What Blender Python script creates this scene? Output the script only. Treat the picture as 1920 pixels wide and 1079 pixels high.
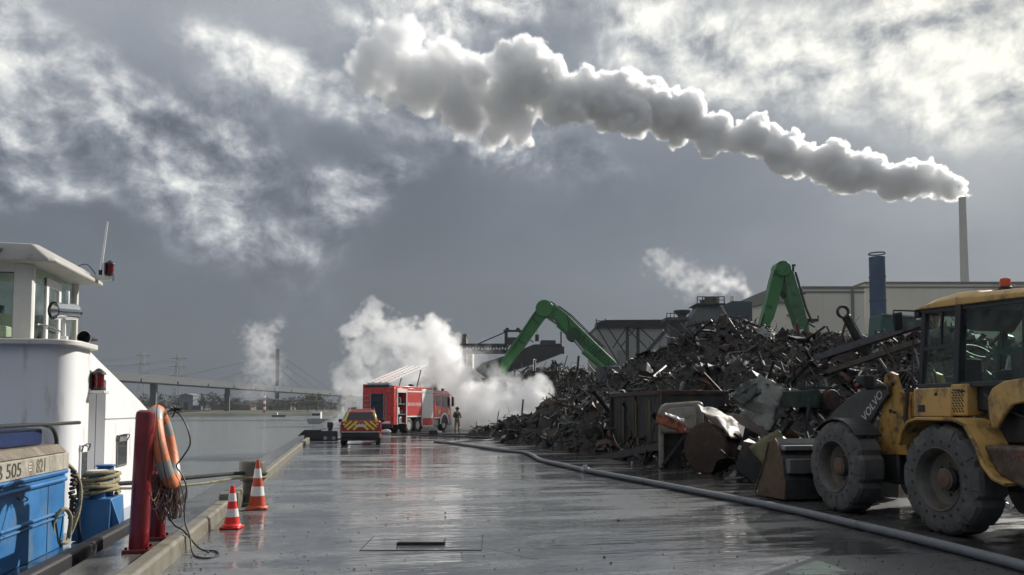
import bpy, bmesh, math, random
import numpy as np
from mathutils import Vector, Matrix, Euler, noise
rad = math.radians
sc = bpy.context.scene
for _o in list(bpy.data.objects): bpy.data.objects.remove(_o)
col = sc.collection
random.seed(7); RNG = np.random.default_rng(11)

# ------------------------------------------------------------------ camera
FPX, YAW, PITCH, EYE = 1466.0, rad(12.0), rad(3.0), 1.69
CY = 767.5-FPX*math.tan(PITCH)      # the lens axis meets the photograph below its middle (the picture is the upper part of a larger frame)
cd = bpy.data.cameras.new('camera'); cam = bpy.data.objects.new('camera', cd); col.objects.link(cam)
cd.sensor_width = 36; cd.lens = FPX/1920*36; cd.clip_start = .1; cd.clip_end = 6000
cd.shift_y = (CY-539.5)/1920
cam.location = (0, 0, EYE); cam.rotation_euler = (rad(90)+PITCH, 0, -YAW)
sc.camera = cam

# ------------------------------------------------------------------ render settings, exposure
sc.render.engine = 'CYCLES'
sc.view_settings.view_transform = 'Standard'; sc.view_settings.look = 'None'
sc.view_settings.gamma = 1; sc.view_settings.exposure = 0.25; sc.view_settings.use_curve_mapping = False
cy = sc.cycles
cy.use_denoising = True
try: cy.denoiser = 'OPENIMAGEDENOISE'
except Exception: pass
cy.max_bounces = 26; cy.diffuse_bounces = 3; cy.glossy_bounces = 4; cy.transmission_bounces = 6
cy.volume_bounces = 24; cy.transparent_max_bounces = 12
cy.sample_clamp_indirect = 10; cy.caustics_reflective = False; cy.caustics_refractive = False
cy.use_adaptive_sampling = True; cy.adaptive_threshold = 0.02; cy.adaptive_min_samples = 8
cy.volume_step_rate = 2.0; cy.volume_max_steps = 256

# ------------------------------------------------------------------ sun
SUN_AZ, SUN_EL = 58.0, 30.0       # azimuth clockwise from +Y (the quay direction)
sl = bpy.data.lights.new('sun', 'SUN'); sl.energy = 5.0; sl.angle = rad(0.6); sl.color = (1.0, .955, .88)
so = bpy.data.objects.new('sun', sl); col.objects.link(so); so.location = (60, 40, 60)
SD = Vector((math.sin(rad(SUN_AZ))*math.cos(rad(SUN_EL)), math.cos(rad(SUN_AZ))*math.cos(rad(SUN_EL)), math.sin(rad(SUN_EL))))
so.rotation_euler = SD.to_track_quat('Z', 'Y').to_euler()

# ------------------------------------------------------------------ pixel helpers (photograph pixels to points of the place)
_F = Vector((math.sin(YAW), math.cos(YAW), 0)); _R = Vector((math.cos(YAW), -math.sin(YAW), 0))
def ray(px, py):
    u = (px-960)/FPX; v = (CY-py)/FPX
    fw = math.cos(PITCH)-v*math.sin(PITCH); z = math.sin(PITCH)+v*math.cos(PITCH)
    return _R*u + _F*fw + Vector((0, 0, z)), fw
def at(px, py, D):
    d, fw = ray(px, py); return Vector((0, 0, EYE)) + d*(D/fw)
def atX(px, py, X):
    d, fw = ray(px, py); return Vector((0, 0, EYE)) + d*(X/d.x)
def gnd(px, py, z=0.0):
    d, fw = ray(px, py); return Vector((0, 0, EYE)) + d*((z-EYE)/d.z)
def azel(px, py):
    d, _ = ray(px, py); return math.atan2(d.x, d.y), math.atan2(d.z, math.hypot(d.x, d.y))

# ------------------------------------------------------------------ node helpers
class NT:
    def __init__(s, tree): s.t = tree; s.n = tree.nodes; s.l = tree.links
    def node(s, typ, **kw):
        n = s.n.new(typ)
        for k, v in kw.items(): setattr(n, k, v)
        return n
    def put(s, sock, v):
        if v is None: return
        if hasattr(v, 'is_output'): s.l.new(v, sock)
        else: sock.default_value = v
    def m(s, op, a, b=None, c=None, clamp=False):
        n = s.n.new('ShaderNodeMath'); n.operation = op; n.use_clamp = clamp
        s.put(n.inputs[0], a); s.put(n.inputs[1], b); s.put(n.inputs[2], c)
        return n.outputs[0]
    def v(s, op, a, b=None, scale=None):
        n = s.n.new('ShaderNodeVectorMath'); n.operation = op
        s.put(n.inputs[0], a); s.put(n.inputs[1], b)
        if scale is not None: s.put(n.inputs['Scale'], scale)
        return n.outputs['Value'] if op in ('LENGTH', 'DOT_PRODUCT', 'DISTANCE') else n.outputs['Vector']
    def noise(s, vec, scale, detail=4, rough=.5, dist=0, lac=2.0, color=False, dim='3D'):
        n = s.n.new('ShaderNodeTexNoise'); n.noise_dimensions = dim
        s.put(n.inputs['Vector'], vec); s.put(n.inputs['Scale'], scale); s.put(n.inputs['Detail'], detail)
        s.put(n.inputs['Roughness'], rough); s.put(n.inputs['Distortion'], dist); s.put(n.inputs['Lacunarity'], lac)
        return n.outputs['Color' if color else 0]
    def ramp(s, fac, stops, interp='LINEAR'):
        n = s.n.new('ShaderNodeValToRGB'); r = n.color_ramp; r.interpolation = interp
        while len(r.elements) < len(stops): r.elements.new(.5)
        for e, (p, c) in zip(r.elements, stops):
            e.position = p; e.color = (c, c, c, 1) if isinstance(c, (int, float)) else (*c[:3], 1)
        s.put(n.inputs[0], fac); return n.outputs[0]
    def mix(s, fac, a, b, blend='MIX'):
        n = s.n.new('ShaderNodeMix'); n.data_type = 'RGBA'; n.blend_type = blend
        s.put(n.inputs[0], fac)
        s.put(n.inputs[6], (*a, 1) if isinstance(a, tuple) and len(a) == 3 else a)
        s.put(n.inputs[7], (*b, 1) if isinstance(b, tuple) and len(b) == 3 else b)
        return n.outputs[2]
    def lerp(s, fac, a, b):
        n = s.n.new('ShaderNodeMix'); n.data_type = 'FLOAT'
        s.put(n.inputs[0], fac); s.put(n.inputs[2], a); s.put(n.inputs[3], b); return n.outputs[0]
    def smooth(s, x, a, b):
        n = s.n.new('ShaderNodeMapRange'); n.interpolation_type = 'SMOOTHSTEP'
        s.put(n.inputs[0], x); s.put(n.inputs[1], a); s.put(n.inputs[2], b); return n.outputs[0]
    def xyz(s, x, y, z):
        n = s.n.new('ShaderNodeCombineXYZ'); s.put(n.inputs[0], x); s.put(n.inputs[1], y); s.put(n.inputs[2], z); return n.outputs[0]
    def sep(s, v):
        n = s.n.new('ShaderNodeSeparateXYZ'); s.put(n.inputs[0], v); return n.outputs
# ------------------------------------------------------------------ sky: broken cloud over a clear-sky base, laid out by compass bearing and height
def make_world():
    w = bpy.data.worlds.new('World'); sc.world = w; w.use_nodes = True
    T = NT(w.node_tree); T.n.clear()
    out = T.node('ShaderNodeOutputWorld'); bg = T.node('ShaderNodeBackground'); bg.inputs[1].default_value = 0.1
    T.l.new(bg.outputs[0], out.inputs[0])
    sky = T.node('ShaderNodeTexSky', sky_type='NISHITA'); sky.sun_disc = False
    sky.sun_elevation = rad(SUN_EL); sky.sun_rotation = rad(SUN_AZ)
    d = T.node('ShaderNodeTexCoord').outputs['Generated']
    s = T.sep(d)
    az = T.m('ARCTAN2', s[0], s[1]); el = T.m('ARCSINE', s[2])
    # bearing/height plane, in degrees/10, stretched a little sideways
    k = 18/math.pi
    p0 = T.xyz(T.m('MULTIPLY', az, k), T.m('MULTIPLY', el, k*1.25), 0.0)
    def wander(p, scale, det, amp):
        a_ = T.m('SUBTRACT', T.noise(p, scale, det, .55, dim='2D'), .5); b_ = T.m('SUBTRACT', T.noise(T.v('ADD', p, (17.3, 5.1, 0)), scale, det, .55, dim='2D'), .5)
        return T.v('ADD', p, T.v('SCALE', T.xyz(a_, b_, 0.0), scale=amp))
    p1 = wander(p0, 1.1, 2, .26)
    def blob(px, py, rx, ry, amp, ang=0):
        a, e = azel(px, py); c = Vector((a*k, e*k*1.25, 0))
        kk = k/FPX                       # pixels to plane units near the middle of the sky
        ca, sa = math.cos(rad(ang)), math.sin(rad(ang))
        q = T.v('SUBTRACT', p1, tuple(c))
        u = T.v('DOT_PRODUCT', q, (ca/(rx*kk), sa/(rx*kk*1.25), 0)); v = T.v('DOT_PRODUCT', q, (-sa/(ry*kk), ca/(ry*kk*1.25), 0))
        r2 = T.m('ADD', T.m('MULTIPLY', u, u), T.m('MULTIPLY', v, v))
        return T.m('MULTIPLY', T.m('EXPONENT', T.m('MULTIPLY', r2, -1.0)), amp)
    def total(lst):
        f = None
        for q in lst:
            x = blob(*q); f = x if f is None else T.m('ADD', f, x)
        return f
    sund = T.v('DOT_PRODUCT', d, tuple(SD)); glow = T.m('POWER', T.m('MAXIMUM', sund, 0.0), 9.0)
    # the deck: an even grey with slow swells, darkest low down and away from the sun
    slow = T.noise(p0, .55, 4, .5, dim='2D')
    base = T.m('ADD', T.m('ADD', T.m('ADD', .055, T.m('MULTIPLY', T.smooth(el, rad(3), rad(38)), .54)), T.m('MULTIPLY', T.m('SUBTRACT', slow, .5), .22)), total(SKY_DECK))
    # broken cumulus in front of it: bright tops, ragged, fading downwards
    def fbm(p): return T.noise(p, 1.25, 9, .58, dim='2D')
    n1 = fbm(p1); n2 = fbm(T.v('ADD', p1, (.05, .12, 0)))
    strew = T.m('MULTIPLY', T.smooth(T.noise(T.v('ADD', p0, (3.7, 1.9, 0)), .42, 2, .5, dim='2D'), .50, .72), T.m('MULTIPLY', T.smooth(el, rad(30), rad(42)), .8))   # and on over the rest of the sky
    field = T.m('ADD', total(SKY_CLOUDS), strew)
    dens = T.m('ADD', field, T.m('MULTIPLY', T.m('SUBTRACT', n1, .5), 1.5))
    cover = T.m('MULTIPLY', T.smooth(dens, -.25, 1.05), T.smooth(field, .0, .40))
    relief = T.m('SUBTRACT', n1, n2)
    lit = T.m('ADD', .27, T.m('MULTIPLY', relief, 2.3))
    b = T.m('ADD', T.m('ADD', base, T.m('MULTIPLY', T.m('SUBTRACT', n1, .5), .10)), T.m('MULTIPLY', cover, lit))
    b = T.m('ADD', b, T.m('MULTIPLY', glow, .14))
    cc = T.ramp(b, [(0, (.048, .060, .080)), (.20, (.084, .101, .130)), (.38, (.160, .181, .218)), (.56, (.30, .322, .358)), (.76, (.55, .565, .57)), (1, (.86, .86, .82))])
    away = T.lerp(T.smooth(sund, -.7, .5), 1.5, 1.0); cc = T.v('SCALE', cc, scale=away)
    warm = T.mix(T.m('MULTIPLY', glow, .5, clamp=True), (1, 1, 1), (1.12, 1.08, .92))
    cc = T.mix(1.0, cc, warm, 'MULTIPLY')
    thin = T.m('MULTIPLY', T.m('SUBTRACT', 1.0, cover), .02)
    c10 = T.v('SCALE', cc, scale=10.0)
    fin = T.mix(thin, c10, sky.outputs[0])
    T.l.new(fin, bg.inputs[0])
    w.cycles.sampling_method = 'MANUAL'; w.cycles.sample_map_resolution = 512
# (px, py, rx, ry, strength, tilt): cloud banks and slate gaps by where they stand in the sky
SKY_CLOUDS = [
 (1560, 110, 340, 80, .95, -4), (1840, 200, 130, 60, .7, -20), (1900, 40, 200, 100, .8, 0), (1260, 55, 110, 40, .8, -10),
 (850, 20, 190, 60, 1.0, 8), (560, 150, 210, 40, .75, -16), (225, 205, 90, 45, .8, -40), (0, 150, 60, 190, .9, 0), (60, 330, 110, 50, .45, 0),
 (400, 300, 90, 110, .7, -30), (400, 430, 200, 52, .8, -35), (660, 385, 110, 40, .75, 30), (560, 470, 130, 30, .5, 0), (950, 275, 150, 46, .8, -10), (430, 370, 180, 90, .35, 0), (130, 260, 120, 60, .35, 0), (700, 330, 120, 40, .35, 20), (330, 240, 120, 50, .3, -30), (1100, 330, 130, 40, .2, 0)]
SKY_DECK = [
 (350, 80, 620, 170, .10, 0), (1060, 40, 130, 80, -.10, 0), (90, 510, 460, 100, -.05, 0), (640, 290, 130, 70, -.08, 0), (230, 300, 90, 90, -.04, 0),
 (1250, 400, 420, 120, -.03, 0), (1640, 420, 460, 180, .16, 0), (1900, 330, 200, 160, .12, 0), (1500, 100, 560, 190, .06, 0)]
make_world()
# ------------------------------------------------------------------ mesh kit
class MB:
    """collects shapes; build() links them as one mesh object"""
    def __init__(s): s.v = []; s.f = []; s.c = []
    def add(s, vs, fs, M=None, color=None):
        o = len(s.v)
        s.v += [tuple(M @ Vector(q)) for q in vs] if M is not None else [tuple(q) for q in vs]
        s.f += [tuple(o+i for i in q) for q in fs]
        if color is not None: s.c += [color]*len(vs)
        return s
    def box(s, c, d, rot=None, M=None, taper=None, color=None):
        x, y, z = d[0]/2, d[1]/2, d[2]/2; tx, ty = taper or (1, 1)
        vs = [(-x, -y, -z), (x, -y, -z), (x, y, -z), (-x, y, -z), (-x*tx, -y*ty, z), (x*tx, -y*ty, z), (x*tx, y*ty, z), (-x*tx, y*ty, z)]
        fs = [(3, 2, 1, 0), (4, 5, 6, 7), (0, 1, 5, 4), (1, 2, 6, 5), (2, 3, 7, 6), (3, 0, 4, 7)]
        T = Matrix.Translation(c)
        if rot is not None: T = T @ Euler(rot).to_matrix().to_4x4()
        if M is not None: T = M @ T
        return s.add(vs, fs, T, color)
    def bb(s, a, b, **k):
        return s.box([(p+q)/2 for p, q in zip(a, b)], [abs(q-p) for p, q in zip(a, b)], **k)
    def bar(s, p, q, w, h=None, up=(0, 0, 1), color=None):
        p, q = Vector(p), Vector(q); d = q-p; L = d.length; h = h or w
        if L < 1e-6: return s
        d.normalize(); u = Vector(up)
        if abs(d.dot(u)) > .98: u = Vector((1, 0, 0))
        x = d.cross(u).normalized(); z = x.cross(d)
        M = Matrix(((x.x, d.x, z.x, (p.x+q.x)/2), (x.y, d.y, z.y, (p.y+q.y)/2), (x.z, d.z, z.z, (p.z+q.z)/2), (0, 0, 0, 1)))
        return s.box((0, 0, 0), (w, L, h), M=M, color=color)
    def tube(s, path, r, n=8, closed=False, caps=True, color=None, squash=1.0):
        P = [Vector(q) for q in path]; m = len(P); rs = r if isinstance(r, (list, tuple)) else [r]*m
        vs = []; prev = None
        for i in range(m):
            if closed: t = P[(i+1) % m]-P[i-1]
            else: t = P[min(i+1, m-1)]-P[max(i-1, 0)]
            t.normalize()
            if prev is None:
                a = Vector((0, 0, 1)) if abs(t.z) < .9 else Vector((1, 0, 0)); u = t.cross(a).normalized()
            else:
                u = (prev-t*prev.dot(t))
                u = u.normalized() if u.length > 1e-6 else t.orthogonal().normalized()
            prev = u; w = t.cross(u)
            for k in range(n):
                an = 2*math.pi*k/n; vs.append(P[i]+u*(math.cos(an)*rs[i])+w*(math.sin(an)*rs[i]*squash))
        fs = []
        for i in range(m if closed else m-1):
            j = (i+1) % m
            for k in range(n): fs.append((i*n+k, i*n+(k+1) % n, j*n+(k+1) % n, j*n+k))
        if caps and not closed: fs += [tuple(range(n-1, -1, -1)), tuple((m-1)*n+k for k in range(n))]
        return s.add(vs, fs, None, color)
    def cyl(s, p, q, r, r2=None, n=16, color=None): return s.tube([p, q], [r, r if r2 is None else r2], n, color=color)
    def lathe(s, prof, n=24, M=None, caps=True, closed=False, color=None):
        """profile (radius, height) turned round z"""
        vs = []; fs = []; m = len(prof)
        for r, z in prof:
            for k in range(n): a = 2*math.pi*k/n; vs.append((r*math.cos(a), r*math.sin(a), z))
        for i in range(m if closed else m-1):
            j = (i+1) % m
            for k in range(n): fs.append((i*n+k, i*n+(k+1) % n, j*n+(k+1) % n, j*n+k))
        if caps and not closed: fs += [tuple(range(n-1, -1, -1)), tuple((m-1)*n+k for k in range(n))]
        return s.add(vs, fs, M, color)
    def prism(s, poly, axis, a, b, M=None, color=None):
        """polygon (2-D) pushed from a to b along axis; x: poly is (y,z); y: (x,z); z: (x,y)"""
        def p3(q, t): return {'x': (t, q[0], q[1]), 'y': (q[0], t, q[1]), 'z': (q[0], q[1], t)}[axis]
        n = len(poly); vs = [p3(q, a) for q in poly]+[p3(q, b) for q in poly]
        fs = [tuple(range(n-1, -1, -1)), tuple(range(n, 2*n))]+[(i, (i+1) % n, n+(i+1) % n, n+i) for i in range(n)]
        return s.add(vs, fs, M, color)
    def quad(s, *q, color=None): return s.add(q, [tuple(range(len(q)))], None, color)
    def loft(s, rings, caps=True, color=None):
        n = len(rings[0]); vs = [p for r in rings for p in r]; fs = []
        for i in range(len(rings)-1):
            for k in range(n): fs.append((i*n+k, i*n+(k+1) % n, (i+1)*n+(k+1) % n, (i+1)*n+k))
        if caps: fs += [tuple(range(n-1, -1, -1)), tuple((len(rings)-1)*n+k for k in range(n))]
        return s.add(vs, fs, None, color)
    def ball(s, c, r, nu=12, nv=8, sc_=(1, 1, 1), M=None, color=None):
        prof = [(max(1e-4, math.sin(math.pi*i/nv)), -math.cos(math.pi*i/nv)) for i in range(nv+1)]
        T = Matrix.Translation(c) @ Matrix.Diagonal((r*sc_[0], r*sc_[1], r*sc_[2], 1))
        return s.lathe(prof, nu, (M @ T) if M is not None else T, color=color)
    def build(s, name, mt=None, parent=None, smooth=35, bevel=0, fix=True, loc=None, rot=None, seg=2, w=False):
        me = bpy.data.meshes.new(name); me.from_pydata(s.v, [], s.f)
        if fix:
            bm = bmesh.new(); bm.from_mesh(me); bmesh.ops.recalc_face_normals(bm, faces=bm.faces); bm.to_mesh(me); bm.free()
        if s.c and len(s.c) == len(s.v):
            a = me.color_attributes.new('tint', 'FLOAT_COLOR', 'POINT')
            a.data.foreach_set('color', np.array([(*q[:3], 1) for q in s.c], np.float32).ravel())
        if mt is not None: me.materials.append(mt)
        if smooth:
            me.polygons.foreach_set('use_smooth', [True]*len(me.polygons)); me.set_sharp_from_angle(angle=rad(smooth))
        o = bpy.data.objects.new(name, me); col.objects.link(o)
        if parent is not None:
            o.parent = parent
            if w:
                r_ = parent if parent.parent is None else parent.parent
                if parent.parent is None: o.matrix_parent_inverse = (Matrix.Translation(r_.location) @ r_.rotation_euler.to_matrix().to_4x4()).inverted()
        if loc is not None: o.location = loc
        if rot is not None: o.rotation_euler = rot
        if bevel:
            b = o.modifiers.new('bevel', 'BEVEL'); b.width = bevel; b.segments = seg; b.limit_method = 'ANGLE'; b.angle_limit = rad(32); b.harden_normals = False
        return o
def tag(o, label=None, cat=None, group=None, kind=None):
    if label: o['label'] = label
    if cat: o['category'] = cat
    if group: o['group'] = group
    if kind: o['kind'] = kind
    return o
def thing(name, label, cat, loc=(0, 0, 0), rz=0, group=None):
    o = bpy.data.objects.new(name, None); col.objects.link(o); o.empty_display_size = .2
    o.location = loc; o.rotation_euler = (0, 0, rz); return tag(o, label, cat, group)
def struct(o): o['kind'] = 'structure'; return o
def copy_tree(o, parent=None):
    c = o.copy(); col.objects.link(c); c.parent = parent
    for ch in list(o.children): copy_tree(ch, c)
    return c
def letters(name, body, size, mt, parent, M, ext=.002, align='CENTER', sx=1.0, shear=0.0):
    cu = bpy.data.curves.new(name, 'FONT'); cu.body = body; cu.size = size; cu.extrude = ext; cu.align_x = align; cu.align_y = 'CENTER'; cu.shear = shear
    cu.materials.append(mt); cu.resolution_u = 3
    tmp = bpy.data.objects.new(name, cu); me = bpy.data.meshes.new_from_object(tmp); bpy.data.objects.remove(tmp)
    if not me.materials: me.materials.append(mt)
    o = bpy.data.objects.new(name, me); col.objects.link(o); o.parent = parent; o.matrix_basis = M @ Matrix.Diagonal((sx, 1, 1, 1)); return o
def frame(loc, xdir, ydir):
    x = Vector(xdir).normalized(); z = x.cross(Vector(ydir)).normalized(); y = z.cross(x)
    return Matrix(((x.x, y.x, z.x, loc[0]), (x.y, y.y, z.y, loc[1]), (x.z, y.z, z.z, loc[2]), (0, 0, 0, 1)))
def sag(p, q, drop, n=12):
    p, q = Vector(p), Vector(q)
    return [p.lerp(q, i/n)+Vector((0, 0, -drop*4*(i/n)*(1-i/n))) for i in range(n+1)]
def spline(pts, n=8, closed=False):
    P = [Vector(p) for p in pts]; m = len(P); out = []
    for i in range(m if closed else m-1):
        p0 = P[i-1] if (closed or i > 0) else P[0]; p1 = P[i]; p2 = P[(i+1) % m]; p3 = P[(i+2) % m] if (closed or i+2 < m) else P[-1]
        for k in range(n):
            t = k/n; out.append(.5*((2*p1)+(p2-p0)*t+(2*p0-5*p1+4*p2-p3)*t*t+(3*p1-p0-3*p2+p3)*t**3))
    if not closed: out.append(P[-1])
    return out

# ------------------------------------------------------------------ materials
MATS = {}
def mat(name, c, rough=.5, metal=0.0, var=.12, scale=4.0, c2=None, amt=.45, sc2=2.2, streak=0.0, bump=0.0, bscale=30.0, tint=False, coat=0.0, spec=.5, emit=None, rvar=.15):
    """painted or raw surface: base tone with patchy variation, an optional second colour of dirt or rust with its own shapes, grain"""
    if name in MATS: return MATS[name]
    m = bpy.data.materials.new(name); m.use_nodes = True; T = NT(m.node_tree); b = T.n['Principled BSDF']
    co = T.node('ShaderNodeTexCoord').outputs['Object']
    if streak:                                   # runs down the surface
        cs = T.v('MULTIPLY', co, (1, 1, 1-streak))
    else: cs = co
    n1 = T.noise(co, scale, 5, .6)
    base = T.node('ShaderNodeAttribute', attribute_name='tint').outputs['Color'] if tint else None
    lo = tuple(x*(1-var) for x in c); hi = tuple(min(1, x*(1+var)) for x in c)
    k = T.ramp(n1, [(.3, lo), (.7, hi)])
    if tint: k = T.mix(1.0, base, T.ramp(n1, [(.3, (1-var,)*3), (.7, (1+var,)*3)]), 'MULTIPLY')
    if c2:
        n2 = T.noise(cs, sc2, 8, .68); f = T.smooth(n2, .62-amt*.3, .80-amt*.3)
        k = T.mix(f, k, c2)
    T.put(b.inputs['Base Color'], k); b.inputs['Metallic'].default_value = metal
    T.put(b.inputs['Roughness'], T.m('ADD', rough-rvar*.5, T.m('MULTIPLY', T.noise(co, scale*2.3, 4, .6), rvar), clamp=True))
    b.inputs['Specular IOR Level'].default_value = spec
    if coat: b.inputs['Coat Weight'].default_value = coat; b.inputs['Coat Roughness'].default_value = .08
    if bump:
        bn = T.node('ShaderNodeBump'); bn.inputs['Strength'].default_value = bump; bn.inputs['Distance'].default_value = .02
        T.put(bn.inputs['Height'], T.noise(co, bscale, 5, .6)); T.put(b.inputs['Normal'], bn.outputs[0])
    if emit: b.inputs['Emission Color'].default_value = (*emit[0], 1); b.inputs['Emission Strength'].default_value = emit[1]
    MATS[name] = m; return m
def glass(name, tint=(.55, .62, .6), rough=.03, dirt=.12):
    """a thin pane: mirror at its own angle, the rest passes through tinted, with a film of dirt"""
    if name in MATS: return MATS[name]
    m = bpy.data.materials.new(name); m.use_nodes = True; T = NT(m.node_tree); T.n.clear()
    out = T.node('ShaderNodeOutputMaterial'); g = T.node('ShaderNodeBsdfGlossy'); t = T.node('ShaderNodeBsdfTransparent'); df = T.node('ShaderNodeBsdfDiffuse')
    g.inputs['Roughness'].default_value = rough; t.inputs[0].default_value = (*tint, 1); df.inputs[0].default_value = (.3, .32, .3, 1)
    fr = T.node('ShaderNodeFresnel'); T.put(fr.inputs[0], T.lerp(T.node('ShaderNodeNewGeometry').outputs['Backfacing'], 1.45, 1/1.45))
    mx = T.node('ShaderNodeMixShader'); T.l.new(fr.outputs[0], mx.inputs[0]); T.l.new(t.outputs[0], mx.inputs[1]); T.l.new(g.outputs[0], mx.inputs[2])
    co = T.node('ShaderNodeTexCoord').outputs['Object']
    m2 = T.node('ShaderNodeMixShader'); T.put(m2.inputs[0], T.m('MULTIPLY', T.smooth(T.noise(co, 3.0, 5, .6), .35, .75), dirt*2))
    T.l.new(mx.outputs[0], m2.inputs[1]); T.l.new(df.outputs[0], m2.inputs[2]); T.l.new(m2.outputs[0], out.inputs[0])
    MATS[name] = m; return m
black = mat('black_rubber', (.018, .018, .02), .55, var=.3, bump=.15, bscale=25)
dark = mat('dark_steel', (.03, .032, .036), .42, .3, var=.35, c2=(.06, .04, .028), amt=.3)
chrome = mat('chrome', (.75, .76, .78), .12, 1.0, var=.05)
steel = mat('galvanised_steel', (.36, .37, .38), .38, .85, var=.2, c2=(.16, .11, .07), amt=.15)
white = mat('white_paint', (.78, .78, .77), .38, var=.05, c2=(.40, .37, .32), amt=.14, sc2=1.6, streak=.7)
# ------------------------------------------------------------------ the setting: quay, kerb, water, far bank
WATER_Z = -1.7
def concrete_mat():
    m = bpy.data.materials.new('wet_concrete'); m.use_nodes = True; T = NT(m.node_tree); b = T.n['Principled BSDF']
    g = T.node('ShaderNodeNewGeometry').outputs['Position']
    flat = T.v('MULTIPLY', g, (1, 1, 0))
    wide = T.v('MULTIPLY', g, (.30, 1.15, 0))                 # worn in bands across the quay, as it was floated
    big = T.noise(flat, .16, 4, .55); band = T.noise(wide, .9, 6, .62); fine = T.noise(flat, 9, 5, .65); mid = T.noise(flat, 1.3, 5, .6)
    low = T.noise(T.v('MULTIPLY', g, (.16, .55, 0)), .55, 5, .6)
    wet = T.m('ADD', T.m('MULTIPLY', band, .45), T.m('MULTIPLY', low, .55))
    film = T.smooth(wet, .435, .525)                          # 1 = standing film of water
    s = T.sep(g)
    mud = T.m('MULTIPLY', T.smooth(T.m('ADD', s[0], T.m('MULTIPLY', mid, 5.0)), 5.0, 11.0), .75)      # scrap dirt trodden out from the heap
    k = T.ramp(T.m('ADD', T.m('MULTIPLY', mid, .6), T.m('MULTIPLY', fine, .4)), [(.3, (.075, .080, .086)), (.5, (.14, .146, .152)), (.7, (.21, .216, .22))])
    k = T.mix(mud, k, T.ramp(fine, [(.3, (.022, .019, .016)), (.7, (.055, .045, .036))]))
    stain = T.smooth(T.noise(flat, .55, 7, .65), .60, .74)
    k = T.mix(T.m('MULTIPLY', stain, .5), k, (.030, .034, .026))
    T.put(b.inputs['Base Color'], T.mix(film, k, T.mix(.35, k, (.02, .02, .02))))
    T.put(b.inputs['Roughness'], T.lerp(film, T.m('ADD', .24, T.m('MULTIPLY', fine, .22)), .035))
    b.inputs['IOR'].default_value = 1.5
    # low ridges across the quay and grit; the film of water drowns the grit
    h = T.m('ADD', T.m('MULTIPLY', T.noise(T.v('MULTIPLY', g, (.16, .9, 0)), 1.0, 5, .62), 1.5), T.m('MULTIPLY', fine, T.lerp(film, .14, .012)))
    bn = T.node('ShaderNodeBump'); bn.inputs['Strength'].default_value = .6; bn.inputs['Distance'].default_value = .035
    T.put(bn.inputs['Height'], h); T.put(b.inputs['Normal'], bn.outputs[0]); return m
def water_mat():
    m = bpy.data.materials.new('harbour_water'); m.use_nodes = True; T = NT(m.node_tree); b = T.n['Principled BSDF']
    g = T.node('ShaderNodeNewGeometry').outputs['Position']
    b.inputs['Base Color'].default_value = (.20, .215, .215, 1); b.inputs['Roughness'].default_value = .12; b.inputs['IOR'].default_value = 1.33
    h = T.m('ADD', T.noise(T.v('MULTIPLY', g, (.8, 1.6, 0)), 1.1, 6, .62), T.m('MULTIPLY', T.noise(T.v('MULTIPLY', g, (.10, .22, 0)), 1.0, 3, .5), 1.2))
    bn = T.node('ShaderNodeBump'); bn.inputs['Strength'].default_value = .8; bn.inputs['Distance'].default_value = .30
    T.put(bn.inputs['Height'], h); T.put(b.inputs['Normal'], bn.outputs[0]); return m
WETC = concrete_mat()
QX = -2.82                                                   # the quay's edge
q = MB(); q.quad((-2.06, -40, 0), (700, -40, 0), (700, 900, 0), (-2.06, 900, 0)); ground = struct(q.build('ground', WETC, smooth=0, fix=False))
wetd = mat('wet_ledge_concrete', (.11, .108, .10), .16, var=.3, scale=2.5, c2=(.03, .03, .028), amt=.5, sc2=1.5, bump=.25, bscale=14, rvar=.2)
q = MB()
for i in range(18): q.bb((QX, -12+i*4.0, -.35), (-2.065, -12+i*4.0+3.985, .02))
struct(q.build('quay_ledge', wetd, smooth=0, bevel=.01))
q = MB(); q.bb((QX+.02, -40, -6), (-2.1, 900, -.36)); struct(q.build('quay_wall', mat('old_wall_concrete', (.13, .125, .11), .7, var=.3, c2=(.04, .045, .03), amt=.6), smooth=0))
q = MB(); q.bb((QX+.01, 60.1, -.4), (-2.06, 900, .015)); struct(q.build('quay_edge', wetd, smooth=0))
q = MB(); q.quad((-1000, -400, WATER_Z), (QX+.3, -400, WATER_Z), (QX+.3, 1250, WATER_Z), (-1000, 1250, WATER_Z)); struct(q.build('water', water_mat(), smooth=0, fix=False))
# kerb of cast beams along the edge
kerbm = mat('kerb_concrete', (.185, .17, .135), .42, var=.25, scale=2.0, c2=(.10, .085, .055), amt=.45, sc2=1.1, bump=.4, bscale=18)
kerb = bpy.data.objects.new('kerb', None); col.objects.link(kerb); struct(kerb); kerb.location = (-1.84, 0, 0)
kp = [(-.20, -.02), (.01, -.02), (.0, .17), (-.03, .20), (-.17, .20), (-.20, .17)]
ys = [-8.0, -4.9, -1.9, 1.1, 4.1, 7.2, 10.1, 12.2]
kb = MB(); kb.prism(kp, 'y', 0, 2.985); k0 = kb.build('kerb_beam', kerbm, kerb, bevel=.012)
kme = k0.data; first = True
for i in range(17):
    y = -8+i*3.0
    o = k0 if first else bpy.data.objects.new('kerb_beam', kme)
    if not first:
        col.objects.link(o); o.parent = kerb; b_ = o.modifiers.new('bevel', 'BEVEL'); b_.width = .012; b_.segments = 2
    first = False
    o.location = (random.uniform(-.008, .008), y, random.uniform(-.008, .006)); o.rotation_euler = (0, 0, random.uniform(-.002, .002))
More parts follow.
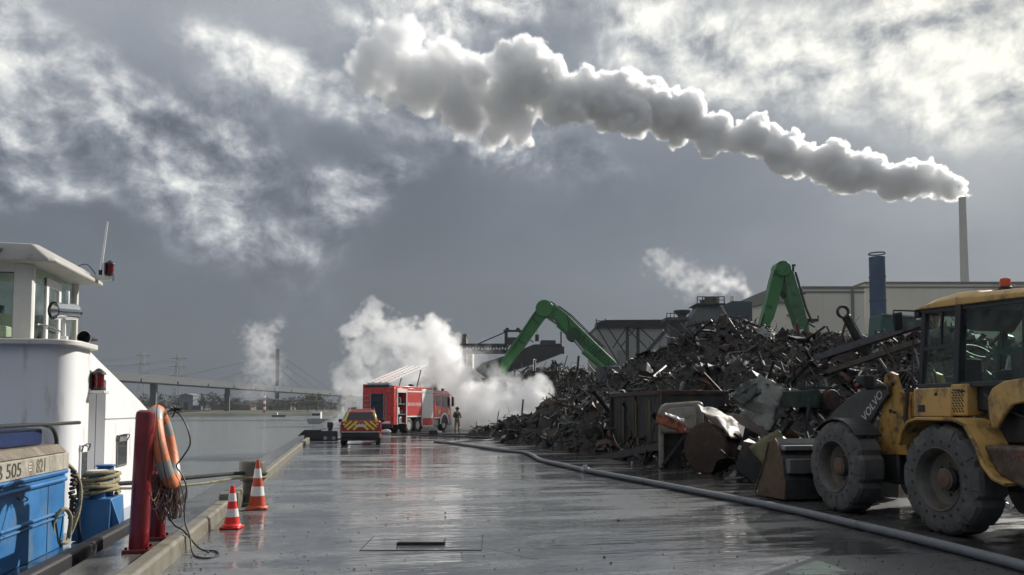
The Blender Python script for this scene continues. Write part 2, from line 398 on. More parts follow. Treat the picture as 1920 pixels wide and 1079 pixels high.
# casting joints of the paving, sealed with bitumen
jm = mat('joint_bitumen', (.022, .022, .022), .35, var=.5, scale=3)
def joint_strip(a, b, w):
    m = MB(); p, q_ = Vector(a), Vector(b); n_ = max(2, int((q_-p).length/.5)); d_ = (q_-p).normalized(); s_ = Vector((-d_.y, d_.x, 0)); vs = []
    for i in range(n_+1):
        c = p.lerp(q_, i/n_)+s_*(noise.noise(Vector((p.x+p.y*3.1+i*.21, i*.13, 2)))*.02); ww = w*(.6+.7*abs(noise.noise(Vector((i*.35, p.y, 5)))))
        vs += [c-s_*ww/2, c+s_*ww/2]
    m.add([(v.x, v.y, .004) for v in vs], [(2*i, 2*i+1, 2*i+3, 2*i+2) for i in range(n_)]); o = m.build('paving_joint', jm, ground, smooth=0, fix=False); return o
for y in (6.9, 12.6, 18.3, 24.1, 29.8, 35.5, 41.2): joint_strip((-1.84, y+.25, 0), (7.4 if y < 12 else 9.2, y-.1, 0), .012)
joint_strip((1.70, 9.45, 0), (2.15, 8.6, 0), .012); joint_strip((-.9, 15.2, 0), (.3, 16.4, 0), .008); joint_strip((3.1, 8.4, 0), (4.6, 9.6, 0), .007)
# grit washed about on the paving: too small and too many to pick apart
gm = MB(); gr_ = random.Random(17)
for _ in range(1700):
    y = 6.5+22*gr_.random()**1.8; x = gr_.uniform(-1.75, 6.8) if gr_.random() < .55 else (gr_.gauss(-1.6, .18) if gr_.random() < .45 else gr_.gauss(7.2, 1.2)); s = gr_.uniform(.003, .009)*(1 if gr_.random() < .96 else 2.2)
    gm.box((x, y, .004+s*.4), (s*gr_.uniform(1, 2.4), s*gr_.uniform(.8, 1.6), s), rot=(gr_.uniform(-.4, .4), gr_.uniform(-.4, .4), gr_.uniform(0, 3)))
o = gm.build('grit', mat('dark_grit', (.05, .045, .04), .7, var=.6, scale=.7), smooth=0, fix=False); tag(o, 'loose dark grit and crumbs strewn over the wet quay', 'grit', kind='stuff')
# cover slab with its slot, let into the paving
dr = thing('drain_cover', 'rectangular concrete cover slab with a raised slot plate set in the wet quay', 'drain cover', (1.0, 10.0, 0), rad(-11))
q = MB(); q.box((0, 0, .003), (1.44, 1.06, .010)); q.build('cover_slab', WETC, dr, bevel=.004)
for a, b_ in (((-.731, -.535), (-.7225, .535)), ((.7225, -.535), (.729, .535)), ((-.731, -.545), (.729, -.534)), ((-.731, .5335), (.729, .5405))):
    MB().bb((*a, -.01), (*b_, .0065)).build('joint', black, dr, smooth=0)
q = MB(); q.box((-.03, -.02, .03), (.56, .36, .035)); q.build('slot_plate', mat('wet_iron', (.10, .10, .10), .14, .6, var=.3), dr, bevel=.006)
MB().box((-.03, -.205, .026), (.60, .012, .034)).build('slot', black, dr, smooth=0)
# far bank of the water and the land beyond
bankm = mat('bank_grass', (.055, .06, .045), .9, var=.5, scale=.05, c2=(.12, .10, .07), amt=.5, sc2=.02)
q = MB()
pts = [(-1000, 330), (-900, 345), (-500, 352), (-240, 356), (-120, 362), (-50, 380), (-2.0, 400)]
for (x0, y0), (x1, y1) in zip(pts, pts[1:]):
    q.quad((x0, y0-6, WATER_Z-.2), (x1, y1-6, WATER_Z-.2), (x1, y1, -.2), (x0, y0, -.2)); q.quad((x0, y0, -.2), (x1, y1, -.2), (x1, y1+40, 1.2), (x0, y0+40, 1.2)); q.quad((x0, y0+40, 1.2), (x1, y1+40, 1.2), (x1, 1250, 2.0), (x0, 1250, 2.0))
q.quad((-2.0, 394, -.2), (-2.0, 400, -.2), (-2, 440, 1.2), (-2.0, 440, -.5))
struct(q.build('far_bank', bankm, smooth=0, fix=False))
q = MB(); q.quad((700, -40, -.01), (1200, -40, -.01), (1200, 1250, -.01), (700, 1250, -.01)); q.quad((-2, 880, -.01), (700, 880, -.01), (700, 1250, -.01), (-2, 1250, -.01)); struct(q.build('terrain', bankm, smooth=0, fix=False))
# ------------------------------------------------------------------ the barge moored along the quay
blue = mat('blue_hull_paint', (.035, .155, .36), .42, var=.22, scale=1.6, c2=(.10, .17, .25), amt=.36, sc2=3.0, streak=.55, bump=.12, bscale=5, rvar=.25)
navy = mat('navy_hatch_paint', (.008, .022, .085), .4, var=.25, scale=2)
board_m = mat('weathered_board', (.34, .315, .26), .7, var=.22, scale=3.5, c2=(.16, .14, .11), amt=.42, sc2=4, streak=.6, bump=.4, bscale=16)
board_d = mat('brown_ledge_timber', (.17, .14, .105), .75, var=.3, scale=4, c2=(.07, .06, .05), amt=.45, sc2=3, bump=.4, bscale=20)
cream = mat('cream_interior', (.72, .69, .55), .6, var=.08)
alu = mat('cream_grey_frames', (.58, .565, .52), .4, var=.06, c2=(.35, .33, .29), amt=.15)
grey_roof = mat('grey_roof_paint', (.40, .385, .35), .5, var=.1, c2=(.2, .19, .17), amt=.2)
pane = glass('window_pane', (.86, .92, .88))
bg_ = thing('barge', 'blue and white inland barge moored along the quay with wheelhouse and cargo coaming', 'barge', (-6.5, 8, WATER_Z))
def B(m, name, mt, parent=bg_, **k): return m.build(name, mt, parent, w=(parent is bg_), **k)
def hull_ring(z, dx=0):
    pts = [(-2.99+dx, -14), (-2.99+dx, 15.2), (-3.10+dx, 16.6), (-3.6+dx, 17.8), (-4.8, 18.6), (-6.8, 18.9), (-8.8, 18.6), (-10.2, 17.6), (-10.6, 15.2), (-10.6, -14)]
    return [(x, y, z) for x, y in pts]
B(MB().loft([hull_ring(-2.6, -.25), hull_ring(-1.2), hull_ring(-.12)]), 'hull', mat('black_hull_paint', (.02, .021, .024), .45, var=.4, c2=(.07, .045, .03), amt=.3), smooth=30)
wetdeck = mat('wet_blue_deck', (.03, .10, .20), .10, var=.5, scale=2.0, c2=(.10, .10, .095), amt=.5, sc2=2.5, bump=.2, bscale=5)
B(MB().add(hull_ring(-.10, -.06), [tuple(range(10))]), 'side_deck', wetdeck, smooth=0)
gun = [(-3.0, -14, .0), (-3.0, 4, .0), (-3.0, 15.2, .0), (-3.12, 16.6, .02), (-3.6, 17.8, .03), (-4.8, 18.6, .04), (-6.8, 18.9, .05)]
rb = MB()
for a, b_ in zip(gun, gun[1:]): rb.bar(a, b_, .16, .22)
B(rb, 'rubbing_strake', black, bevel=.03)
# cargo coaming and its hatch
B(MB().bb((-9.9, -14, -.1), (-3.6, 11.36, .90)), 'coaming', blue, bevel=.015)
for z, r in ((.885, .04), (.78, .032), (.37, .022), (.31, .016)):
    B(MB().tube([(-3.585, -14, z), (-3.585, 11.3, z)], r, 8), 'rail', blue)
for y in (4.6, 7.6, 10.75): B(MB().bb((-3.6, y, -.08), (-3.592, y+.035, .74)), 'stiffener', blue, bevel=.006)
for y in (9.75, 6.9):
    e = MB().tube(spline([(-3.58, y, .70), (-3.53, y+.01, .66), (-3.53, y+.18, .66), (-3.58, y+.19, .70)], 4), .008, 6); B(e, 'lifting_eye', dark)
nb = B(MB().prism([(-3.54, .915), (-3.54, 1.12), (-3.60, 1.13), (-9.8, 1.13), (-9.8, .915)], 'y', -14, 11.28), 'number_board', board_m, bevel=.006)
B(MB().prism([(-3.60, 1.132), (-3.56, 1.135), (-3.66, 1.235), (-9.8, 1.235), (-9.8, 1.132)], 'y', -14, 11.26), 'board_ledge', board_d, bevel=.006)
ink = mat('faded_black_lettering', (.045, .042, .035), .7, var=.5, scale=14)
ink2 = mat('worn_grey_lettering', (.12, .11, .09), .8, var=.6, scale=20)
lx = Matrix.Translation((0, 0, 0))
def lett(body, y, z, size, mt, sx=1.0):
    o = letters('lettering', body, size, mt, bg_, Matrix.Identity(4), sx=1.0)
    o.matrix_parent_inverse = Matrix.Translation(bg_.location).inverted()
    o.matrix_basis = frame((-3.537, y, z), (0, 1, 0), (0, 0, 1)) @ Matrix.Diagonal((sx, 1, 1, 1)); return o
lett('B 505', 9.42, 1.012, .225, ink, 1.25); lett('\u2261', 9.98, 1.015, .20, mat('pale_lettering', (.55, .52, .44), .7, var=.3), .9)
lett('821', 10.33, 1.012, .235, ink2, .9)
B(MB().bb((-9.7, -14, 1.238), (-3.78, 11.05, 1.45)), 'hatch_cover', navy, bevel=.03)
hr = spline([(-3.70, -14, 1.50), (-3.70, 10.2, 1.50), (-3.70, 10.85, 1.49), (-3.70, 11.15, 1.43), (-3.69, 11.24, 1.33), (-3.68, 11.25, 1.22)], 6)
B(MB().tube(hr, .026, 8), 'hatch_rail', mat('oily_black_pipe', (.028, .03, .028), .3, var=.2))
# accommodation
housew = mat('white_house_paint', (.80, .80, .80), .36, var=.04, scale=1.2, c2=(.42, .36, .28), amt=.24, sc2=2.6, streak=.85)
n = 10
arc = [(-3.9-.36+.36*math.sin(a), 12.32+.36-.36*math.cos(a)) for a in [math.pi/2*i/n for i in range(n+1)]]
poly = [(-10.2, 12.32)]+arc+[(-3.9, 13.25), (-4.35, 13.25), (-10.2, 13.25)]
B(MB().prism(poly, 'z', -.1, 2.60), 'house_front', housew, smooth=40)
B(MB().bb((-10.2, 13.26, -.1), (-4.38, 14.12, 2.58)), 'recess_wall', mat('recess_shade_grey', (.55, .55, .56), .45, var=.06))  # white wall; the shade of the recess is put into its grey colour
slope = [(13.26, 2.58), (14.2, 2.34), (17.0, 1.66), (17.45, 1.42), (17.6, 1.0), (17.6, -.1), (14.12, -.1), (14.12, 2.16), (13.26, 2.30)]
def side(x0, x1): return MB().prism(slope, 'x', x0, x1)
B(side(-3.90, -4.04), 'side_screen', housew, smooth=30)
B(MB().prism([(14.12, 2.30), (17.0, 1.60), (17.45, 1.36), (17.5, -.1), (14.12, -.1)], 'x', -10.0, -4.05), 'after_house', housew, smooth=30)
B(MB().tube(spline([(-3.97, 12.30, 2.63), (-3.97, 13.1, 2.61), (-3.97, 14.2, 2.37), (-3.97, 17.0, 1.69), (-3.97, 17.45, 1.45)], 5), .035, 8), 'screen_trim', white)
B(MB().prism([(-10.3, 12.18)]+[(x+.10, y-.12) for x, y in arc]+[(-3.80, 13.3), (-10.3, 13.3)], 'z', 2.60, 2.69), 'deck_lip', alu, bevel=.02)
B(MB().bb((-10.2, 13.3, 2.56), (-4.72, 15.7, 2.66)), 'upper_deck', alu); B(MB().bb((-10.1, 14.13, 1.5), (-4.8, 15.65, 2.56)), 'wheelhouse_base', housew)
B(MB().bb((-4.376, 13.34, 1.52), (-4.36, 14.02, 2.02)), 'door_dark_panel', mat('doorway_dark', (.004, .004, .004), .9))  # dark of the doorway put in as a black panel on the wall
B(MB().bb((-3.898, 14.12, 1.52), (-3.888, 17.5, 1.535)), 'seam', mat('grey_seam', (.3, .3, .3), .6), smooth=0)
winf = mat('dark_window_frame', (.16, .16, .15), .45, var=.2)
wing = mat('dark_window_glass', (.03, .035, .035), .06, var=.2, rvar=.02)
for y0, y1, z0, z1 in ((12.86, 13.20, .32, 1.10), (14.80, 15.42, .72, 1.18)):
    w = B(MB().bb((-3.899, y0, z0-.04), (-3.875, y1, z1+.06)), 'window_frame', white if y0 < 13 else winf, bevel=.008)
    p = MB().bb((-3.876, y0+.04, z0), (-3.868, y1-.04, z1-.06)); p.build('pane', wing, bg_, smooth=0, w=True)
    B(MB().tube(spline([(-3.87, y0+.03, z1-.05), (-3.84, y0+.03, z1+.05), (-3.84, y1-.03, z1+.05), (-3.87, y1-.03, z1-.05)], 4), .010, 6), 'window_rail', black)
# wheelhouse
WY, WX, WB = 13.30, -4.78, 15.30
def post(x, y, w=.13, d=.10): B(MB().bb((x-w/2, y-d/2, 2.66), (x+w/2, y+d/2, 3.93)), 'window_post', alu, bevel=.012)
post(WX-.10, WY, .26); post(-6.9, WY); post(-8.6, WY); post(WX, WB, .10, .10); post(-9.4, WB); 
B(MB().bb((WX-.03, WY+.06, 2.66), (WX+.01, WY+.14, 3.9)), 'corner_trim', white)
B(MB().bb((-9.5, WY-.05, 2.66), (WX, WY+.03, 2.78)), 'sill', alu, bevel=.01); B(MB().bb((-9.5, WY-.045, 3.80), (WX, WY+.035, 3.95)), 'head_frame', alu, bevel=.01)
B(MB().bb((WX-.04, WY, 2.66), (WX+.02, WB, 2.72)), 'side_sill', alu, bevel=.01)
for x0, x1 in ((-6.85, WX-.22), (-8.5, -6.95)): B(MB().bb((x0, WY-.012, 2.78), (x1, WY-.004, 3.80)), 'front_pane', pane, smooth=0); 
for x0, x1 in ((-6.85, WX-.22),): 
    gs = MB(); gs.bb((x0, WY-.02, 2.775), (x1, WY, 2.795)); gs.bb((x1-.02, WY-.02, 2.78), (x1+.005, WY, 3.8)); gs.bb((x0, WY-.02, 3.785), (x1, WY, 3.805)); B(gs, 'pane_gasket', black, smooth=0)
B(MB().bb((WX-.004, WY+.16, 2.72), (WX+.004, WB-.06, 3.9)), 'side_pane', pane, smooth=0)
dfm = MB(); dfm.bb((WX-.01, 13.86, 2.70), (WX+.035, 13.96, 3.82)); dfm.bb((WX-.01, 14.42, 2.70), (WX+.035, 14.52, 3.82)); dfm.bb((WX-.012, 13.86, 3.68), (WX+.033, 14.52, 3.82)); dfm.bb((WX-.012, 13.86, 2.70), (WX+.033, 14.52, 2.80))
B(dfm, 'door_frame', white, bevel=.01)
B(MB().tube([(WX+.05, 13.5, 3.02), (WX+.07, 13.7, 3.03), (WX+.07, 14.3, 3.01), (WX+.05, 14.45, 2.99)], .014, 6), 'grab_rail', chrome)
B(MB().bb((-9.3, 13.9, 2.66), (-5.1, 14.0, 3.22)), 'console_back', cream); B(MB().bb((-9.3, 13.42, 2.7), (-5.15, 13.9, 2.98)), 'console', cream, bevel=.02)
B(MB().bb((-5.75, 13.75, 3.22), (-5.35, 13.85, 3.34)), 'instrument', black, bevel=.01)
B(MB().tube(spline([(-6.6, 13.7, 3.52), (-6.1, 13.7, 3.48), (-5.7, 13.72, 3.45), (-5.55, 13.74, 3.36), (-5.55, 13.75, 3.22)], 5), .012, 6), 'cable', white)
B(MB().bb((-9.3, WB-.12, 2.66), (-5.0, WB-.06, 3.35)), 'back_panel', mat('dark_panel', (.10, .10, .09), .6))
B(MB().bb((-9.4, WB-.05, 3.35), (WX-.05, WB-.04, 3.92)), 'rear_pane', pane, smooth=0)
rf = [(-9.9, 12.98, 3.93), (-4.46, 12.98, 3.93), (-4.36, 13.1, 3.93), (-4.36, 15.45, 3.93), (-9.9, 15.45, 3.93)]
rr = [rf, [(x, y, z+.06) for x, y, z in rf], [(-9.9, 13.1, 4.22), (-4.72, 13.1, 4.22), (-4.66, 13.2, 4.22), (-4.66, 15.3, 4.22), (-9.9, 15.3, 4.22)], [(-9.9, 13.7, 4.27), (-5.2, 13.7, 4.27), (-5.2, 13.8, 4.27), (-5.2, 15.4, 4.27), (-9.9, 15.4, 4.27)]]
B(MB().loft(rr), 'wheelhouse_roof', grey_roof, bevel=.02, smooth=30)
for k in range(6): B(MB().bb((-5.35-k*.42, 12.99, 4.06), (-5.1-k*.42, 13.06, 4.13)), 'vent_slot', mat('grey_slot', (.13, .13, .125), .6), smooth=0)
B(MB().loft([[(-8.2, 13.6, 4.27), (-5.15, 13.55, 4.27), (-5.0, 13.9, 4.27), (-5.2, 14.5, 4.27), (-8.2, 14.6, 4.27)], [(-8.2, 13.7, 4.46), (-5.9, 13.65, 4.40), (-5.3, 13.95, 4.34), (-5.9, 14.4, 4.40), (-8.2, 14.5, 4.46)], [(-8.2, 13.9, 4.55), (-6.4, 13.85, 4.48), (-5.9, 14.0, 4.40), (-6.4, 14.2, 4.48), (-8.2, 14.3, 4.55)]]), 'liferaft_hull', mat('cream_white_grp', (.78, .77, .66), .4, var=.05), bevel=.03)  # hull of a white life raft lying on the roof
# lights, horn, aerial
sl0 = at(121, 584, 12.05); ax = Vector((-.62, -.75, -.04)).normalized()
Ms = frame(sl0, ax.cross(Vector((0, 0, 1))), Vector((0, 0, 1)).cross(ax.cross(Vector((0, 0, 1)))) if False else Vector((0, 0, 1)))
zc = ax; Ms = Matrix.Translation(sl0) @ zc.to_track_quat('Z', 'Y').to_matrix().to_4x4()
slp = MB().lathe([(.02, -.24), (.09, -.235), (.125, -.18), (.13, .0), (.132, .15), (.14, .155), (.14, .18)], 20, Ms, caps=False); B(slp, 'searchlight', chrome, smooth=30)
B(MB().lathe([(.125, .14), (.09, .08), (.02, .02)], 20, Ms, caps=False), 'reflector', mat('lamp_reflector', (.5, .5, .5), .2, .9))
B(MB().lathe([(.14, .181), (.128, .182), (.128, .165), (.14, .165)], 20, Ms, closed=True), 'lamp_rim', black)
bt = at(121, 637, 12.05)
B(MB().tube([bt, sl0-Vector((0, 0, .13))], .022, 8).cyl(bt-Vector((0, 0, .03)), bt+Vector((0, 0, .05)), .05), 'lamp_stand', white, smooth=30)
B(MB().box(sl0+Vector((.03, .02, .22)), (.05, .05, .20)), 'lamp_knob', white, bevel=.01)
h0 = at(160, 634, 11.9); hx = Vector((-.25, -.97, 0)).normalized(); Mh = Matrix.Translation(h0) @ hx.to_track_quat('Z', 'Y').to_matrix().to_4x4()
B(MB().lathe([(.02, -.30), (.035, -.20), (.055, -.1), (.088, .0), (.11, .03), (.10, .03), (.05, -.09)], 18, Mh), 'horn', mat('black_horn', (.006, .006, .006), .7))
B(MB().lathe([(.112, .028), (.118, .036), (.104, .040)], 18, Mh, caps=False), 'horn_rim', alu)
b0, b1 = Vector((-4.62, 15.0, 4.03)), Vector((-4.14, 15.2, 4.04))
B(MB().bar(b0, b1, .10, .09), 'light_bracket', alu, bevel=.012)
B(MB().cyl(b1+Vector((0, 0, -.05)), b1+Vector((0, 0, .05)), .06), 'bracket_end', chrome)
red_l = mat('dark_red_lens', (.12, .006, .008), .12, var=.2)
def nav(o, s=1.0, yaw=0):
    M = Matrix.Translation(o) @ Matrix.Rotation(yaw, 4, 'Z') @ Matrix.Diagonal((s, s, s, 1))
    B(MB().lathe([(.085, 0), (.085, .03), (.07, .035), (.07, .045)], 14, M), 'light_base', black)
    B(MB().lathe([(.062, .04), (.062, .20)], 14, M), 'lens', red_l)
    m2 = MB().lathe([(.085, .20), (.08, .225), (.03, .27), (.01, .28)], 14, M)
    m2.box((-.06, .0, .12), (.03, .16, .2), M=M); B(m2, 'light_hood', black, bevel=.004)
nav(b1+Vector((-.04, -.02, .05)), 1.0)
B(MB().tube([b0.lerp(b1, .62)+Vector((0, 0, .05)), b0.lerp(b1, .62)+Vector((0, 0, .14))], .03, 8), 'aerial_mount', black)
a0 = b0.lerp(b1, .62)+Vector((0, 0, .10)); B(MB().tube([a0, a0+Vector((.09, .02, .93))], [.022, .016], 6), 'aerial', white)
B(MB().tube(spline([a0+Vector((-.06, -.05, -.05)), a0+Vector((-.2, -.1, .12)), a0+Vector((-.36, -.18, .03)), a0+Vector((-.42, -.2, -.06))], 5), .008, 5), 'cable', black)
nl = Vector((-3.80, 13.36, 1.98)); nav(nl, 1.25, rad(-10)); B(MB().bb((-3.98, 13.24, 1.93), (-3.68, 13.50, 1.98)), 'light_shelf', alu, bevel=.01)
# mooring bitts with their turns of rope, and fender gear at the end of the coaming
bx, by = -3.36, 12.05
def bittm(): return blue
B(MB().prism([(by-.42, -.09), (by+.42, -.09), (by+.30, .46), (by-.30, .46)], 'x', bx-.24, bx+.22), 'bitt_base', blue, bevel=.015)
B(MB().prism([(bx+.22, -.09), (bx+.40, -.09), (bx+.22, .44)], 'y', by-.30, by-.26), 'bitt_bracket', blue, bevel=.006)
for dy, h in ((-.17, .82), (.20, .87)):
    bt_ = B(MB().cyl((bx, by+dy, .44), (bx, by+dy, h), .11, n=18), 'bitt_post', blue, bevel=.01)
    B(MB().cyl((bx, by+dy, h), (bx, by+dy, h+.025), .135, n=18), 'bitt_cap', white if dy < 0 else blue, bevel=.006)
ropem = mat('mooring_rope_fibre', (.30, .26, .155), .85, var=.25, scale=12, c2=(.12, .10, .06), amt=.4, sc2=9, bump=.7, bscale=70)
rp = []
for t in range(0, 5*16):
    a = 2*math.pi*t/16; s_ = .19+.02*math.sin(a*2.3); rp.append((bx+math.cos(a)*s_*1.05, by-.0+math.sin(a)*(.36+.02*math.cos(a*1.7)), .50+t/16*.062+.02*math.sin(a*1.3)))
mr = thing('mooring_rope', 'thick tan rope wound round the blue bitts and looped down to the deck', 'rope', (bx, by, .46))
MB().tube(rp, .030, 8).build('rope_turns', ropem, mr, w=True)
tail = spline([(bx-.2, by-.30, .52), (bx-.24, by-.42, .44), (bx-.22, by-.45, .2), (bx-.24, by-.5, .0), (-3.55, by-.75, -.05), (-3.62, 11.15, .02), (-3.60, 10.95, .25), (-3.50, 11.0, .42), (-3.46, 11.15, .30), (-3.50, 11.25, .05), (-3.44, 11.4, .35), (-3.46, 11.5, .65), (-3.52, 11.45, .86), (-3.58, 11.33, .97)], 8)
MB().tube(tail, .026, 8).build('rope_tail', ropem, mr, w=True)
ch = thing('hanging_chain', 'rusty dark chain hanging from the corner of the blue coaming', 'chain', (-3.52, 11.42, .1))
cm = MB()
for k in range(13): cm.box((-3.53+.01*math.sin(k), 11.43+.012*math.cos(k*1.7), .86-k*.055), (.07, .07, .045), rot=(.3*(k % 2), .2, k*.8))
cm.build('links', mat('rusty_chain', (.055, .032, .02), .7, var=.5), ch, w=True, bevel=.012)
MB().tube(spline([(-3.52, 11.46, .84), (-3.47, 11.5, .5), (-3.47, 11.5, .2), (-3.46, 11.55, -.05)], 5), .022, 8).build('black_line', black, ch, w=True)
# ------------------------------------------------------------------ quay furniture: red post frame, lifebuoy, ropes, cones, bollards
redp = mat('red_post_paint', (.17, .010, .014), .30, var=.25, scale=2, c2=(.10, .02, .02), amt=.35, sc2=3, bump=.12, bscale=8, coat=.3)
rfm = thing('red_post_frame', 'pair of thick dark red steel posts joined by a top bar on the quay edge', 'post', (-2.36, 10.4, .02))
p1, p2 = Vector((-2.36, 9.98, .02)), Vector((-2.36, 10.86, .02))
for p, hgt, r in ((p1, 1.66, .108), (p2, 1.40, .105)):
    MB().lathe([(r, 0), (r, hgt-.06), (r*.92, hgt-.025), (r*.6, hgt)], 22, Matrix.Translation(p) @ Matrix.Rotation(rad(1.6), 4, 'Y')).build('post', redp, rfm, w=True, smooth=40)
    MB().box(p+Vector((0, 0, .02)), (.30, .27, .045)).build('base_plate', redp, rfm, w=True, bevel=.006)
    for dx in (-.11, .11):
        for dy in (-.10, .10): MB().cyl(p+Vector((dx, dy, .04)), p+Vector((dx, dy, .07)), .016, n=6).build('bolt', dark, rfm, w=True)
MB().cyl(p1+Vector((0, 0, 1.56)), Vector((-2.36, 10.78, 1.58)), .072, n=16).build('top_bar', redp, rfm, w=True)
MB().cyl(p1+Vector((0, 0, .86)), p2+Vector((0, 0, .86)), .045, n=12).build('middle_bar', redp, rfm, w=True)
# lifebuoy hung over the bar, almost edge-on
orange = mat('faded_orange_vinyl', (.62, .20, .085), .5, var=.2, scale=5, c2=(.42, .16, .08), amt=.4, sc2=4, bump=.25, bscale=40)
lb = thing('lifebuoy', 'faded orange lifebuoy with grey reflective bands hanging on the red frame', 'lifebuoy', (-2.16, 10.45, .80))
LC = Vector((-2.19, 10.42, 1.22)); ld = Vector((-.06, .998, 0)).normalized(); R0, r0 = .41, .085
ring = [LC+ld*(math.cos(2*math.pi*k/40)*R0*.92)+Vector((.10*math.sin(2*math.pi*k/40)*-1, 0, math.sin(2*math.pi*k/40)*R0*1.08)) for k in range(40)]
MB().tube(ring, r0, 12, closed=True).build('ring', orange, lb, w=True)
bandm = mat('grey_reflective_band', (.36, .37, .36), .35, .3, var=.2)
for c in (2, 12, 22, 33):
    seg = [ring[(c+j) % 40] for j in range(4)]; MB().tube(seg, r0*1.03, 12).build('band', bandm, lb, w=True)
gl = []
for k in range(80):
    a = 2*math.pi*k/80; e = R0*1.08+.09+.03*abs(math.sin(2*a)); gl.append(LC+ld*(math.cos(a)*e*.92)+Vector((.03-.10*math.sin(a), 0, math.sin(a)*e*1.05)))
MB().tube(gl, .007, 5, closed=True).build('grab_line', black, lb, w=True)
kn = MB(); kc = Vector((-2.11, 10.56, 1.67))
for k in range(26):
    v = Vector((random.gauss(0, 1), random.gauss(0, 1), random.gauss(.3, 1))).normalized(); kn.tube(spline([kc, kc+v*.04+Vector((.01, 0, .01)), kc+v*random.uniform(.06, .11)], 3), .008, 5)
kn.build('knot', black, lb, w=True)
# throwing line in a hank, tied round the rear post
hk = thing('rope_hank', 'brown throwing line in a tangled hank hanging from the red frame', 'rope', (-2.22, 10.55, .3))
hm = MB(); hm2 = MB(); rr_ = random.Random(4)
for k in range(46):
    x0 = rr_.gauss(0, .07); y0 = rr_.gauss(0, .11); dz = rr_.uniform(.38, .66); w_ = rr_.uniform(.03, .12)
    top = Vector((-2.19+x0*.4, 10.42+y0*.6, .96+rr_.uniform(-.06, .04))); tgt = hm if k % 3 else hm2
    tgt.tube(spline([top, top+Vector((w_*.9+x0*.5, y0*.3, -dz*.35)), top+Vector((w_*.5+x0, y0*.7, -dz*.85)), top+Vector((x0, y0, -dz)), top+Vector((-w_*.5+x0, y0+.03, -dz*.8)), top+Vector((-w_*.7, y0*.4, -dz*.3)), top], 4), rr_.uniform(.006, .010), 5)
hm.build('loops', mat('brown_line', (.11, .05, .03), .8, var=.5, scale=9), hk, w=True, fix=False); hm2.build('pale_loops', mat('grey_line', (.20, .16, .15), .8, var=.4, scale=9), hk, w=True, fix=False)
MB().tube([Vector((-2.19, 10.42, .70))+Vector((math.cos(a)*.12, math.sin(a)*.17, .02*math.sin(3*a))) for a in [2*math.pi*k/24*3 for k in range(25)]], .010, 5).build('lashing', mat('grey_line', (.2, .16, .15), .8), hk, w=True)
cb = thing('black_cable', 'thin black cable hanging from the lifebuoy and looping onto the wet quay', 'cable', (-2.0, 10.4, 0))
MB().tube(spline([kc, (-2.02, 10.5, 1.60), (-1.93, 10.45, 1.44), (-1.90, 10.45, 1.25), (-1.99, 10.45, 1.08), (-2.05, 10.45, .98), (-1.98, 10.45, .86), (-1.93, 10.45, .70), (-1.94, 10.40, .45), (-1.90, 10.3, .26), (-1.80, 10.0, .18), (-1.72, 9.75, .02), (-1.60, 9.5, .012), (-1.48, 9.45, .012), (-1.42, 9.65, .012), (-1.50, 9.9, .012), (-1.68, 9.98, .03), (-1.86, 10.0, .235), (-2.0, 10.12, .30), (-2.12, 10.35, .42), (-2.14, 10.4, .62)], 7), .010, 6).build('cable_run', black, cb, w=True)
# cones
def cone(name, label, loc, h, rb, base, o_m, dark_o=False):
    t = thing(name, label, 'traffic cone', loc, random.uniform(-.3, .3), 'traffic cones by the kerb')
    prof = lambda z: rb*(1-z/h)+.022*(z/h)+.004
    b = MB().box((0, 0, .02), (base, base, .035)); b.lathe([(rb*1.25, .03), (rb*1.16, .06), (prof(.09), .075)], 24); b.build('base', o_m, t, bevel=.012)
    zs = [.06, .28*h, .47*h, .64*h, .83*h, h]
    for i in range(5):
        z0, z1 = zs[i], zs[i+1]; e = .0025 if i % 2 else 0
        pr = [(prof(z0)+e, z0), (prof(z1)+e, z1)]
        if i == 4: pr += [(prof(h)*.6, h+.006)]
        MB().lathe(pr, 24).build('white_band' if i % 2 else 'orange_band', conew if i % 2 else o_m, t, smooth=30)
    return t
conew = mat('cone_reflective_white', (.74, .73, .71), .32, var=.1, c2=(.4, .37, .34), amt=.2, sc2=8)
cone('traffic_cone', 'small bright red and white traffic cone nearest the camera by the kerb', (-1.56, 11.78, 0), .60, .115, .27, mat('cone_red', (.72, .03, .025), .38, var=.1))
cone('traffic_cone', 'taller grimy orange and white traffic cone in front of the bollard', (-1.44, 13.9, 0), .83, .145, .34, mat('cone_orange', (.50, .065, .022), .45, var=.2, c2=(.2, .05, .03), amt=.3))
# bollard, its block and the lines from the barge
bm_ = mat('old_bollard_iron', (.12, .118, .105), .45, .3, var=.3, scale=4, c2=(.07, .05, .035), amt=.4, bump=.3, bscale=12)
bo = thing('quay_bollard', 'squat grey iron mooring bollard behind the tall cone, ropes made fast', 'bollard', (-1.60, 14.55, 0))
MB().lathe([(.16, 0), (.16, .50), (.17, .52)], 22).build('stem', bm_, bo, smooth=40)
MB().lathe([(.17, .42), (.225, .45), (.23, .72), (.215, .77), (.16, .79)], 24).build('head', bm_, bo, smooth=40)
MB().box((0, 0, .03), (.52, .5, .06)).build('foot_plate', bm_, bo, bevel=.01)
MB().bb((-2.02, 13.6, .0), (-1.74, 14.3, .30)).build('kerb_block', kerbm, struct(bpy.data.objects.new('kerb_end', None)) if False else None, bevel=.02)['kind'] = 'structure'
ml = thing('mooring_line', 'black mooring line from the barge to the quay bollard', 'rope', (-2.2, 13, .5))
MB().tube(spline([(-3.35, 12.15, .62), (-2.9, 12.7, .60), (-2.35, 13.4, .60), (-1.8, 14.3, .58), (-1.45, 14.40, .56), (-1.38, 14.6, .55), (-1.6, 14.80, .54), (-1.82, 14.6, .54)], 6), .032, 8).build('line', mat('black_rope', (.02, .02, .02), .8, var=.4, bump=.6, bscale=60), ml, w=True)
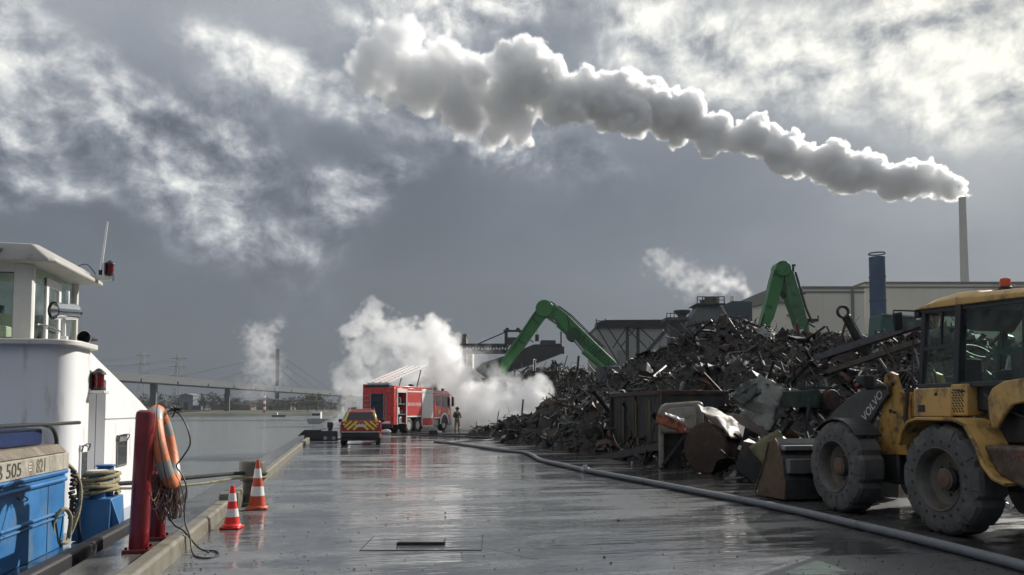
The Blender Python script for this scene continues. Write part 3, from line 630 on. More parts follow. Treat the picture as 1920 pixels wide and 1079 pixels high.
ml = thing('mooring_line', 'pale tan mooring line lying just below the black one', 'rope', (-2.2, 13, .45))
MB().tube(spline([(-3.35, 12.0, .58), (-2.9, 12.6, .52), (-2.3, 13.4, .49), (-1.85, 14.2, .50), (-1.5, 14.32, .50), (-1.36, 14.5, .49), (-1.45, 14.78, .48), (-1.7, 14.78, .47)], 6), .020, 8).build('line', ropem, ml, w=True)
# mooring gear further along the edge
fb = thing('quay_bollard', 'dark mooring bollard with steel plates at the far end of the kerb', 'bollard', (-1.15, 43.6, 0))
MB().bb((-1.0, -.3, 0), (-.1, .3, .58)).prism([(-1.35, .25), (-1.0, .58), (-1.0, .3)], 'y', -.25, .25).build('plate_block', dark, fb, bevel=.02)
MB().bb((-.12, -.35, 0), (.75, .3, .52)).build('step_block', mat('blackened_steel', (.035, .037, .04), .4, .2, var=.4), fb, bevel=.03)
MB().cyl((.35, .1, .5), (.35, .1, .68), .12, n=14).cyl((.35, .1, .68), (.35, .1, .98), .17, n=14).build('bollard_head', dark, fb, bevel=.02)
for x in (.1, .55): MB().cyl((x, -.37, .14), (x, -.34, .14), .10, n=12).build('ring', steel, fb)
MB().tube(spline([(.7, -.2, .05), (1.0, -.3, .1), (1.25, -.1, .06), (1.4, .1, .05)], 4), .05, 6).build('chain', dark, fb)
# ------------------------------------------------------------------ vehicles at the far end: car, fire engine, firefighter, hoses
tyre_m = mat('tyre_rubber', (.022, .022, .023), .6, var=.3, scale=6, bump=.2, bscale=30)
car_red = mat('car_red_paint', (.30, .010, .014), .22, var=.05, coat=.7)
yel = mat('yellow_reflective', (.72, .60, .06), .4, var=.1)
darkglass = mat('dark_car_glass', (.010, .012, .014), .05, var=.1, rvar=.01, spec=.8)
def wheel(parent, x, y, r, w, side, hub_m, name='wheel', rimr=.58, hub=True):
    """tyre with hub at (x = outer face, y, r); side -1 left, +1 right"""
    M = Matrix.Translation((x, y, r)) @ Matrix.Rotation(rad(90)*side, 4, 'Y')
    t = MB().lathe([(r*rimr, 0), (r*.80, .004), (r*.93, -.012), (r, -.05), (r, -w+.05), (r*.93, -w+.01), (r*rimr, -w)], 28, M, caps=False, closed=True).build(name, tyre_m, parent, smooth=40)
    if hub:
        MB().lathe([(r*rimr*1.02, -.012), (r*rimr*.92, -.03), (r*.42, -.09), (r*.30, -.05), (r*.26, -.01), (r*.12, 0)], 24, M).build('rim', hub_m, t, smooth=40)
        for k in range(8):
            a = 2*math.pi*k/8; c = M @ Vector((math.cos(a)*r*.36, math.sin(a)*r*.36, -.045)); d = (M.to_3x3() @ Vector((0, 0, 1)))
            MB().cyl(c, c+d*.035, r*.035, n=6).build('wheel_nut', chrome, t)
    return t
def make_car():
    t = thing('response_car', 'red fire service car seen from behind with yellow and red chevrons on its tailgate', 'car', gnd(676, 836), rad(-2.0))
    def sec(y, wb, ww, wt, z0, z1, z2, z3):
        L = [(-wb, z0), (-ww, z1), (-ww*.985, z2), (-wt, z3)]
        return [(x, y, z) for x, z in L]+[(-x, y, z) for x, z in reversed(L)]
    body = MB().loft([sec(.0, .84, .90, .86, .42, .60, .82, 1.10), sec(.10, .88, .94, .90, .34, .58, .85, 1.14), sec(.5, .90, .965, .90, .30, .58, .88, 1.14), sec(2.2, .90, .955, .90, .26, .58, .88, 1.10), sec(3.4, .90, .955, .86, .26, .58, .86, 1.04), sec(4.1, .86, .92, .80, .30, .55, .78, .96), sec(4.55, .72, .78, .66, .36, .52, .66, .80)])
    body.build('body', car_red, t, bevel=.03, smooth=40)
    def gs(y, wb, wt, z0, z1): return [(-wb, y, z0), (-wt, y+.0, z1), (wt, y, z1), (wb, y, z0)]
    MB().loft([[(-.80, .06, 1.10), (-.62, .34, 1.58), (.62, .34, 1.58), (.80, .06, 1.10)], [(-.82, .5, 1.10), (-.63, .6, 1.66), (.63, .6, 1.66), (.82, .5, 1.10)], [(-.82, 2.3, 1.08), (-.63, 2.2, 1.66), (.63, 2.2, 1.66), (.82, 2.3, 1.08)], [(-.78, 3.3, 1.03), (-.60, 2.55, 1.60), (.60, 2.55, 1.60), (.78, 3.3, 1.03)]]).build('cabin', car_red, t, bevel=.03, smooth=40)
    def tg(x, z): return (x, .06+(z-1.10)*.583-.012, z)          # points on the sloping tail window
    MB().add([tg(-.66, 1.19), tg(.66, 1.19), tg(.52, 1.53), tg(-.52, 1.53)], [(0, 1, 2, 3)]).build('rear_window', darkglass, t, smooth=0)
    for s in (-1, 1):
        MB().add([tg(s*.68, 1.15), tg(s*.78, 1.15), tg(s*.61, 1.56), tg(s*.53, 1.56)], [(0, 1, 2, 3)]).build('yellow_pillar', yel, t, smooth=0)
        MB().add([(s*.885, 2.6, 1.14), (s*.885, .55, 1.17), (s*.70, .75, 1.55), (s*.69, 2.3, 1.55)], [(0, 1, 2, 3)]).build('side_window', darkglass, t, smooth=0)
        MB().box((s*.80, .03, 1.0), (.22, .10, .20)).build('tail_light', mat('tail_light_lens', (.30, .012, .012), .12, var=.1), t, bevel=.03)
        MB().box((s*.76, -.005, .99), (.10, .06, .07)).build('reversing_light', mat('white_lens', (.7, .7, .7), .1), t, bevel=.015)
        MB().box((s*1.04, 3.0, 1.12), (.20, .12, .17)).build('mirror', black, t, bevel=.04)
        MB().tube([(s*.60, .75, 1.68), (s*.60, .9, 1.74), (s*.60, 2.1, 1.74), (s*.60, 2.25, 1.68)], .022, 6).build('roof_rail', dark, t)
        MB().add([(s*.96, .35, .70), (s*.97, 3.9, .70), (s*.955, 3.9, .90), (s*.955, .35, .92)], [(0, 1, 2, 3)]).build('side_stripe', yel, t, smooth=0)
        for y in (.78, 3.55): wheel(t, s*.93, y, .355, .24, s, steel)
    # chevrons: slanted strips laid on the tailgate either side of its middle
    for s in (-1, 1):
        for x0, z0, x1, z1, wdt in ((.16, 1.12, .62, .74, .10), (.42, 1.13, .74, .86, .09), (.03, 1.0, .34, .74, .10), (.66, 1.13, .80, 1.02, .06)):
            d = Vector((x1-x0, 0, z1-z0)).normalized(); nrm = Vector((-d.z, 0, d.x))*wdt/2; a, b = Vector((s*x0, -.012, z0)), Vector((s*x1, -.012, z1)); nn = Vector((nrm.x*s, 0, nrm.z))
            MB().add([a+nn, a-nn, b-nn, b+nn], [(0, 1, 2, 3)]).build('chevron', yel, t, smooth=0)
    MB().box((0, -.012, .92), (.50, .012, .11)).build('number_plate', mat('plate_white', (.6, .6, .55), .4), t)
    MB().bb((-.86, -.07, .60), (.86, .1, .655)).build('bumper_trim', steel, t, bevel=.015)
    MB().bb((-.86, -.05, .38), (.86, .12, .595)).build('bumper', black, t, bevel=.03)
    MB().bb((-.80, .1, .22), (.80, 4.2, .36)).build('underbody', black, t)
    MB().box((-.34, 1.0, 1.74), (.26, .2, .07)).build('roof_light', black, t, bevel=.02); MB().box((0, .75, 1.685), (.95, .3, .035)).build('roof_stripe', mat('pale_roof_band', (.62, .5, .45), .4), t, bevel=.01)
    return t
make_car()
fire_red = mat('fire_engine_red', (.56, .030, .026), .28, var=.06, scale=1.5, c2=(.36, .03, .03), amt=.12, coat=.5)
fwhite = mat('fire_engine_white', (.80, .79, .75), .35, var=.04, c2=(.5, .48, .44), amt=.12)
shut = mat('red_shutter', (.55, .038, .032), .42, var=.08)
def make_engine():
    az = rad(33); f_ = Vector((math.sin(az), math.cos(az), 0)); r_ = Vector((math.cos(az), -math.sin(az), 0))
    RR = Vector((3.25, 54.0, 0)); W = 2.5
    t = thing('fire_engine', 'large red fire engine with white side panel, an open locker and ladders tilted up', 'fire engine', RR-r_*W/2, -az)
    h = W/2; R = h
    # body as a frame round its bays, so that the open locker is really open
    b = MB(); b.bb((-h, .0, .62), (h-.75, 6.0, 3.16)); b.bb((h-.75, 1.85, 1.15), (h-.04, 4.05, 3.16)); b.bb((h-.75, 4.05, .55), (h-.04, 6.0, 3.16)); b.bb((h-.75, 0, .62), (h-.04, .42, 3.16)); b.bb((h-.75, .42, 2.95), (h-.04, 1.85, 3.16)); b.bb((h-.75, 1.72, .62), (h-.04, 1.86, 3.0))
    b.build('body', fire_red, t, bevel=.02)
    MB().bb((-h, -.0, 3.16), (-h+.16, 6.0, 3.42)).build('roof_rail', fire_red, t, bevel=.02); MB().bb((h-.2, -.0, 3.16), (h-.04, 6.0, 3.30)).build('roof_rail', fire_red, t, bevel=.02)
    # right flank
    def flank(name, y0, y1, z0, z1, m, off=.0, th=.02, bev=.006): return MB().bb((h-.042, y0, z0), (h-.042+th+off, y1, z1)).build(name, m, t, bevel=bev)
    lk = flank('locker_frame', .44, .52, .62, 3.0, fwhite, .02); flank('locker_frame', 1.74, 1.84, .62, 3.0, fwhite, .02); flank('locker_head', .42, 1.85, 2.84, 3.10, fwhite, .02)
    MB().bb((h-.74, .42, .62), (h-.72, 1.74, 2.95)).build('locker_back', black, t)
    for z in (1.30, 2.02, .68): MB().bb((h-.72, .44, z), (h-.06, 1.74, z+.05)).build('locker_shelf', steel, t)
    lg = random.Random(3)
    for z, n_ in ((1.35, 4), (2.07, 5), (.73, 4)):
        for k in range(n_):
            hh = lg.uniform(.2, .48); y = .56+k*1.1/n_
            MB().box((h-.30+lg.uniform(-.1, .05), y+.12, z+hh/2), (.3, .8/n_, hh)).build('equipment', [dark, steel, black, mat('grey_plastic', (.25, .25, .25), .5), fwhite][lg.randrange(5)], t, bevel=.02)
    flank('shutter', 1.90, 4.0, 1.22, 2.86, shut)
    for k in range(16): MB().bb((h-.02, 1.92, 1.24+k*.10), (h-.014, 3.98, 1.25+k*.10)).build('slat', shut, t, smooth=0)
    flank('white_strip', 1.86, 6.0, 2.90, 2.99, fwhite, .01); flank('white_strip', 1.86, 4.05, 1.12, 1.21, fwhite, .01); flank('top_panel', 4.10, 5.98, 3.0, 3.14, fwhite, .0)
    flank('white_panel', 4.12, 5.96, 1.22, 2.86, fwhite, .005); flank('white_panel_lower', 4.12, 5.96, 1.02, 1.22, fwhite, .004)
    flank('red_panel', 4.20, 5.88, .50, 1.0, shut, .005); flank('white_edge', 4.12, 5.96, .42, .49, fwhite, .004); flank('white_edge', 4.10, 4.19, .46, 1.05, fwhite, .006); flank('white_edge', 5.89, 5.97, .46, 1.05, fwhite, .006)
    letters('lettering', 'BRANDWEER', .34, fwhite, t, frame((h-.008, 2.95, 2.02), (0, 1, 0), (0, 0, 1)))
    # tail
    MB().bb((-.55, -.03, .95), (.42, .0, 2.75)).build('tail_shutter', mat('dark_blue_shutter', (.010, .016, .035), .25, var=.3), t, bevel=.01)
    for x in (-.60, .45): MB().bb((x-.03, -.04, .9), (x+.03, .0, 2.8)).build('tail_trim', mat('dull_trim', (.30, .24, .22), .5), t)
    MB().bb((.62, -.035, 1.0), (.66, 0, 2.6)).build('handrail', steel, t)
    for z in (1.2, 1.55, 1.9, 2.25, 2.6): MB().bb((-1.12, -.06, z), (-.72, -.02, z+.04)).build('rung', steel, t)
    MB().bb((.35, -.04, .70), (.95, -.005, .86)).build('number_plate', fwhite, t)
    MB().bb((-h+.05, -.12, .42), (h-.1, .02, .64)).build('tail_bumper', black, t, bevel=.02)
    MB().prism([(.55, 2.86), (.80, 3.10), (1.0, 2.86)], 'y', -.02, -.005).build('warning_sign', mat('sign_red', (.5, .1, .08), .4), t)
    for x in (-1.14, 1.1): MB().bb((x-.07, -.03, .9), (x+.07, .0, 1.2)).build('tail_light', mat('tail_light_lens', (.3, .012, .012), .12), t, bevel=.01)
    # chassis
    MB().bb((-.5, .2, .55), (.5, 8.4, .95)).build('chassis', black, t); MB().bb((h-.6, 6.0, .45), (h-.08, 7.0, .92)).build('fuel_tank', steel, t, bevel=.06)
    MB().bb((-h+.05, .3, .7), (h-.78, 5.9, 1.1)).build('underbody', black, t)
    MB().bb((h-.40, 1.95, .62), (h-.36, 4.0, 1.2)).build('wheel_bay', black, t)
    whm = mat('truck_hub', (.55, .55, .56), .3, .4, var=.2)
    for y in (2.25, 3.55, 7.85):
        for s in (-1, 1): wheel(t, s*(h-.06), y, .53, .34 if y > 7 else .6, s, whm, rimr=.55)
    # cab
    CB = [(6.08, .95), (9.05, .95), (9.12, 1.35), (9.05, 1.75), (8.86, 2.75), (8.66, 3.02), (8.35, 3.10), (6.08, 3.10)]
    MB().prism(CB, 'x', -h+.02, h-.02).build('cab', fire_red, t, bevel=.05, seg=3)
    for s in (-1, 1):
        x0, x1 = s*(h-.022), s*(h-.008)
        def cs(name, poly, m): return MB().prism(poly, 'x', x0, x1).build(name, m, t)
        cs('cab_window', [(6.45, 1.95), (7.25, 1.95), (7.25, 2.78), (6.45, 2.78)], darkglass); cs('door_window', [(7.45, 1.85), (8.78, 1.78), (8.62, 2.70), (7.45, 2.78)], darkglass)
        cs('cab_trim', [(6.10, .98), (7.15, .98), (7.15, 1.08), (6.10, 1.08)], fwhite); cs('cab_head_stripe', [(6.1, 2.92), (8.6, 2.92), (8.5, 3.02), (6.1, 3.02)], mat('pale_red_stripe', (.66, .35, .3), .4))
        arc_ = [(7.85+math.cos(a)*.78, .56+math.sin(a)*.86) for a in [math.pi*i/14 for i in range(15)]]; arc2 = [(7.85+math.cos(a)*.64, .56+math.sin(a)*.70) for a in [math.pi*i/14 for i in range(14, -1, -1)]]
        MB().prism(arc_+arc2, 'x', s*(h-.03), s*(h+.015)).build('wheel_arch', fwhite, t)
        MB().prism([(7.25, .6), (8.5, .6), (8.3, 1.2), (7.85, 1.3), (7.4, 1.2)], 'x', s*(h-.02), s*(h-.012)).build('wheel_well', black, t)
        MB().box((s*(h+.16), 8.98, 2.28), (.16, .22, .75)).build('mirror', black, t, bevel=.04); MB().bar((s*(h-.05), 8.7, 2.85), (s*(h+.14), 8.95, 2.7), .04).build('mirror_arm', black, t)
        gold = mat('gold_emblem', (.66, .40, .17), .45, var=.2)
        for y in (6.95, 8.65): 
            sh = [(y-.20, 1.72), (y-.20, 1.40), (y, 1.20), (y+.20, 1.40), (y+.20, 1.72), (y+.06, 1.66), (y-.06, 1.66)] if y < 8 else [(y-.24, 1.70), (y-.15, 1.30), (y+.1, 1.22), (y+.22, 1.5), (y+.12, 1.70)]
            MB().prism(sh, 'x', s*(h-.02), s*(h-.006)).build('emblem', gold, t)
    MB().prism([(8.90, 1.85), (9.02, 1.85), (8.84, 2.78), (8.72, 2.78)], 'x', -h+.12, h-.12).build('windscreen', darkglass, t)
    MB().bb((-h+.05, 8.9, .45), (h-.05, 9.28, .98)).build('front_bumper', steel, t, bevel=.05)
    MB().cyl((.9, 8.2, 3.10), (.9, 8.2, 3.30), .12, n=12).build('beacon', mat('dark_blue_beacon', (.01, .015, .05), .15), t, bevel=.02)
    MB().box((.6, 3.6, 3.40), (.3, .3, .22)).cyl((.6, 3.6, 3.2), (.6, 3.6, 3.4), .06).build('roof_monitor', dark, t, bevel=.03)
    # two ladders on a rack whose front end has been lifted
    rk = [(-.95, -.72), (-.35, -.12), (.25, .48)]
    for i, pr in enumerate(((-1.0, -.52), (.06, .54))):
        lad = None
        for x in pr:
            o = MB().bar((x, .25, 3.50), (x, 6.0, 4.95), .085, .15).build('ladder_rail', white, t, bevel=.012)
        for k in range(12):
            q = .06+k*.08; MB().cyl((pr[0], .25+5.75*q, 3.50+1.45*q), (pr[1], .25+5.75*q, 3.50+1.45*q), .012, n=6).build('ladder_rung', dark, t)
    for x in (-.9, .6): MB().bar((x, 4.4, 3.16), (x, 5.1, 4.6), .06).build('rack_strut', dark, t)
    MB().cyl((-1.0, .3, 3.40), (.75, .3, 3.40), .13, n=10).build('rack_roller', steel, t); MB().bb((-1.05, .05, 3.16), (.8, .5, 3.34)).build('rack_foot', dark, t)
    # gear by the wheels
    g2 = thing('gear_bag', 'pale equipment bag on the ground by the rear of the fire engine', 'bag', t.location+r_*.9-f_*.5, -az)
    MB().ball((0, 0, .16), .3, 12, 6, (1.35, .8, .6)).build('bag', mat('grey_tarp', (.5, .5, .48), .6, var=.2, bump=.4, bscale=8), g2)
    return t
make_engine()
# firefighter, back turned, looking at the fire
def make_person():
    g = gnd(857, 812); t = thing('person', 'firefighter in khaki turnout suit and dark helmet standing by the truck, looking to the smoke', 'person', g, rad(-35))
    me = bpy.data.meshes.new('person_body'); V = []; E = []; Rr = []
    def j(p, r, par=None):
        V.append(p); Rr.append(r)
        if par is not None: E.append((par, len(V)-1))
        return len(V)-1
    pel = j((0, 0, .96), (.165, .12)); wst = j((0, .0, 1.12), (.16, .12), pel); ches = j((0, .01, 1.34), (.20, .135), wst); nk = j((0, .02, 1.52), (.085, .08), ches); hd = j((0, .03, 1.62), (.08, .09), nk); hd2 = j((0, .035, 1.74), (.075, .09), hd)
    for s in (-1, 1):
        hp = j((s*.10, 0, .88), (.105, .11), pel); kn_ = j((s*.125, .02+.03*s, .50), (.082, .085), hp); an = j((s*.14, -.02+.03*s, .10), (.065, .07), kn_); j((s*.15, .12+.03*s, .05), (.05, .045), an)
        sh = j((s*.20, .0, 1.43), (.085, .085), ches); el = j((s*.29, -.03, 1.17), (.066, .066), sh); wr = j((s*.20, .17, 1.08), (.05, .05), el); pm = j((s*.14, .25, 1.10), (.045, .03), wr)
    me.from_pydata(V, E, []); o = bpy.data.objects.new('body', me); col.objects.link(o); o.parent = t
    sk = o.modifiers.new('skin', 'SKIN'); sk.use_smooth_shade = True
    for i, r in enumerate(Rr): me.skin_vertices[0].data[i].radius = r
    me.skin_vertices[0].data[0].use_root = True
    khaki = mat('khaki_turnout', (.20, .155, .075), .8, var=.25, scale=7, c2=(.09, .07, .04), amt=.35, sc2=5)
    me.materials.append(khaki)
    sm = o.modifiers.new('sub', 'SUBSURF'); sm.levels = sm.render_levels = 2
    refl = mat('yellow_grey_band', (.55, .52, .25), .4)
    for s in (-1, 1): MB().tube([Vector((s*.133+math.cos(a)*.088, .01+.03*s+math.sin(a)*.09, .36)) for a in [2*math.pi*k/12 for k in range(12)]], .02, 5, closed=True).build('leg_band', refl, t)
    MB().tube([Vector((math.cos(a)*.185, math.sin(a)*.145, 1.02)) for a in [2*math.pi*k/16 for k in range(16)]], .024, 5, closed=True).build('jacket_band', refl, t)
    MB().bb((-.12, -.27, 1.06), (.12, -.11, 1.46)).build('air_set', dark, t, bevel=.05)
    hm_ = mat('dark_helmet', (.03, .03, .028), .25, var=.2)
    MB().ball((0, .03, 1.74), .145, 16, 10, (.92, 1.08, .82)).build('helmet', hm_, t)
    MB().box((0, .03, 1.88), (.03, .24, .035)).build('helmet_crest', hm_, t, bevel=.01)
    MB().prism([(-.13, -.11), (.13, -.11), (.145, .06), (.10, .20), (0, .235), (-.10, .20), (-.145, .06)], 'z', 1.695, 1.715, M=Matrix.Translation((0, .03, 0))).build('helmet_brim', hm_, t)
    skin = mat('skin', (.45, .27, .19), .6, var=.08)
    MB().ball((0, .075, 1.64), .092, 12, 8, (.85, .8, 1.05)).box((0, .16, 1.635), (.025, .03, .04)).build('face', skin, t)
    for s in (-1, 1):
        MB().ball((s*.033, .148, 1.66), .010, 8, 6).build('eye', black, t)
        MB().ball((s*.15, .10+.03*s, .05), .075, 12, 8, (.75, 1.6, .7)).build('boot', black, t)
        gv = MB().ball((s*.13, .27, 1.10), .045, 10, 6, (.8, 1.0, .6))
        for k in range(4): gv.tube([(s*(.15-.02*k), .29, 1.115-.012*k), (s*(.13-.022*k), .335+.006*(k % 2), 1.11-.012*k), (s*(.10-.022*k), .34, 1.09-.012*k)], [.011, .011, .009], 6)
        gv.tube([(s*.16, .27, 1.11), (s*.15, .30, 1.15), (s*.12, .325, 1.155)], [.013, .012, .010], 6)
        gv.build('glove', dark, t)
    return t
make_person()
# the big supply hose and its lighter branch lines
hosem = mat('grey_fabric_hose', (.15, .16, .175), .5, var=.15, scale=3, c2=(.09, .085, .08), amt=.35, sc2=3, bump=.3, bscale=60)
hx = [(815, 831), (850, 834), (900, 841), (950, 848), (985, 852), (1001, 859), (1015, 867), (1050, 875), (1097, 886), (1180, 902), (1300, 926), (1400, 946), (1500, 967), (1600, 991), (1700, 1015), (1800, 1041), (1918, 1073), (2080, 1120)]
HP = [gnd(x, y)+Vector((0, 0, .063)) for x, y in hx]
hs = thing('fire_hose', 'thick grey supply hose running across the wet quay towards the loader', 'hose', (6.5, 20, 0))
MB().tube(spline(HP, 8), .066, 12, squash=.92).build('hose_run', hosem, hs, w=True)
cp = HP[8]; cdir = (HP[9]-HP[7]).normalized()
MB().cyl(cp-cdir*.14, cp+cdir*.14, .095, n=14).build('coupling', steel, hs, w=True, bevel=.01); MB().box(cp+Vector((-.02, -.05, .10)), (.10, .08, .07)).build('coupling_lug', steel, hs, w=True, bevel=.01)
for lab, pts, r in (('slim dark hose lying in a loop beside the firefighter', [(762, 816), (800, 818), (850, 820), (900, 822), (926, 824), (915, 827), (870, 829), (822, 832)], .045), ('pale hose stretched under the fire engine to the pump', [(770, 812), (800, 814), (830, 815), (870, 815), (900, 816)], .05)):
    h2 = thing('fire_hose', lab, 'hose', gnd(*pts[len(pts)//2]))
    MB().tube(spline([gnd(x, y)+Vector((0, 0, .05)) for x, y in pts], 6), r, 8).build('hose_run', hosem if 'pale' in lab else dark, h2, w=True)
pg = thing('pump_block', 'small dark pump and hose fittings on the ground beside the front wheel', 'pump', gnd(812, 818))
MB().box((0, 0, .2), (.55, .4, .36)).build('pump_body', dark, pg, bevel=.05); MB().cyl((.3, 0, .2), (.55, 0, .2), .12, n=10).build('outlet', steel, pg); MB().tube(spline([(-.2, 0, .38), (-.2, 0, .5), (.15, 0, .5), (.15, 0, .38)], 4), .02, 6).build('handle', steel, pg)
# ------------------------------------------------------------------ the yellow wheel loader (y = forward from the rear axle, x = right)
def make_loader():
    az = rad(2.0); t = thing('wheel_loader', 'muddy yellow wheel loader with glazed cab, solid tyres and lowered bucket', 'wheel loader', (8.88, 9.363, 0), -az)
    yl = mat('worn_yellow_paint', (.46, .26, .055), .42, var=.12, scale=1.5, c2=(.10, .062, .03), amt=.62, sc2=3.4, bump=.15, bscale=20)
    yl2 = mat('clean_yellow_paint', (.56, .345, .11), .35, var=.08, c2=(.15, .095, .045), amt=.46, sc2=3.2, streak=.4, bump=.12, bscale=18)
    grime = mat('grimy_counterweight', (.15, .10, .065), .6, var=.35, scale=3, c2=(.05, .04, .035), amt=.55, sc2=2.5, bump=.4, bscale=12)
    frm = mat('charcoal_frame', (.028, .03, .033), .45, var=.25); armm = mat('charcoal_arm', (.055, .058, .06), .42, .2, var=.3, scale=3, c2=(.10, .08, .06), amt=.35)
    buck = mat('worn_bucket_steel', (.115, .070, .036), .5, .3, var=.3, scale=3, c2=(.04, .03, .024), amt=.4, sc2=3, bump=.3, bscale=18)
    tyr = mat('solid_tyre', (.085, .084, .082), .72, var=.25, scale=5, c2=(.16, .145, .12), amt=.4, sc2=3, bump=.35, bscale=25)
    rimm = mat('dirty_rim', (.10, .092, .08), .55, .2, var=.3, scale=4, c2=(.16, .11, .05), amt=.35)
    P = lambda m, n_, mt, p=t, **k: m.build(n_, mt, p, **k)
    def big_wheel(x, y, s):
        r, w = .745, .46
        M = Matrix.Translation((x, y, r)) @ Matrix.Rotation(rad(90)*s, 4, 'Y')
        prof = [(r*.56, -.005), (r*.60, .004), (r*.86, .004), (r*.955, -.02), (r, -.07), (r, -w+.07), (r*.955, -w+.02), (r*.86, -w), (r*.56, -w)]
        n = 60; m = MB(); vs = []; fs = []
        for pr, pz in prof:
            for k in range(n):
                a = 2*math.pi*k/n; rr = pr
                if pr > r*.9 and (k % 6) == 0: rr = pr-.045       # the lug gaps cut in from the shoulder
                vs.append((rr*math.cos(a), rr*math.sin(a), pz))
        L = len(prof)
        for i in range(L):
            j = (i+1) % L
            for k in range(n): fs.append((i*n+k, i*n+(k+1) % n, j*n+(k+1) % n, j*n+k))
        m.add(vs, fs, M); wo = P(m, 'wheel', tyr, smooth=25)
        hole = MB(); hole2 = MB()
        for k in range(20):
            a = 2*math.pi*(k+.5)/20
            for rr, z in ((r*.685, .0055),):
                c = M @ Vector((math.cos(a)*rr, math.sin(a)*rr, z)); d = M.to_3x3() @ Vector((0, 0, 1)); hole.cyl(c-d*.02, c+d*.002, .026, n=8)
            if k % 2 == 0:
                c0 = M @ Vector((math.cos(a)*r*.80, math.sin(a)*r*.80, .0045)); c1 = M @ Vector((math.cos(a+.02)*r*.955, math.sin(a+.02)*r*.955, -.015)); hole2.bar(c0, c1, .014, .012)
        h_ = P(hole, 'cushion_holes', black, wo); h_['kind'] = 'stuff'; h2_ = P(hole2, 'sidewall_cuts', black, wo); h2_['kind'] = 'stuff'
        MB().lathe([(r*.57, .0), (r*.545, -.012), (r*.52, -.05), (r*.47, -.16), (r*.36, -.19), (r*.22, -.19), (r*.20, -.10), (r*.12, -.085)], 32, M, caps=False).build('rim', rimm, wo, smooth=40)
        MB().lathe([(r*.585, .0045), (r*.57, .012), (r*.555, .0)], 32, M, caps=False).build('rim_flange', rimm, wo, smooth=40)
        MB().lathe([(r*.155, -.19), (r*.15, -.08), (r*.10, -.07)], 18, M).build('hub', mat('rusty_hub', (.16, .085, .05), .6, var=.3, c2=(.06, .05, .04), amt=.4), wo, smooth=40)
        for k in range(8):
            a = 2*math.pi*k/8; c = M @ Vector((math.cos(a)*r*.28, math.sin(a)*r*.28, -.19)); d = M.to_3x3() @ Vector((0, 0, 1)); MB().cyl(c, c+d*.03, .02, n=6).build('wheel_nut', rimm, wo)
        return wo
    for s in (-1, 1): big_wheel(s*1.05, -.22, s); big_wheel(s*1.05, 2.22, s)
    for y in (-.22, 2.22): P(MB().cyl((-.9, y, .745), (.9, y, .745), .17, n=14), 'axle', frm)
    # rear frame, counterweight, engine bay
    P(MB().bb((-.55, -1.9, .62), (.55, .95, 1.30)), 'rear_frame', frm, bevel=.03)
    P(MB().prism([(-.92, 1.24), (-2.5, 1.24), (-2.6, .95), (-2.5, .74), (-1.55, .74), (-1.16, .88)], 'x', -.98, .98), 'counterweight', grime, bevel=.05, seg=3)
    letters('lettering', 'VOLVO', .09, mat('faded_red_lettering', (.30, .07, .05), .6, var=.4, scale=20), t, frame((-.984, -1.56, 1.12), (0, -1, 0), (0, 0, 1)))
    P(MB().bb((-.62, -1.9, 1.26), (.62, -.62, 1.94)), 'engine_bay', frm, bevel=.02)
    hood = [(-.84, 1.86), (-1.05, 2.06), (-1.5, 2.10), (-2.4, 2.02), (-2.5, 1.9), (-2.5, 1.3), (-1.55, 1.3), (-1.2, 1.72), (-1.0, 1.52), (-.93, 1.50)]
    P(MB().prism([(-.86, 1.52), (-.84, 1.84), (-.92, 1.96), (-1.10, 2.04), (-1.5, 2.08), (-2.5, 2.0), (-2.5, 1.78), (-1.55, 1.80), (-1.22, 1.74), (-1.05, 1.56), (-.98, 1.44), (-.90, 1.44)], 'x', -.80, -.74), 'hood_side', yl2, bevel=.02)
    P(MB().prism([(-.86, 1.84), (-.92, 1.97), (-1.10, 2.05), (-1.5, 2.09), (-2.5, 2.01), (-2.5, 1.9), (-.9, 1.84)], 'x', -.735, .78), 'hood', yl2, bevel=.03)
    P(MB().tube(spline([(-.64, -.7, 1.35), (-.70, -.8, 1.5), (-.68, -1.0, 1.66), (-.66, -1.25, 1.6), (-.64, -1.5, 1.5)], 5), .03, 8), 'engine_hose', black)
    P(MB().tube(spline([(-.66, -.64, 1.9), (-.70, -.8, 1.82), (-.7, -1.0, 1.86)], 5), .018, 6), 'engine_pipe', dark)
    # fenders over the rear wheels
    for s in (-1, 1):
        pr = [(.50, 1.20), (.44, 1.38), (.30, 1.53), (.12, 1.575), (-.58, 1.575), (-.78, 1.50), (-.95, 1.26), (-1.06, 1.02), (-1.22, .86), (-1.42, .80)]
        inn = [(y*.98+ -.004, z-.035) for y, z in pr]
        m = MB()
        for (y0, z0), (y1, z1) in zip(pr, pr[1:]): m.add([(s*.62, y0, z0), (s*1.09, y0, z0), (s*1.09, y1, z1), (s*.62, y1, z1), (s*.62, y0, z0-.03), (s*1.09, y0, z0-.03), (s*1.09, y1, z1-.03), (s*.62, y1, z1-.03)], [(0, 1, 2, 3), (7, 6, 5, 4), (1, 5, 6, 2), (0, 3, 7, 4)])
        P(m, 'fender', yl2, smooth=50)
        lip = MB().tube([(s*1.09, y, z-.02) for y, z in pr], .024, 6); P(lip, 'fender_lip', yl)
        P(MB().prism([(.40, 1.40), (.28, 1.53), (-.58, 1.55), (-.80, 1.45), (-.62, 1.35), (.2, 1.36)], 'x', s*.60, s*.64), 'fender_inner', frm)
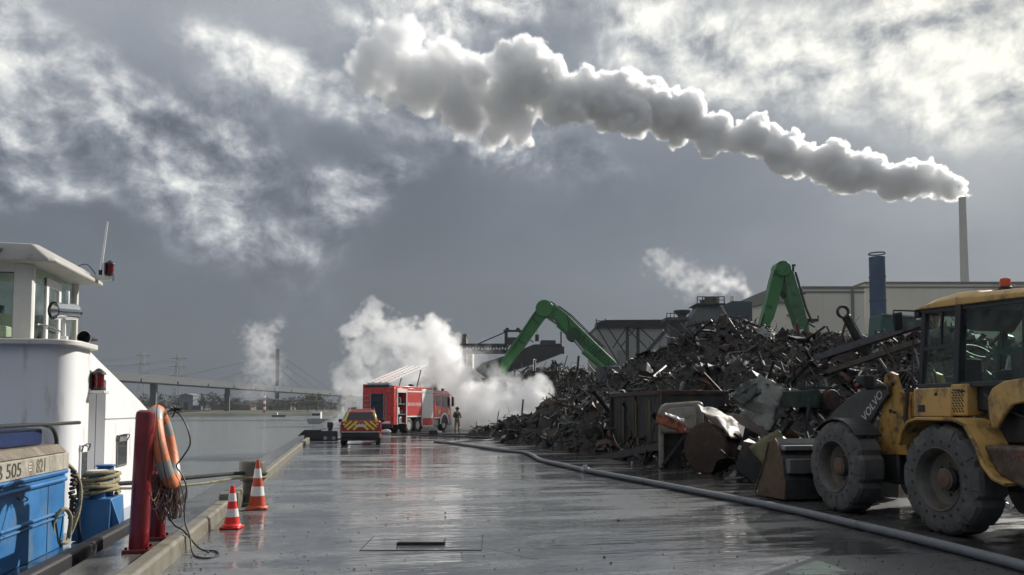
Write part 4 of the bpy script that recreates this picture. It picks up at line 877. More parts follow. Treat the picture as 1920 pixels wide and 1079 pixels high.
    # side boxes under the cab: steps, fuel tank cover with its grille
    for s in (-1, 1):
        P(MB().bb((s*.40, -.14, 1.58), (s*.75, .62, 1.99)), 'side_box', yl2, bevel=.02)
        P(MB().bb((s*.40, -.44, 1.60), (s*.76, -.145, 2.03)), 'grille_box', yl2, bevel=.02)
        gr = MB()
        for k in range(9):
            z = 1.66+k*.036
            for q_ in range(4): gr.box((s*.763, -.37+q_*.055+(k % 2)*.02, z), (.006, .034, .016), rot=(rad(35), 0, 0))
        g_ = P(gr, 'grille_slots', black, smooth=0); g_['kind'] = 'stuff'
        P(MB().bb((s*.752, .38, 1.65), (s*.757, .52, 1.75)), 'dark_label', black, smooth=0); P(MB().cyl((s*.75, .15, 1.90), (s*.765, .15, 1.90), .022, n=10), 'lock', black)
        P(MB().tube([(s*.768, -.25, 1.95), (s*.79, -.27, 1.95), (s*.79, -.40, 1.93), (s*.768, -.42, 1.93)], .012, 6), 'grille_handle', black)
    # cab
    zs, zt = 2.02, 3.12
    def pil(name, p, q, w=.07, d=.09): P(MB().bar(p, q, w, d, up=(1, 0, 0)), name, frm, bevel=.012)
    for s in (-1, 1):
        pil('front_pillar', (s*.64, .56, zs), (s*.66, .42, zt), .08); pil('door_pillar', (s*.67, -.20, zs-.02), (s*.68, -.30, zt), .10, .12); pil('rear_pillar', (s*.62, -1.28, zs), (s*.64, -1.36, zt-.08), .09)
        P(MB().bar((s*.66, .58, zs), (s*.67, -1.3, zs), .08, .07), 'cab_sill', frm, bevel=.01); P(MB().bar((s*.67, .45, zt), (s*.67, -1.38, zt-.08), .08, .10), 'cab_head', frm, bevel=.01)
        gl_ = glass('cab_glass', (.72, .86, .79), dirt=.10)
        P(MB().add([(s*.66, .52, zs+.03), (s*.67, .40, zt-.05), (s*.68, -.27, zt-.05), (s*.67, -.18, zs+.03)], [(0, 1, 2, 3)]), 'door_pane', gl_, smooth=0)
        P(MB().add([(s*.67, -.25, zs+.03), (s*.68, -.34, zt-.05), (s*.66, -1.33, zt-.05), (s*.64, -1.26, zs+.03)], [(0, 1, 2, 3)]), 'side_pane', gl_, smooth=0)
        P(MB().bar((s*.672, .50, 2.56), (s*.682, -.22, 2.58), .03, .05), 'door_bar', frm); P(MB().bar((s*.672, .12, 2.58), (s*.682, .06, zt-.04), .03, .035, up=(1, 0, 0)), 'door_bar', frm)
        P(MB().tube(spline([(s*.70, .60, 2.08), (s*.74, .64, 2.2), (s*.74, .60, 2.7), (s*.72, .54, 2.84), (s*.68, .50, 2.86)], 5), .014, 6), 'grab_rail', black)
        P(MB().tube([(s*.66, .50, 3.12), (s*.80, .62, 3.14), (s*.98, .70, 3.15), (s*1.0, .70, 3.02)], .013, 6), 'mirror_arm', black)
        P(MB().box((s*.94, .66, 2.98), (.15, .05, .27), rot=(rad(8), rad(10*s), 0)), 'mirror', black, bevel=.02)
    P(MB().add([(-.62, .56, zs+.03), (.62, .56, zs+.03), (.62, .42, zt-.03), (-.62, .42, zt-.03)], [(0, 1, 2, 3)]), 'windscreen', glass('cab_glass'), smooth=0)
    P(MB().add([(-.60, -1.28, zs+.1), (.60, -1.28, zs+.1), (.60, -1.36, zt-.05), (-.60, -1.36, zt-.05)], [(0, 1, 2, 3)]), 'rear_pane', glass('cab_glass'), smooth=0)
    P(MB().bb((-.64, .50, zt-.07), (.64, .40, zt+.05)), 'head_front', frm); P(MB().bb((-.6, -1.30, zs-.35), (.6, .55, zs-.0)), 'cab_floor', frm, bevel=.02)
    rp = [(.56, 3.14), (.50, 3.19), (.15, 3.27), (-.20, 3.30), (-.55, 3.28), (-.62, 3.25), (-1.4, 3.19), (-1.52, 3.15), (-1.52, 3.05)]
    m = MB(); L = len(rp)
    rings = [[(x, y, (3.145+min(0, y)*.055)+(z-(3.145+min(0, y)*.055))*k) for y, z in rp] for x, k in ((-.74, .45), (-.66, .92), (-.45, 1.0), (.45, 1.0), (.66, .92), (.74, .45))]
    m.loft(rings); P(m, 'cab_roof', yl2, bevel=.015, smooth=50)
    P(MB().bar((0, .50, 3.125), (0, -1.48, 3.045), 1.42, .04), 'roof_lining', frm); P(MB().lathe([(.035, 0), (.03, .03), (.01, .04)], 10, Matrix.Translation((-.58, .18, 3.235))), 'roof_knob', dark)
    bk = P(MB().box((-.28, -.62, 3.255), (.34, .22, .035)), 'beacon_mount', black, bevel=.01)
    P(MB().lathe([(.08, 0), (.08, .05), (.07, .06)], 16, Matrix.Translation((-.28, -.62, 3.26))), 'beacon_base', black)
    P(MB().lathe([(.068, .055), (.066, .13), (.058, .165), (.04, .175)], 16, Matrix.Translation((-.28, -.62, 3.26))), 'beacon', mat('amber_beacon', (.50, .075, .008), .15, var=.1))
    for s in (-1, 1): P(MB().box((s*.60, .60, 3.10), (.16, .12, .13)), 'work_light', black, bevel=.02)
    # inside the cab
    seat = mat('dark_seat_fabric', (.02, .022, .024), .8, var=.2)
    P(MB().bb((-.28, -.95, 2.02), (.28, -.40, 2.22)), 'seat', seat, bevel=.06, seg=3); P(MB().bb((-.27, -1.02, 2.2), (.27, -.88, 2.85)), 'seat_back', seat, bevel=.06, seg=3); P(MB().bb((-.2, -1.1, 2.35), (.1, -1.05, 2.7)), 'seat_shell', black)
    P(MB().bb((-.55, -1.2, 2.02), (-.20, -.95, 2.42)), 'control_box', black, bevel=.03); P(MB().bb((-.15, .30, 2.02), (.15, .42, 2.42)), 'steering_column', seat, bevel=.03)
    P(MB().tube([Vector((math.cos(a)*.18, .24+math.sin(a)*.15, 2.52+math.sin(a)*.1)) for a in [2*math.pi*k/20 for k in range(20)]], .016, 6, closed=True), 'steering_wheel', black)
    P(MB().bb((.05, -.05, 2.46), (.5, -.0, 2.56)), 'green_panel', mat('green_plastic', (.03, .16, .11), .5)); P(MB().box((.1, -.25, 2.32), (.1, .03, .2), rot=(0, .3, 0)), 'paper', white)
    P(MB().prism([(.40, 3.08), (.40, 2.86), (.1, 2.80), (-.15, 3.08)], 'x', -.1, .5), 'sun_blind', black)
    # articulation, front frame tower and lift arm
    P(MB().bb((-.30, .9, .55), (.30, 1.5, 1.25)), 'articulation', frm, bevel=.04)
    P(MB().bb((-.42, 1.45, .50), (.42, 2.75, 1.1)), 'front_frame', frm, bevel=.04)
    for s in (-1, 1):
        tw = [(1.20, .98), (1.95, .95), (1.86, 1.5), (1.68, 1.9), (1.74, 2.10), (1.70, 2.24), (1.58, 2.29), (1.46, 2.24), (1.40, 2.05), (1.32, 1.95), (1.28, 1.6)]
        P(MB().prism(tw, 'x', s*.36, s*.44), 'tower_plate', yl, bevel=.012)
        for y, z, r in ((1.62, 2.20, .045), (1.50, 2.09, .03), (1.55, 1.93, .028), (1.56, 1.66, .03), (1.48, 1.64, .02)): P(MB().cyl((s*.44, y, z), (s*.462, y, z), r, n=14), 'pin', dark if z < 2.15 else yl)
    P(MB().bb((-.36, 1.22, 1.0), (.36, 1.42, 1.95)), 'tower_back', yl, bevel=.02); P(MB().bb((-.35, .70, 1.55), (.35, 1.22, 1.9)), 'front_cowl', yl, bevel=.04)
    for k in range(6): P(MB().tube(spline([(-.2+k*.08, 1.30, 2.0), (-.2+k*.08, 1.40, 2.25+.03*(k % 3)), (-.2+k*.08, 1.7, 2.28), (-.25+k*.1, 1.95, 2.02)], 5), .022, 6), 'hydraulic_hose', black)
    P(MB().tube(spline([(-.44, 1.15, 1.95), (-.46, 1.18, 1.6), (-.46, 1.16, 1.25), (-.40, 1.1, 1.0)], 5), .028, 6), 'hydraulic_hose', black)
    arm = [(1.52, 2.06), (1.70, 2.12), (2.05, 2.06), (2.60, 1.86), (3.05, 1.62), (3.45, 1.20), (3.62, .70), (3.45, .55), (3.20, .62), (3.02, 1.02), (2.70, 1.36), (2.36, 1.52), (2.20, 1.38), (2.02, 1.40), (1.72, 1.74), (1.50, 1.92)]
    for s in (-1, 1): P(MB().prism(arm, 'x', s*.46, s*.53), 'lift_arm', armm, bevel=.012)
    letters('lettering', 'VOLVO', .20, mat('white_decal', (.62, .62, .60), .5, var=.3, scale=25), t, frame((-.533, 1.90, 1.74), (0, -.73, .64), (0, .64, .73)), sx=1.0)
    for z in (1.9, 1.0): P(MB().cyl((-.46, 2.1 if z > 1.5 else 3.35, z), (.46, 2.1 if z > 1.5 else 3.35, z), .07, n=12), 'cross_tube', armm)
    P(MB().cyl((0, 1.7, 1.95), (0, 2.9, 1.75), .09, n=14), 'tilt_cylinder', armm); P(MB().cyl((0, 2.9, 1.75), (0, 3.45, 1.05), .05, n=12), 'tilt_rod', chrome)
    for s in (-1, 1): P(MB().cyl((s*.30, 1.6, 1.0), (s*.40, 2.5, 1.45), .07, n=12), 'lift_cylinder', armm)
    # lamps on their brackets, front mudguards
    for s in (-1, 1):
        P(MB().bar((s*.44, 1.55, 2.03), (s*.80, 1.68, 2.03), .06, .06), 'lamp_bracket', black)
        P(MB().box((s*.80, 1.68, 2.13), (.22, .20, .20)), 'headlamp', black, bevel=.035, seg=3); P(MB().tube([(s*.80+dx, 1.57, 2.13+dz) for dx, dz in ((-.1, -.09), (.1, -.09), (.1, .09), (-.1, .09))], .012, 5, closed=True), 'lamp_rim', dark)
        P(MB().ball((s*.95, 1.66, 2.06), .045, 8, 6), 'indicator', mat('dark_red_lens', (.12, .006, .008), .12))
        mg = [(2.22+math.cos(a)*.82, .745+math.sin(a)*.80) for a in [rad(q_) for q_ in range(48, 141, 10)]]
        m = MB()
        for (y0, z0), (y1, z1) in zip(mg, mg[1:]): m.add([(s*.58, y0, z0), (s*1.03, y0, z0), (s*1.03, y1, z1), (s*.58, y1, z1), (s*.58, y0, z0-.025), (s*1.03, y0, z0-.025), (s*1.03, y1, z1-.025), (s*.58, y1, z1-.025)], [(0, 1, 2, 3), (7, 6, 5, 4), (1, 5, 6, 2), (0, 3, 7, 4)])
        P(m, 'front_mudguard', frm, smooth=60)
    # bucket seen from behind: side plates, curved back shell, floor, top edge and hitch plate
    bx = 1.16
    sidep = [(3.62, .03), (4.75, .02), (4.78, .06), (4.42, .62), (4.22, 1.08), (3.95, 1.14), (3.86, 1.05), (3.72, .8), (3.58, .4)]
    for s in (-1, 1): P(MB().prism(sidep, 'x', s*bx, s*(bx-.035)), 'side_plate', buck, bevel=.01); P(MB().tube([(s*(bx+.006), 4.70, .10), (s*(bx+.006), 4.34, .66), (s*(bx+.006), 4.15, 1.05)], .012, 5), 'edge_bead', frm)
    shell = [(3.95, 1.14), (3.86, 1.05), (3.72, .8), (3.58, .4), (3.62, .05), (4.75, .02)]
    m = MB()
    for (y0, z0), (y1, z1) in zip(shell, shell[1:]): m.add([(-bx+.03, y0, z0), (bx-.03, y0, z0), (bx-.03, y1, z1), (-bx+.03, y1, z1), (-bx+.03, y0+.03, z0-.01), (bx-.03, y0+.03, z0-.01), (bx-.03, y1+.03, z1+.02), (-bx+.03, y1+.03, z1+.02)], [(0, 1, 2, 3), (7, 6, 5, 4)])
    P(m, 'shell', armm, smooth=50)
    P(MB().bb((-bx+.05, 3.66, .93), (bx-.05, 3.90, 1.02)), 'top_rib', steel, bevel=.01); P(MB().bb((-bx+.05, 3.50, .52), (bx-.05, 3.66, .78)), 'back_rib', mat('grey_plate', (.16, .16, .155), .4, .4, var=.2), bevel=.01)
    P(MB().bb((-.55, 3.3, .3), (.55, 3.6, 1.0)), 'hitch', frm, bevel=.03)
    P(MB().cyl((-bx-.01, 4.62, .09), (-bx+.02, 4.62, .09), .022, n=10), 'bolt', chrome)
    return t
make_loader()
# ------------------------------------------------------------------ scrap: heaps built of real pieces over a mound
scrapm = mat('scrap_metal', (.5, .5, .5), .58, .12, var=.4, scale=3.0, spec=.32, tint=True, c2=(.05, .028, .016), amt=.34, sc2=2.2, rvar=.35, bump=.2, bscale=12)
mound_m = mat('heap_core', (.022, .020, .018), .75, .1, var=.6, scale=2.5, bump=.9, bscale=5)
SR = random.Random(21)
def tint():
    u = SR.random(); return tuple(q*.68 for q in tint_(u))
def tint_(u):

    if u < .62: g = SR.uniform(.010, .036); return (g*1.02, g, g*1.0)
    if u < .76: g = SR.uniform(.022, .06); return (g*1.3, g*.92, g*.66)
    if u < .875: g = SR.uniform(.04, .11); return (g*1.1, g*.52, g*.30)
    if u < .945: g = SR.uniform(.08, .24); return (g, g, g*1.0)
    if u < .985: g = SR.uniform(.35, .6); return (g, g, g*.96)
    return SR.choice([(.03, .10, .08), (.04, .07, .14), (.20, .06, .03), (.06, .10, .05), (.18, .15, .05)])
def piece(m, kind, s, M, c):
    r = SR
    if kind == 'sheet':
        nx, ny = 4, 3; w, h = s, s*r.uniform(.35, .8); a = s*r.uniform(.05, .18); fold = r.uniform(-.5, .5)
        vs = [((i/nx-.5)*w, (j/ny-.5)*h, r.uniform(-a, a)+fold*abs(i/nx-.5)*w*.7) for j in range(ny+1) for i in range(nx+1)]
        fs = [(j*(nx+1)+i, j*(nx+1)+i+1, (j+1)*(nx+1)+i+1, (j+1)*(nx+1)+i) for j in range(ny) for i in range(nx)]
        fs = [f for f in fs if r.random() > .08]
        m.add(vs, fs, M, c)
    elif kind == 'pipe':
        L = s*1.5; b = r.uniform(-.25, .25)*L; q = [Vector((-L/2, 0, 0)), Vector((-L*.1, b*.5, r.uniform(-.1, .1)*L)), Vector((L*.2, b*.8, 0)), Vector((L/2, b*.2, r.uniform(-.15, .15)*L))]
        m.tube([M @ v for v in q], s*r.uniform(.02, .05), 6, color=c)
    elif kind == 'beam':
        L = s*1.6; w = s*r.uniform(.05, .10); t_ = w*.18
        for sx, sz in ((1, t_), ): m.box((0, 0, 0), (L, w, t_), M=M, color=c); m.box((0, w/2, w*.4), (L, t_, w*.8), M=M, color=c)
    elif kind == 'curl':
        k = 12; R = s*.3; w = s*r.uniform(.06, .16); tw = r.uniform(1.2, 2.2)*math.pi; vs = []
        for i in range(k): a = tw*i/k; rr = R*(1-.3*i/k); vs += [(rr*math.cos(a), -w/2+i*.02*s, rr*math.sin(a)), (rr*math.cos(a), w/2+i*.02*s, rr*math.sin(a))]
        m.add(vs, [(2*i, 2*i+1, 2*i+3, 2*i+2) for i in range(k-1)], M, c)
    elif kind == 'block':
        d = [s*r.uniform(.35, .7) for _ in range(3)]; j = s*.12
        vs = [(x*d[0]/2+r.uniform(-j, j), y*d[1]/2+r.uniform(-j, j), z*d[2]/2+r.uniform(-j, j)) for z in (-1, 1) for x, y in ((-1, -1), (1, -1), (1, 1), (-1, 1))]
        m.add(vs, [(3, 2, 1, 0), (4, 5, 6, 7), (0, 1, 5, 4), (1, 2, 6, 5), (2, 3, 7, 6), (3, 0, 4, 7)], M, c)
    elif kind == 'disc':
        R = s*.35; m.lathe([(R*.35, -.02*s), (R*.5, .05*s), (R*.9, .06*s), (R, .0), (R*.95, -.06*s), (R*.4, -.05*s)], 12, M, caps=True, color=c)
    elif kind == 'wire':
        p = Vector((0, 0, 0)); q = [p.copy()]; d = Vector((r.gauss(0, 1), r.gauss(0, 1), r.gauss(0, .6))).normalized()
        for _ in range(5): d = (d+Vector((r.gauss(0, .6), r.gauss(0, .6), r.gauss(0, .5)))).normalized(); p = p+d*s*.35; q.append(p.copy())
        m.tube([M @ v for v in spline(q, 2)], s*.012+.004, 4, caps=False, color=c)
KINDS_ = ['sheet']*28+['pipe']*16+['beam']*14+['curl']*13+['block']*9+['disc']*4+['wire']*16
class Mound:
    """height from control points (x, y, z); each is a blunt cone"""
    def __init__(s, pts, x0, x1, y0, y1, step=.5, slope=.95, rough=.35, seed=1):
        s.x = np.arange(x0, x1, step); s.y = np.arange(y0, y1, step); X, Y = np.meshgrid(s.x, s.y, indexing='ij')
        H = np.full(X.shape, -1.0)
        for p in pts: H = np.maximum(H, p[2]-(p[3] if len(p) > 3 else slope)*np.maximum(0, np.hypot(X-p[0], Y-p[1])-.5))
        g = np.random.default_rng(seed)
        for k, a in ((3, .5), (6, .9), (12, .6)):
            lat = g.standard_normal((X.shape[0]//k+3, X.shape[1]//k+3)); xi = np.arange(X.shape[0])/k; yi = np.arange(X.shape[1])/k
            i0 = xi.astype(int)[:, None]; j0 = yi.astype(int)[None, :]; fx = (xi % 1)[:, None]; fy = (yi % 1)[None, :]
            H = H+rough*a*.5*(lat[i0, j0]*(1-fx)*(1-fy)+lat[i0+1, j0]*fx*(1-fy)+lat[i0, j0+1]*(1-fx)*fy+lat[i0+1, j0+1]*fx*fy)*np.clip(H, 0, 1)
        s.H = H; s.step = step
    def z(s, x, y):
        i = min(max((x-s.x[0])/s.step, 0), len(s.x)-2.01); j = min(max((y-s.y[0])/s.step, 0), len(s.y)-2.01); a, b = int(i), int(j); u, v = i-a, j-b; h = s.H
        return h[a, b]*(1-u)*(1-v)+h[a+1, b]*u*(1-v)+h[a, b+1]*(1-u)*v+h[a+1, b+1]*u*v
    def normal(s, x, y):
        e = .4; return Vector((s.z(x-e, y)-s.z(x+e, y), s.z(x, y-e)-s.z(x, y+e), 2*e)).normalized()
    def mesh(s, name, mt, parent):
        m = MB(); nx, ny = s.H.shape
        vs = [(s.x[i], s.y[j], max(s.H[i, j], -.3)) for i in range(nx) for j in range(ny)]
        fs = [(i*ny+j, (i+1)*ny+j, (i+1)*ny+j+1, i*ny+j+1) for i in range(nx-1) for j in range(ny-1) if max(s.H[i, j], s.H[i+1, j], s.H[i, j+1], s.H[i+1, j+1]) > -.05]
        m.add(vs, fs); return m.build(name, mt, parent, smooth=0, fix=False, w=True)
def heap(name, label, md, n_small, n_parts, smin, smax, base, part_filter=None, big=(.5, 1.25)):
    t = thing(name, label, 'scrap heap', base)
    md.mesh('heap_core', mound_m, t)
    m = MB(); X0, X1, Y0, Y1 = md.x[0], md.x[-1], md.y[0], md.y[-1]
    cnt = 0; tries = 0
    def place(s, lift):
        while True:
            x = SR.uniform(X0, X1); y = SR.uniform(Y0, Y1); z = md.z(x, y)
            if z < -.02: continue
            n_ = md.normal(x, y); v = Vector((-x, -y, EYE-z)).normalized()
            if n_.dot(v) < -.12 and SR.random() < .9: continue            # few on the far slope
            d = math.hypot(x, y)
            if SR.random() > min(1, (32/d)**1.1): continue
            q = n_.to_track_quat('Z', 'Y').to_matrix().to_4x4(); tilt = Euler((SR.gauss(0, .55), SR.gauss(0, .55), SR.uniform(0, 6.28))).to_matrix().to_4x4()
            return Matrix.Translation((x, y, z+lift*s)) @ q @ tilt
    for _ in range(n_small):
        s = smin*(smax/smin)**SR.random(); kd = SR.choice(KINDS_); c = tint()
        if kd in ('wire', 'pipe', 'beam', 'curl') and SR.random() < .22: g = SR.uniform(.12, .38); c = (g, g*.97, g*.92)
        if kd in ('wire', 'pipe', 'beam') and SR.random() < .35: s *= 1.9
        piece(m, kd, s, place(s, SR.uniform(-.02, .20)), c)
    o = m.build('small_scrap', scrapm, t, smooth=0, fix=False, w=True); o['kind'] = 'stuff'
    # the larger pieces one by one, from a few dozen shared shapes
    protos = {}
    names = dict(sheet='bent_sheet', pipe='bent_pipe', beam='steel_bar', curl='metal_strip', block='crushed_block', disc='wheel_disc', wire='wire')
    for k in range(n_parts):
        kd = SR.choice(['sheet']*9+['pipe']*4+['beam']*5+['curl']*3+['block']*3+['disc']); key = (kd, SR.randrange(9))
        if key not in protos:
            pm = MB(); piece(pm, kd, 1.0, Matrix.Identity(4), tint()); o = pm.build(names[kd], scrapm, t, smooth=0, fix=False); protos[key] = o.data
        else: o = bpy.data.objects.new(names[kd], protos[key]); col.objects.link(o); o.parent = t
        s = SR.uniform(*big)*(1.6 if kd in ('pipe', 'beam') or SR.random() < .12 else 1.0); o.matrix_parent_inverse = Matrix.Translation(t.location).inverted(); o.matrix_basis = place(s, .12) @ Matrix.Diagonal((s, s, s, 1))
    return t
pk = [(1050, 745, 40), (1085, 735, 41), (1125, 715, 42), (1160, 694, 43), (1200, 668, 44), (1245, 645, 45), (1290, 622, 46), (1335, 606, 46), (1380, 597, 46), (1430, 612, 45), (1490, 614, 43), (1530, 624, 41), (1545, 640, 39), (1590, 648, 36), (1640, 655, 34), (1690, 640, 31), (1740, 630, 29), (1800, 640, 26), (1900, 650, 23),
      (1160, 745, 34), (1230, 715, 35), (1300, 690, 36), (1380, 680, 36), (1460, 690, 33), (1540, 700, 29), (1620, 715, 26), (1700, 720, 23.5), (1290, 745, 29), (1380, 745, 27), (1460, 750, 24.5), (1540, 765, 22), (1620, 785, 20), (1090, 775, 36), (1130, 765, 33)]
pts = [tuple(at(q[0], q[1]+(3 if q[0] < 1530 else 0), q[2])) for q in pk+[(1570, 632, 37), (1610, 640, 36), (1660, 640, 34), (1480, 690, 30), (1530, 690, 27.5), (1590, 700, 26), (1450, 725, 27), (1500, 735, 24.5)]]
pts += [tuple(at(*q))+(1.1,) for q in ((965, 778, 47), (1000, 784, 45), (905, 797, 49), (1035, 782, 42), (940, 790, 48), (1430, 858, 19.6), (1480, 850, 18.6), (1395, 862, 20.8), (1200, 845, 27.5), (1080, 815, 36), (1120, 822, 33), (1140, 838, 30.5), (1165, 846, 29), (1215, 842, 26.2), (1250, 850, 24.2), (1385, 850, 21.5), (1300, 862, 22.6))]
md1 = Mound(pts, 5.5, 44, 6, 60, .5, .92, .42, 3)
heap('scrap_heap', 'huge dark heap of tangled scrap metal filling the right side of the quay', md1, 14500, 295, .10, .52, (20, 34, 0))
pts2 = [tuple(at(*q)) for q in ((960, 712, 76), (985, 700, 78), (1010, 690, 80), (1045, 683, 80), (1085, 688, 80), (1115, 700, 82), (1150, 705, 84), (1000, 740, 70), (1060, 735, 70), (930, 735, 76))]
md2 = Mound(pts2, 6, 46, 56, 100, .7, .8, .5, 5)
heap('scrap_heap', 'lower grey scrap heap behind the smoke under the left green boom', md2, 3200, 60, .25, .9, (22, 80, 0), big=(1.0, 2.0))
# ---- single pieces that stand out
rust_dark = mat('dark_rust', (.045, .028, .020), .6, .3, var=.4, scale=3, c2=(.12, .05, .02), amt=.35, sc2=3, bump=.3, bscale=14)
ct = thing('scrap_container', 'dark corrugated open-top container rusting at the foot of the scrap heap', 'container', (10.3, 27.0, 0))
cm_ = mat('container_paint', (.030, .036, .038), .55, .2, var=.4, scale=2, c2=(.07, .045, .02), amt=.5, sc2=2.5, bump=.2, bscale=10)
cx0, cx1, cy0, cy1, cz = 0, 2.3, -2.6, 2.5, 2.30
def corrug(a, b, y, flip):
    pass
n = 20; prof = []
for k in range(n+1):
    y = cy0+.15+(cy1-cy0-.3)*k/n; prof.append((0.0 if (k//1) % 2 else .06, y))
for x, nm in ((cx0, 'corrugated_side'), (cx1, 'corrugated_side')):
    m = MB(); vs = [(x+dx, y, z) for dx, y in prof for z in (.15, cz-.12)]; m.add(vs, [(2*i, 2*i+1, 2*i+3, 2*i+2) for i in range(n)]); m.build(nm, cm_, ct, smooth=0)
for y in (cy0, cy1):
    m = MB(); m.bb((cx0+.05, y-.03, .15), (cx1-.05, y+.03, cz-.12)); m.build('end_wall', cm_, ct)
for a, b_ in (((cx0, cy0, cz-.06), (cx0, cy1, cz-.06)), ((cx1, cy0, cz-.06), (cx1, cy1, cz-.06)), ((cx0, cy0, .1), (cx0, cy1, .1)), ((cx0, cy0, cz-.06), (cx1, cy0, cz-.06)), ((cx0, cy0, 0), (cx0, cy0, cz)), ((cx0, cy1, 0), (cx0, cy1, cz)), ((cx1, cy0, 0), (cx1, cy0, cz)), ((cx0, -.1, .1), (cx0, -.1, cz))): MB().bar(a, b_, .14, .14).build('frame_bar', rust_dark, ct, bevel=.01)
for k in range(3): MB().bb((cx0-.05, -1.6+k*1.3, .3), (cx0-.02, -1.45+k*1.3, cz-.3)).build('rib', mat('brown_rib', (.085, .055, .022), .6, var=.4), ct, bevel=.01)
def crumple(w, h, nx, ny, amp, seed, folds=2.0, thick=.015):
    r = random.Random(seed); m = MB(); vs = []
    for j in range(ny+1):
        for i in range(nx+1):
            u, v = i/nx, j/ny; z = amp*(noise.noise(Vector((u*folds*2, v*folds, seed)))+.6*abs(noise.noise(Vector((u*5, v*4, seed+9)))))
            vs.append(((u-.5)*w+r.uniform(-.02, .02)*w, (v-.5)*h+r.uniform(-.02, .02)*h, z))
    N = (nx+1)*(ny+1); fs = [(j*(nx+1)+i, j*(nx+1)+i+1, (j+1)*(nx+1)+i+1, (j+1)*(nx+1)+i) for j in range(ny) for i in range(nx)]
    m.add(vs, fs); return m
def solid(o, t_): s_ = o.modifiers.new('thick', 'SOLIDIFY'); s_.thickness = t_; return o
# burst tank on its side
tc = at(1322, 842, 20.6); tk = thing('scrap_tank', 'rusty cylindrical tank lying on its side, its skin peeled open', 'tank', (tc.x, tc.y, 0))
tm = mat('tank_rust', (.052, .034, .027), .5, .4, var=.35, scale=3, c2=(.11, .06, .035), amt=.45, sc2=2.5, bump=.3, bscale=10)
axd = Vector((.86, .50, 0)).normalized(); Rt = .66; M = Matrix.Translation((0, 0, Rt)) @ axd.to_track_quat('Z', 'Y').to_matrix().to_4x4()
MB().lathe([(.02, -.04), (.35, -.03), (Rt*.96, .0), (Rt, .03)], 30, M, caps=False).build('tank_end', rust_dark, tk, smooth=40)
MB().lathe([(Rt, .02), (Rt+.02, .03), (Rt+.02, .07), (Rt, .08), (Rt*.99, 1.2), (Rt*.9, 2.4)], 30, M, caps=False).build('shell', tm, tk, smooth=40)
sk_ = crumple(2.2, 1.35, 14, 8, .22, 4, 2.2); sk_ = solid(sk_.build('peeled_skin', mat('peeled_brown_sheet', (.065, .046, .038), .6, .1, var=.3, scale=3, c2=(.06, .035, .025), amt=.4, sc2=3), tk, smooth=50), .012)
sk_.matrix_basis = Matrix.Translation((1.05, .25, 1.22)) @ Euler((rad(38), rad(10), rad(24))).to_matrix().to_4x4()
# pale car body tub
wc = at(1276, 776, 22.6); wt = thing('car_shell', 'dirty cream car body shell lying behind the burst tank', 'car shell', (wc.x, wc.y, 0), rad(-20))
shellm = mat('dirty_cream_paint', (.22, .21, .18), .45, var=.15, scale=3, c2=(.10, .085, .06), amt=.42, sc2=2.5, bump=.2, bscale=8)
MB().prism([(-.60, 1.0), (-.66, 1.45), (-.55, 1.78), (-.40, 1.86), (.45, 1.92), (.60, 1.86), (.62, 1.2), (.3, 1.0)], 'y', -.5, .6).build('body_shell', shellm, wt, bevel=.07, seg=3)
MB().prism([(-.40, 1.15), (-.42, 1.62), (-.30, 1.72), (.30, 1.76), (.40, 1.66), (.40, 1.15)], 'y', -.53, -.505).build('panel', mat('cream_panel', (.30, .285, .24), .5, var=.15, c2=(.15, .12, .09), amt=.35), wt, bevel=.02)
MB().bb((-.62, -.42, 0), (-.50, .3, 1.05)).build('sill', shellm, wt, bevel=.03); MB().bar((-.55, -.4, .1), (.1, -.5, 1.0), .08).build('strut', dark, wt); MB().bb((-.5, -.3, 0), (.6, .5, 1.0)).build('core', mound_m, wt)
# torn white and rust sheet
ws = thing('torn_sheet', 'torn white and rust red metal sheet jutting out over the tank', 'metal sheet', at(1258, 800, 21.4))
o = solid(crumple(.85, .30, 10, 4, .10, 7, 2.0).build('sheet', mat('red_rust_sheet', (.22, .065, .028), .6, .2, var=.4, c2=(.09, .03, .02), amt=.4), ws, smooth=40), .01); o.matrix_basis = Matrix.Translation((0, 0, .08)) @ Euler((rad(65), rad(22), rad(-14))).to_matrix().to_4x4()
o = solid(crumple(.55, .13, 10, 3, .06, 8, 2.5).build('white_edge', mat('white_torn_paint', (.72, .72, .70), .4, var=.1, c2=(.4, .3, .25), amt=.25), ws, smooth=40), .008); o.matrix_basis = Matrix.Translation((.12, .02, .26)) @ Euler((rad(35), rad(22), rad(-14))).to_matrix().to_4x4()
# the big crumpled grey plate
cg = thing('crumpled_plate', 'large crumpled grey steel plate leaning against the heap beside the tank', 'metal sheet', gnd(1430, 880))
gpm = mat('grey_green_plate', (.14, .145, .13), .42, .35, var=.25, scale=2.5, c2=(.075, .065, .05), amt=.42, sc2=2.2, bump=.15, bscale=8)
def ribbon(path, w, name, t, mt, seed, amp=.10):
    """plate bent along a path (lateral, up) seen from the quay"""
    r = random.Random(seed); m = MB(); P_ = spline(path, 4); vs = []
    k = 6
    for i, p in enumerate(P_):
        tn = (P_[min(i+1, len(P_)-1)]-P_[max(i-1, 0)]).normalized(); side = tn.cross(Vector((0, 1, 0))); side = (side*.72+Vector((0, .7, 0))).normalized()
        for j in range(k+1): vs.append(p+side*w*(j/k-.5)+Vector((0, -amp*noise.noise(Vector((i*.35, j*.8, seed))), amp*noise.noise(Vector((i*.5, j*.9, seed+5))))))
    m.add(vs, [(i*(k+1)+j, i*(k+1)+j+1, (i+1)*(k+1)+j+1, (i+1)*(k+1)+j) for i in range(len(P_)-1) for j in range(k)])
    return solid(m.build(name, mt, t, smooth=28), .014)
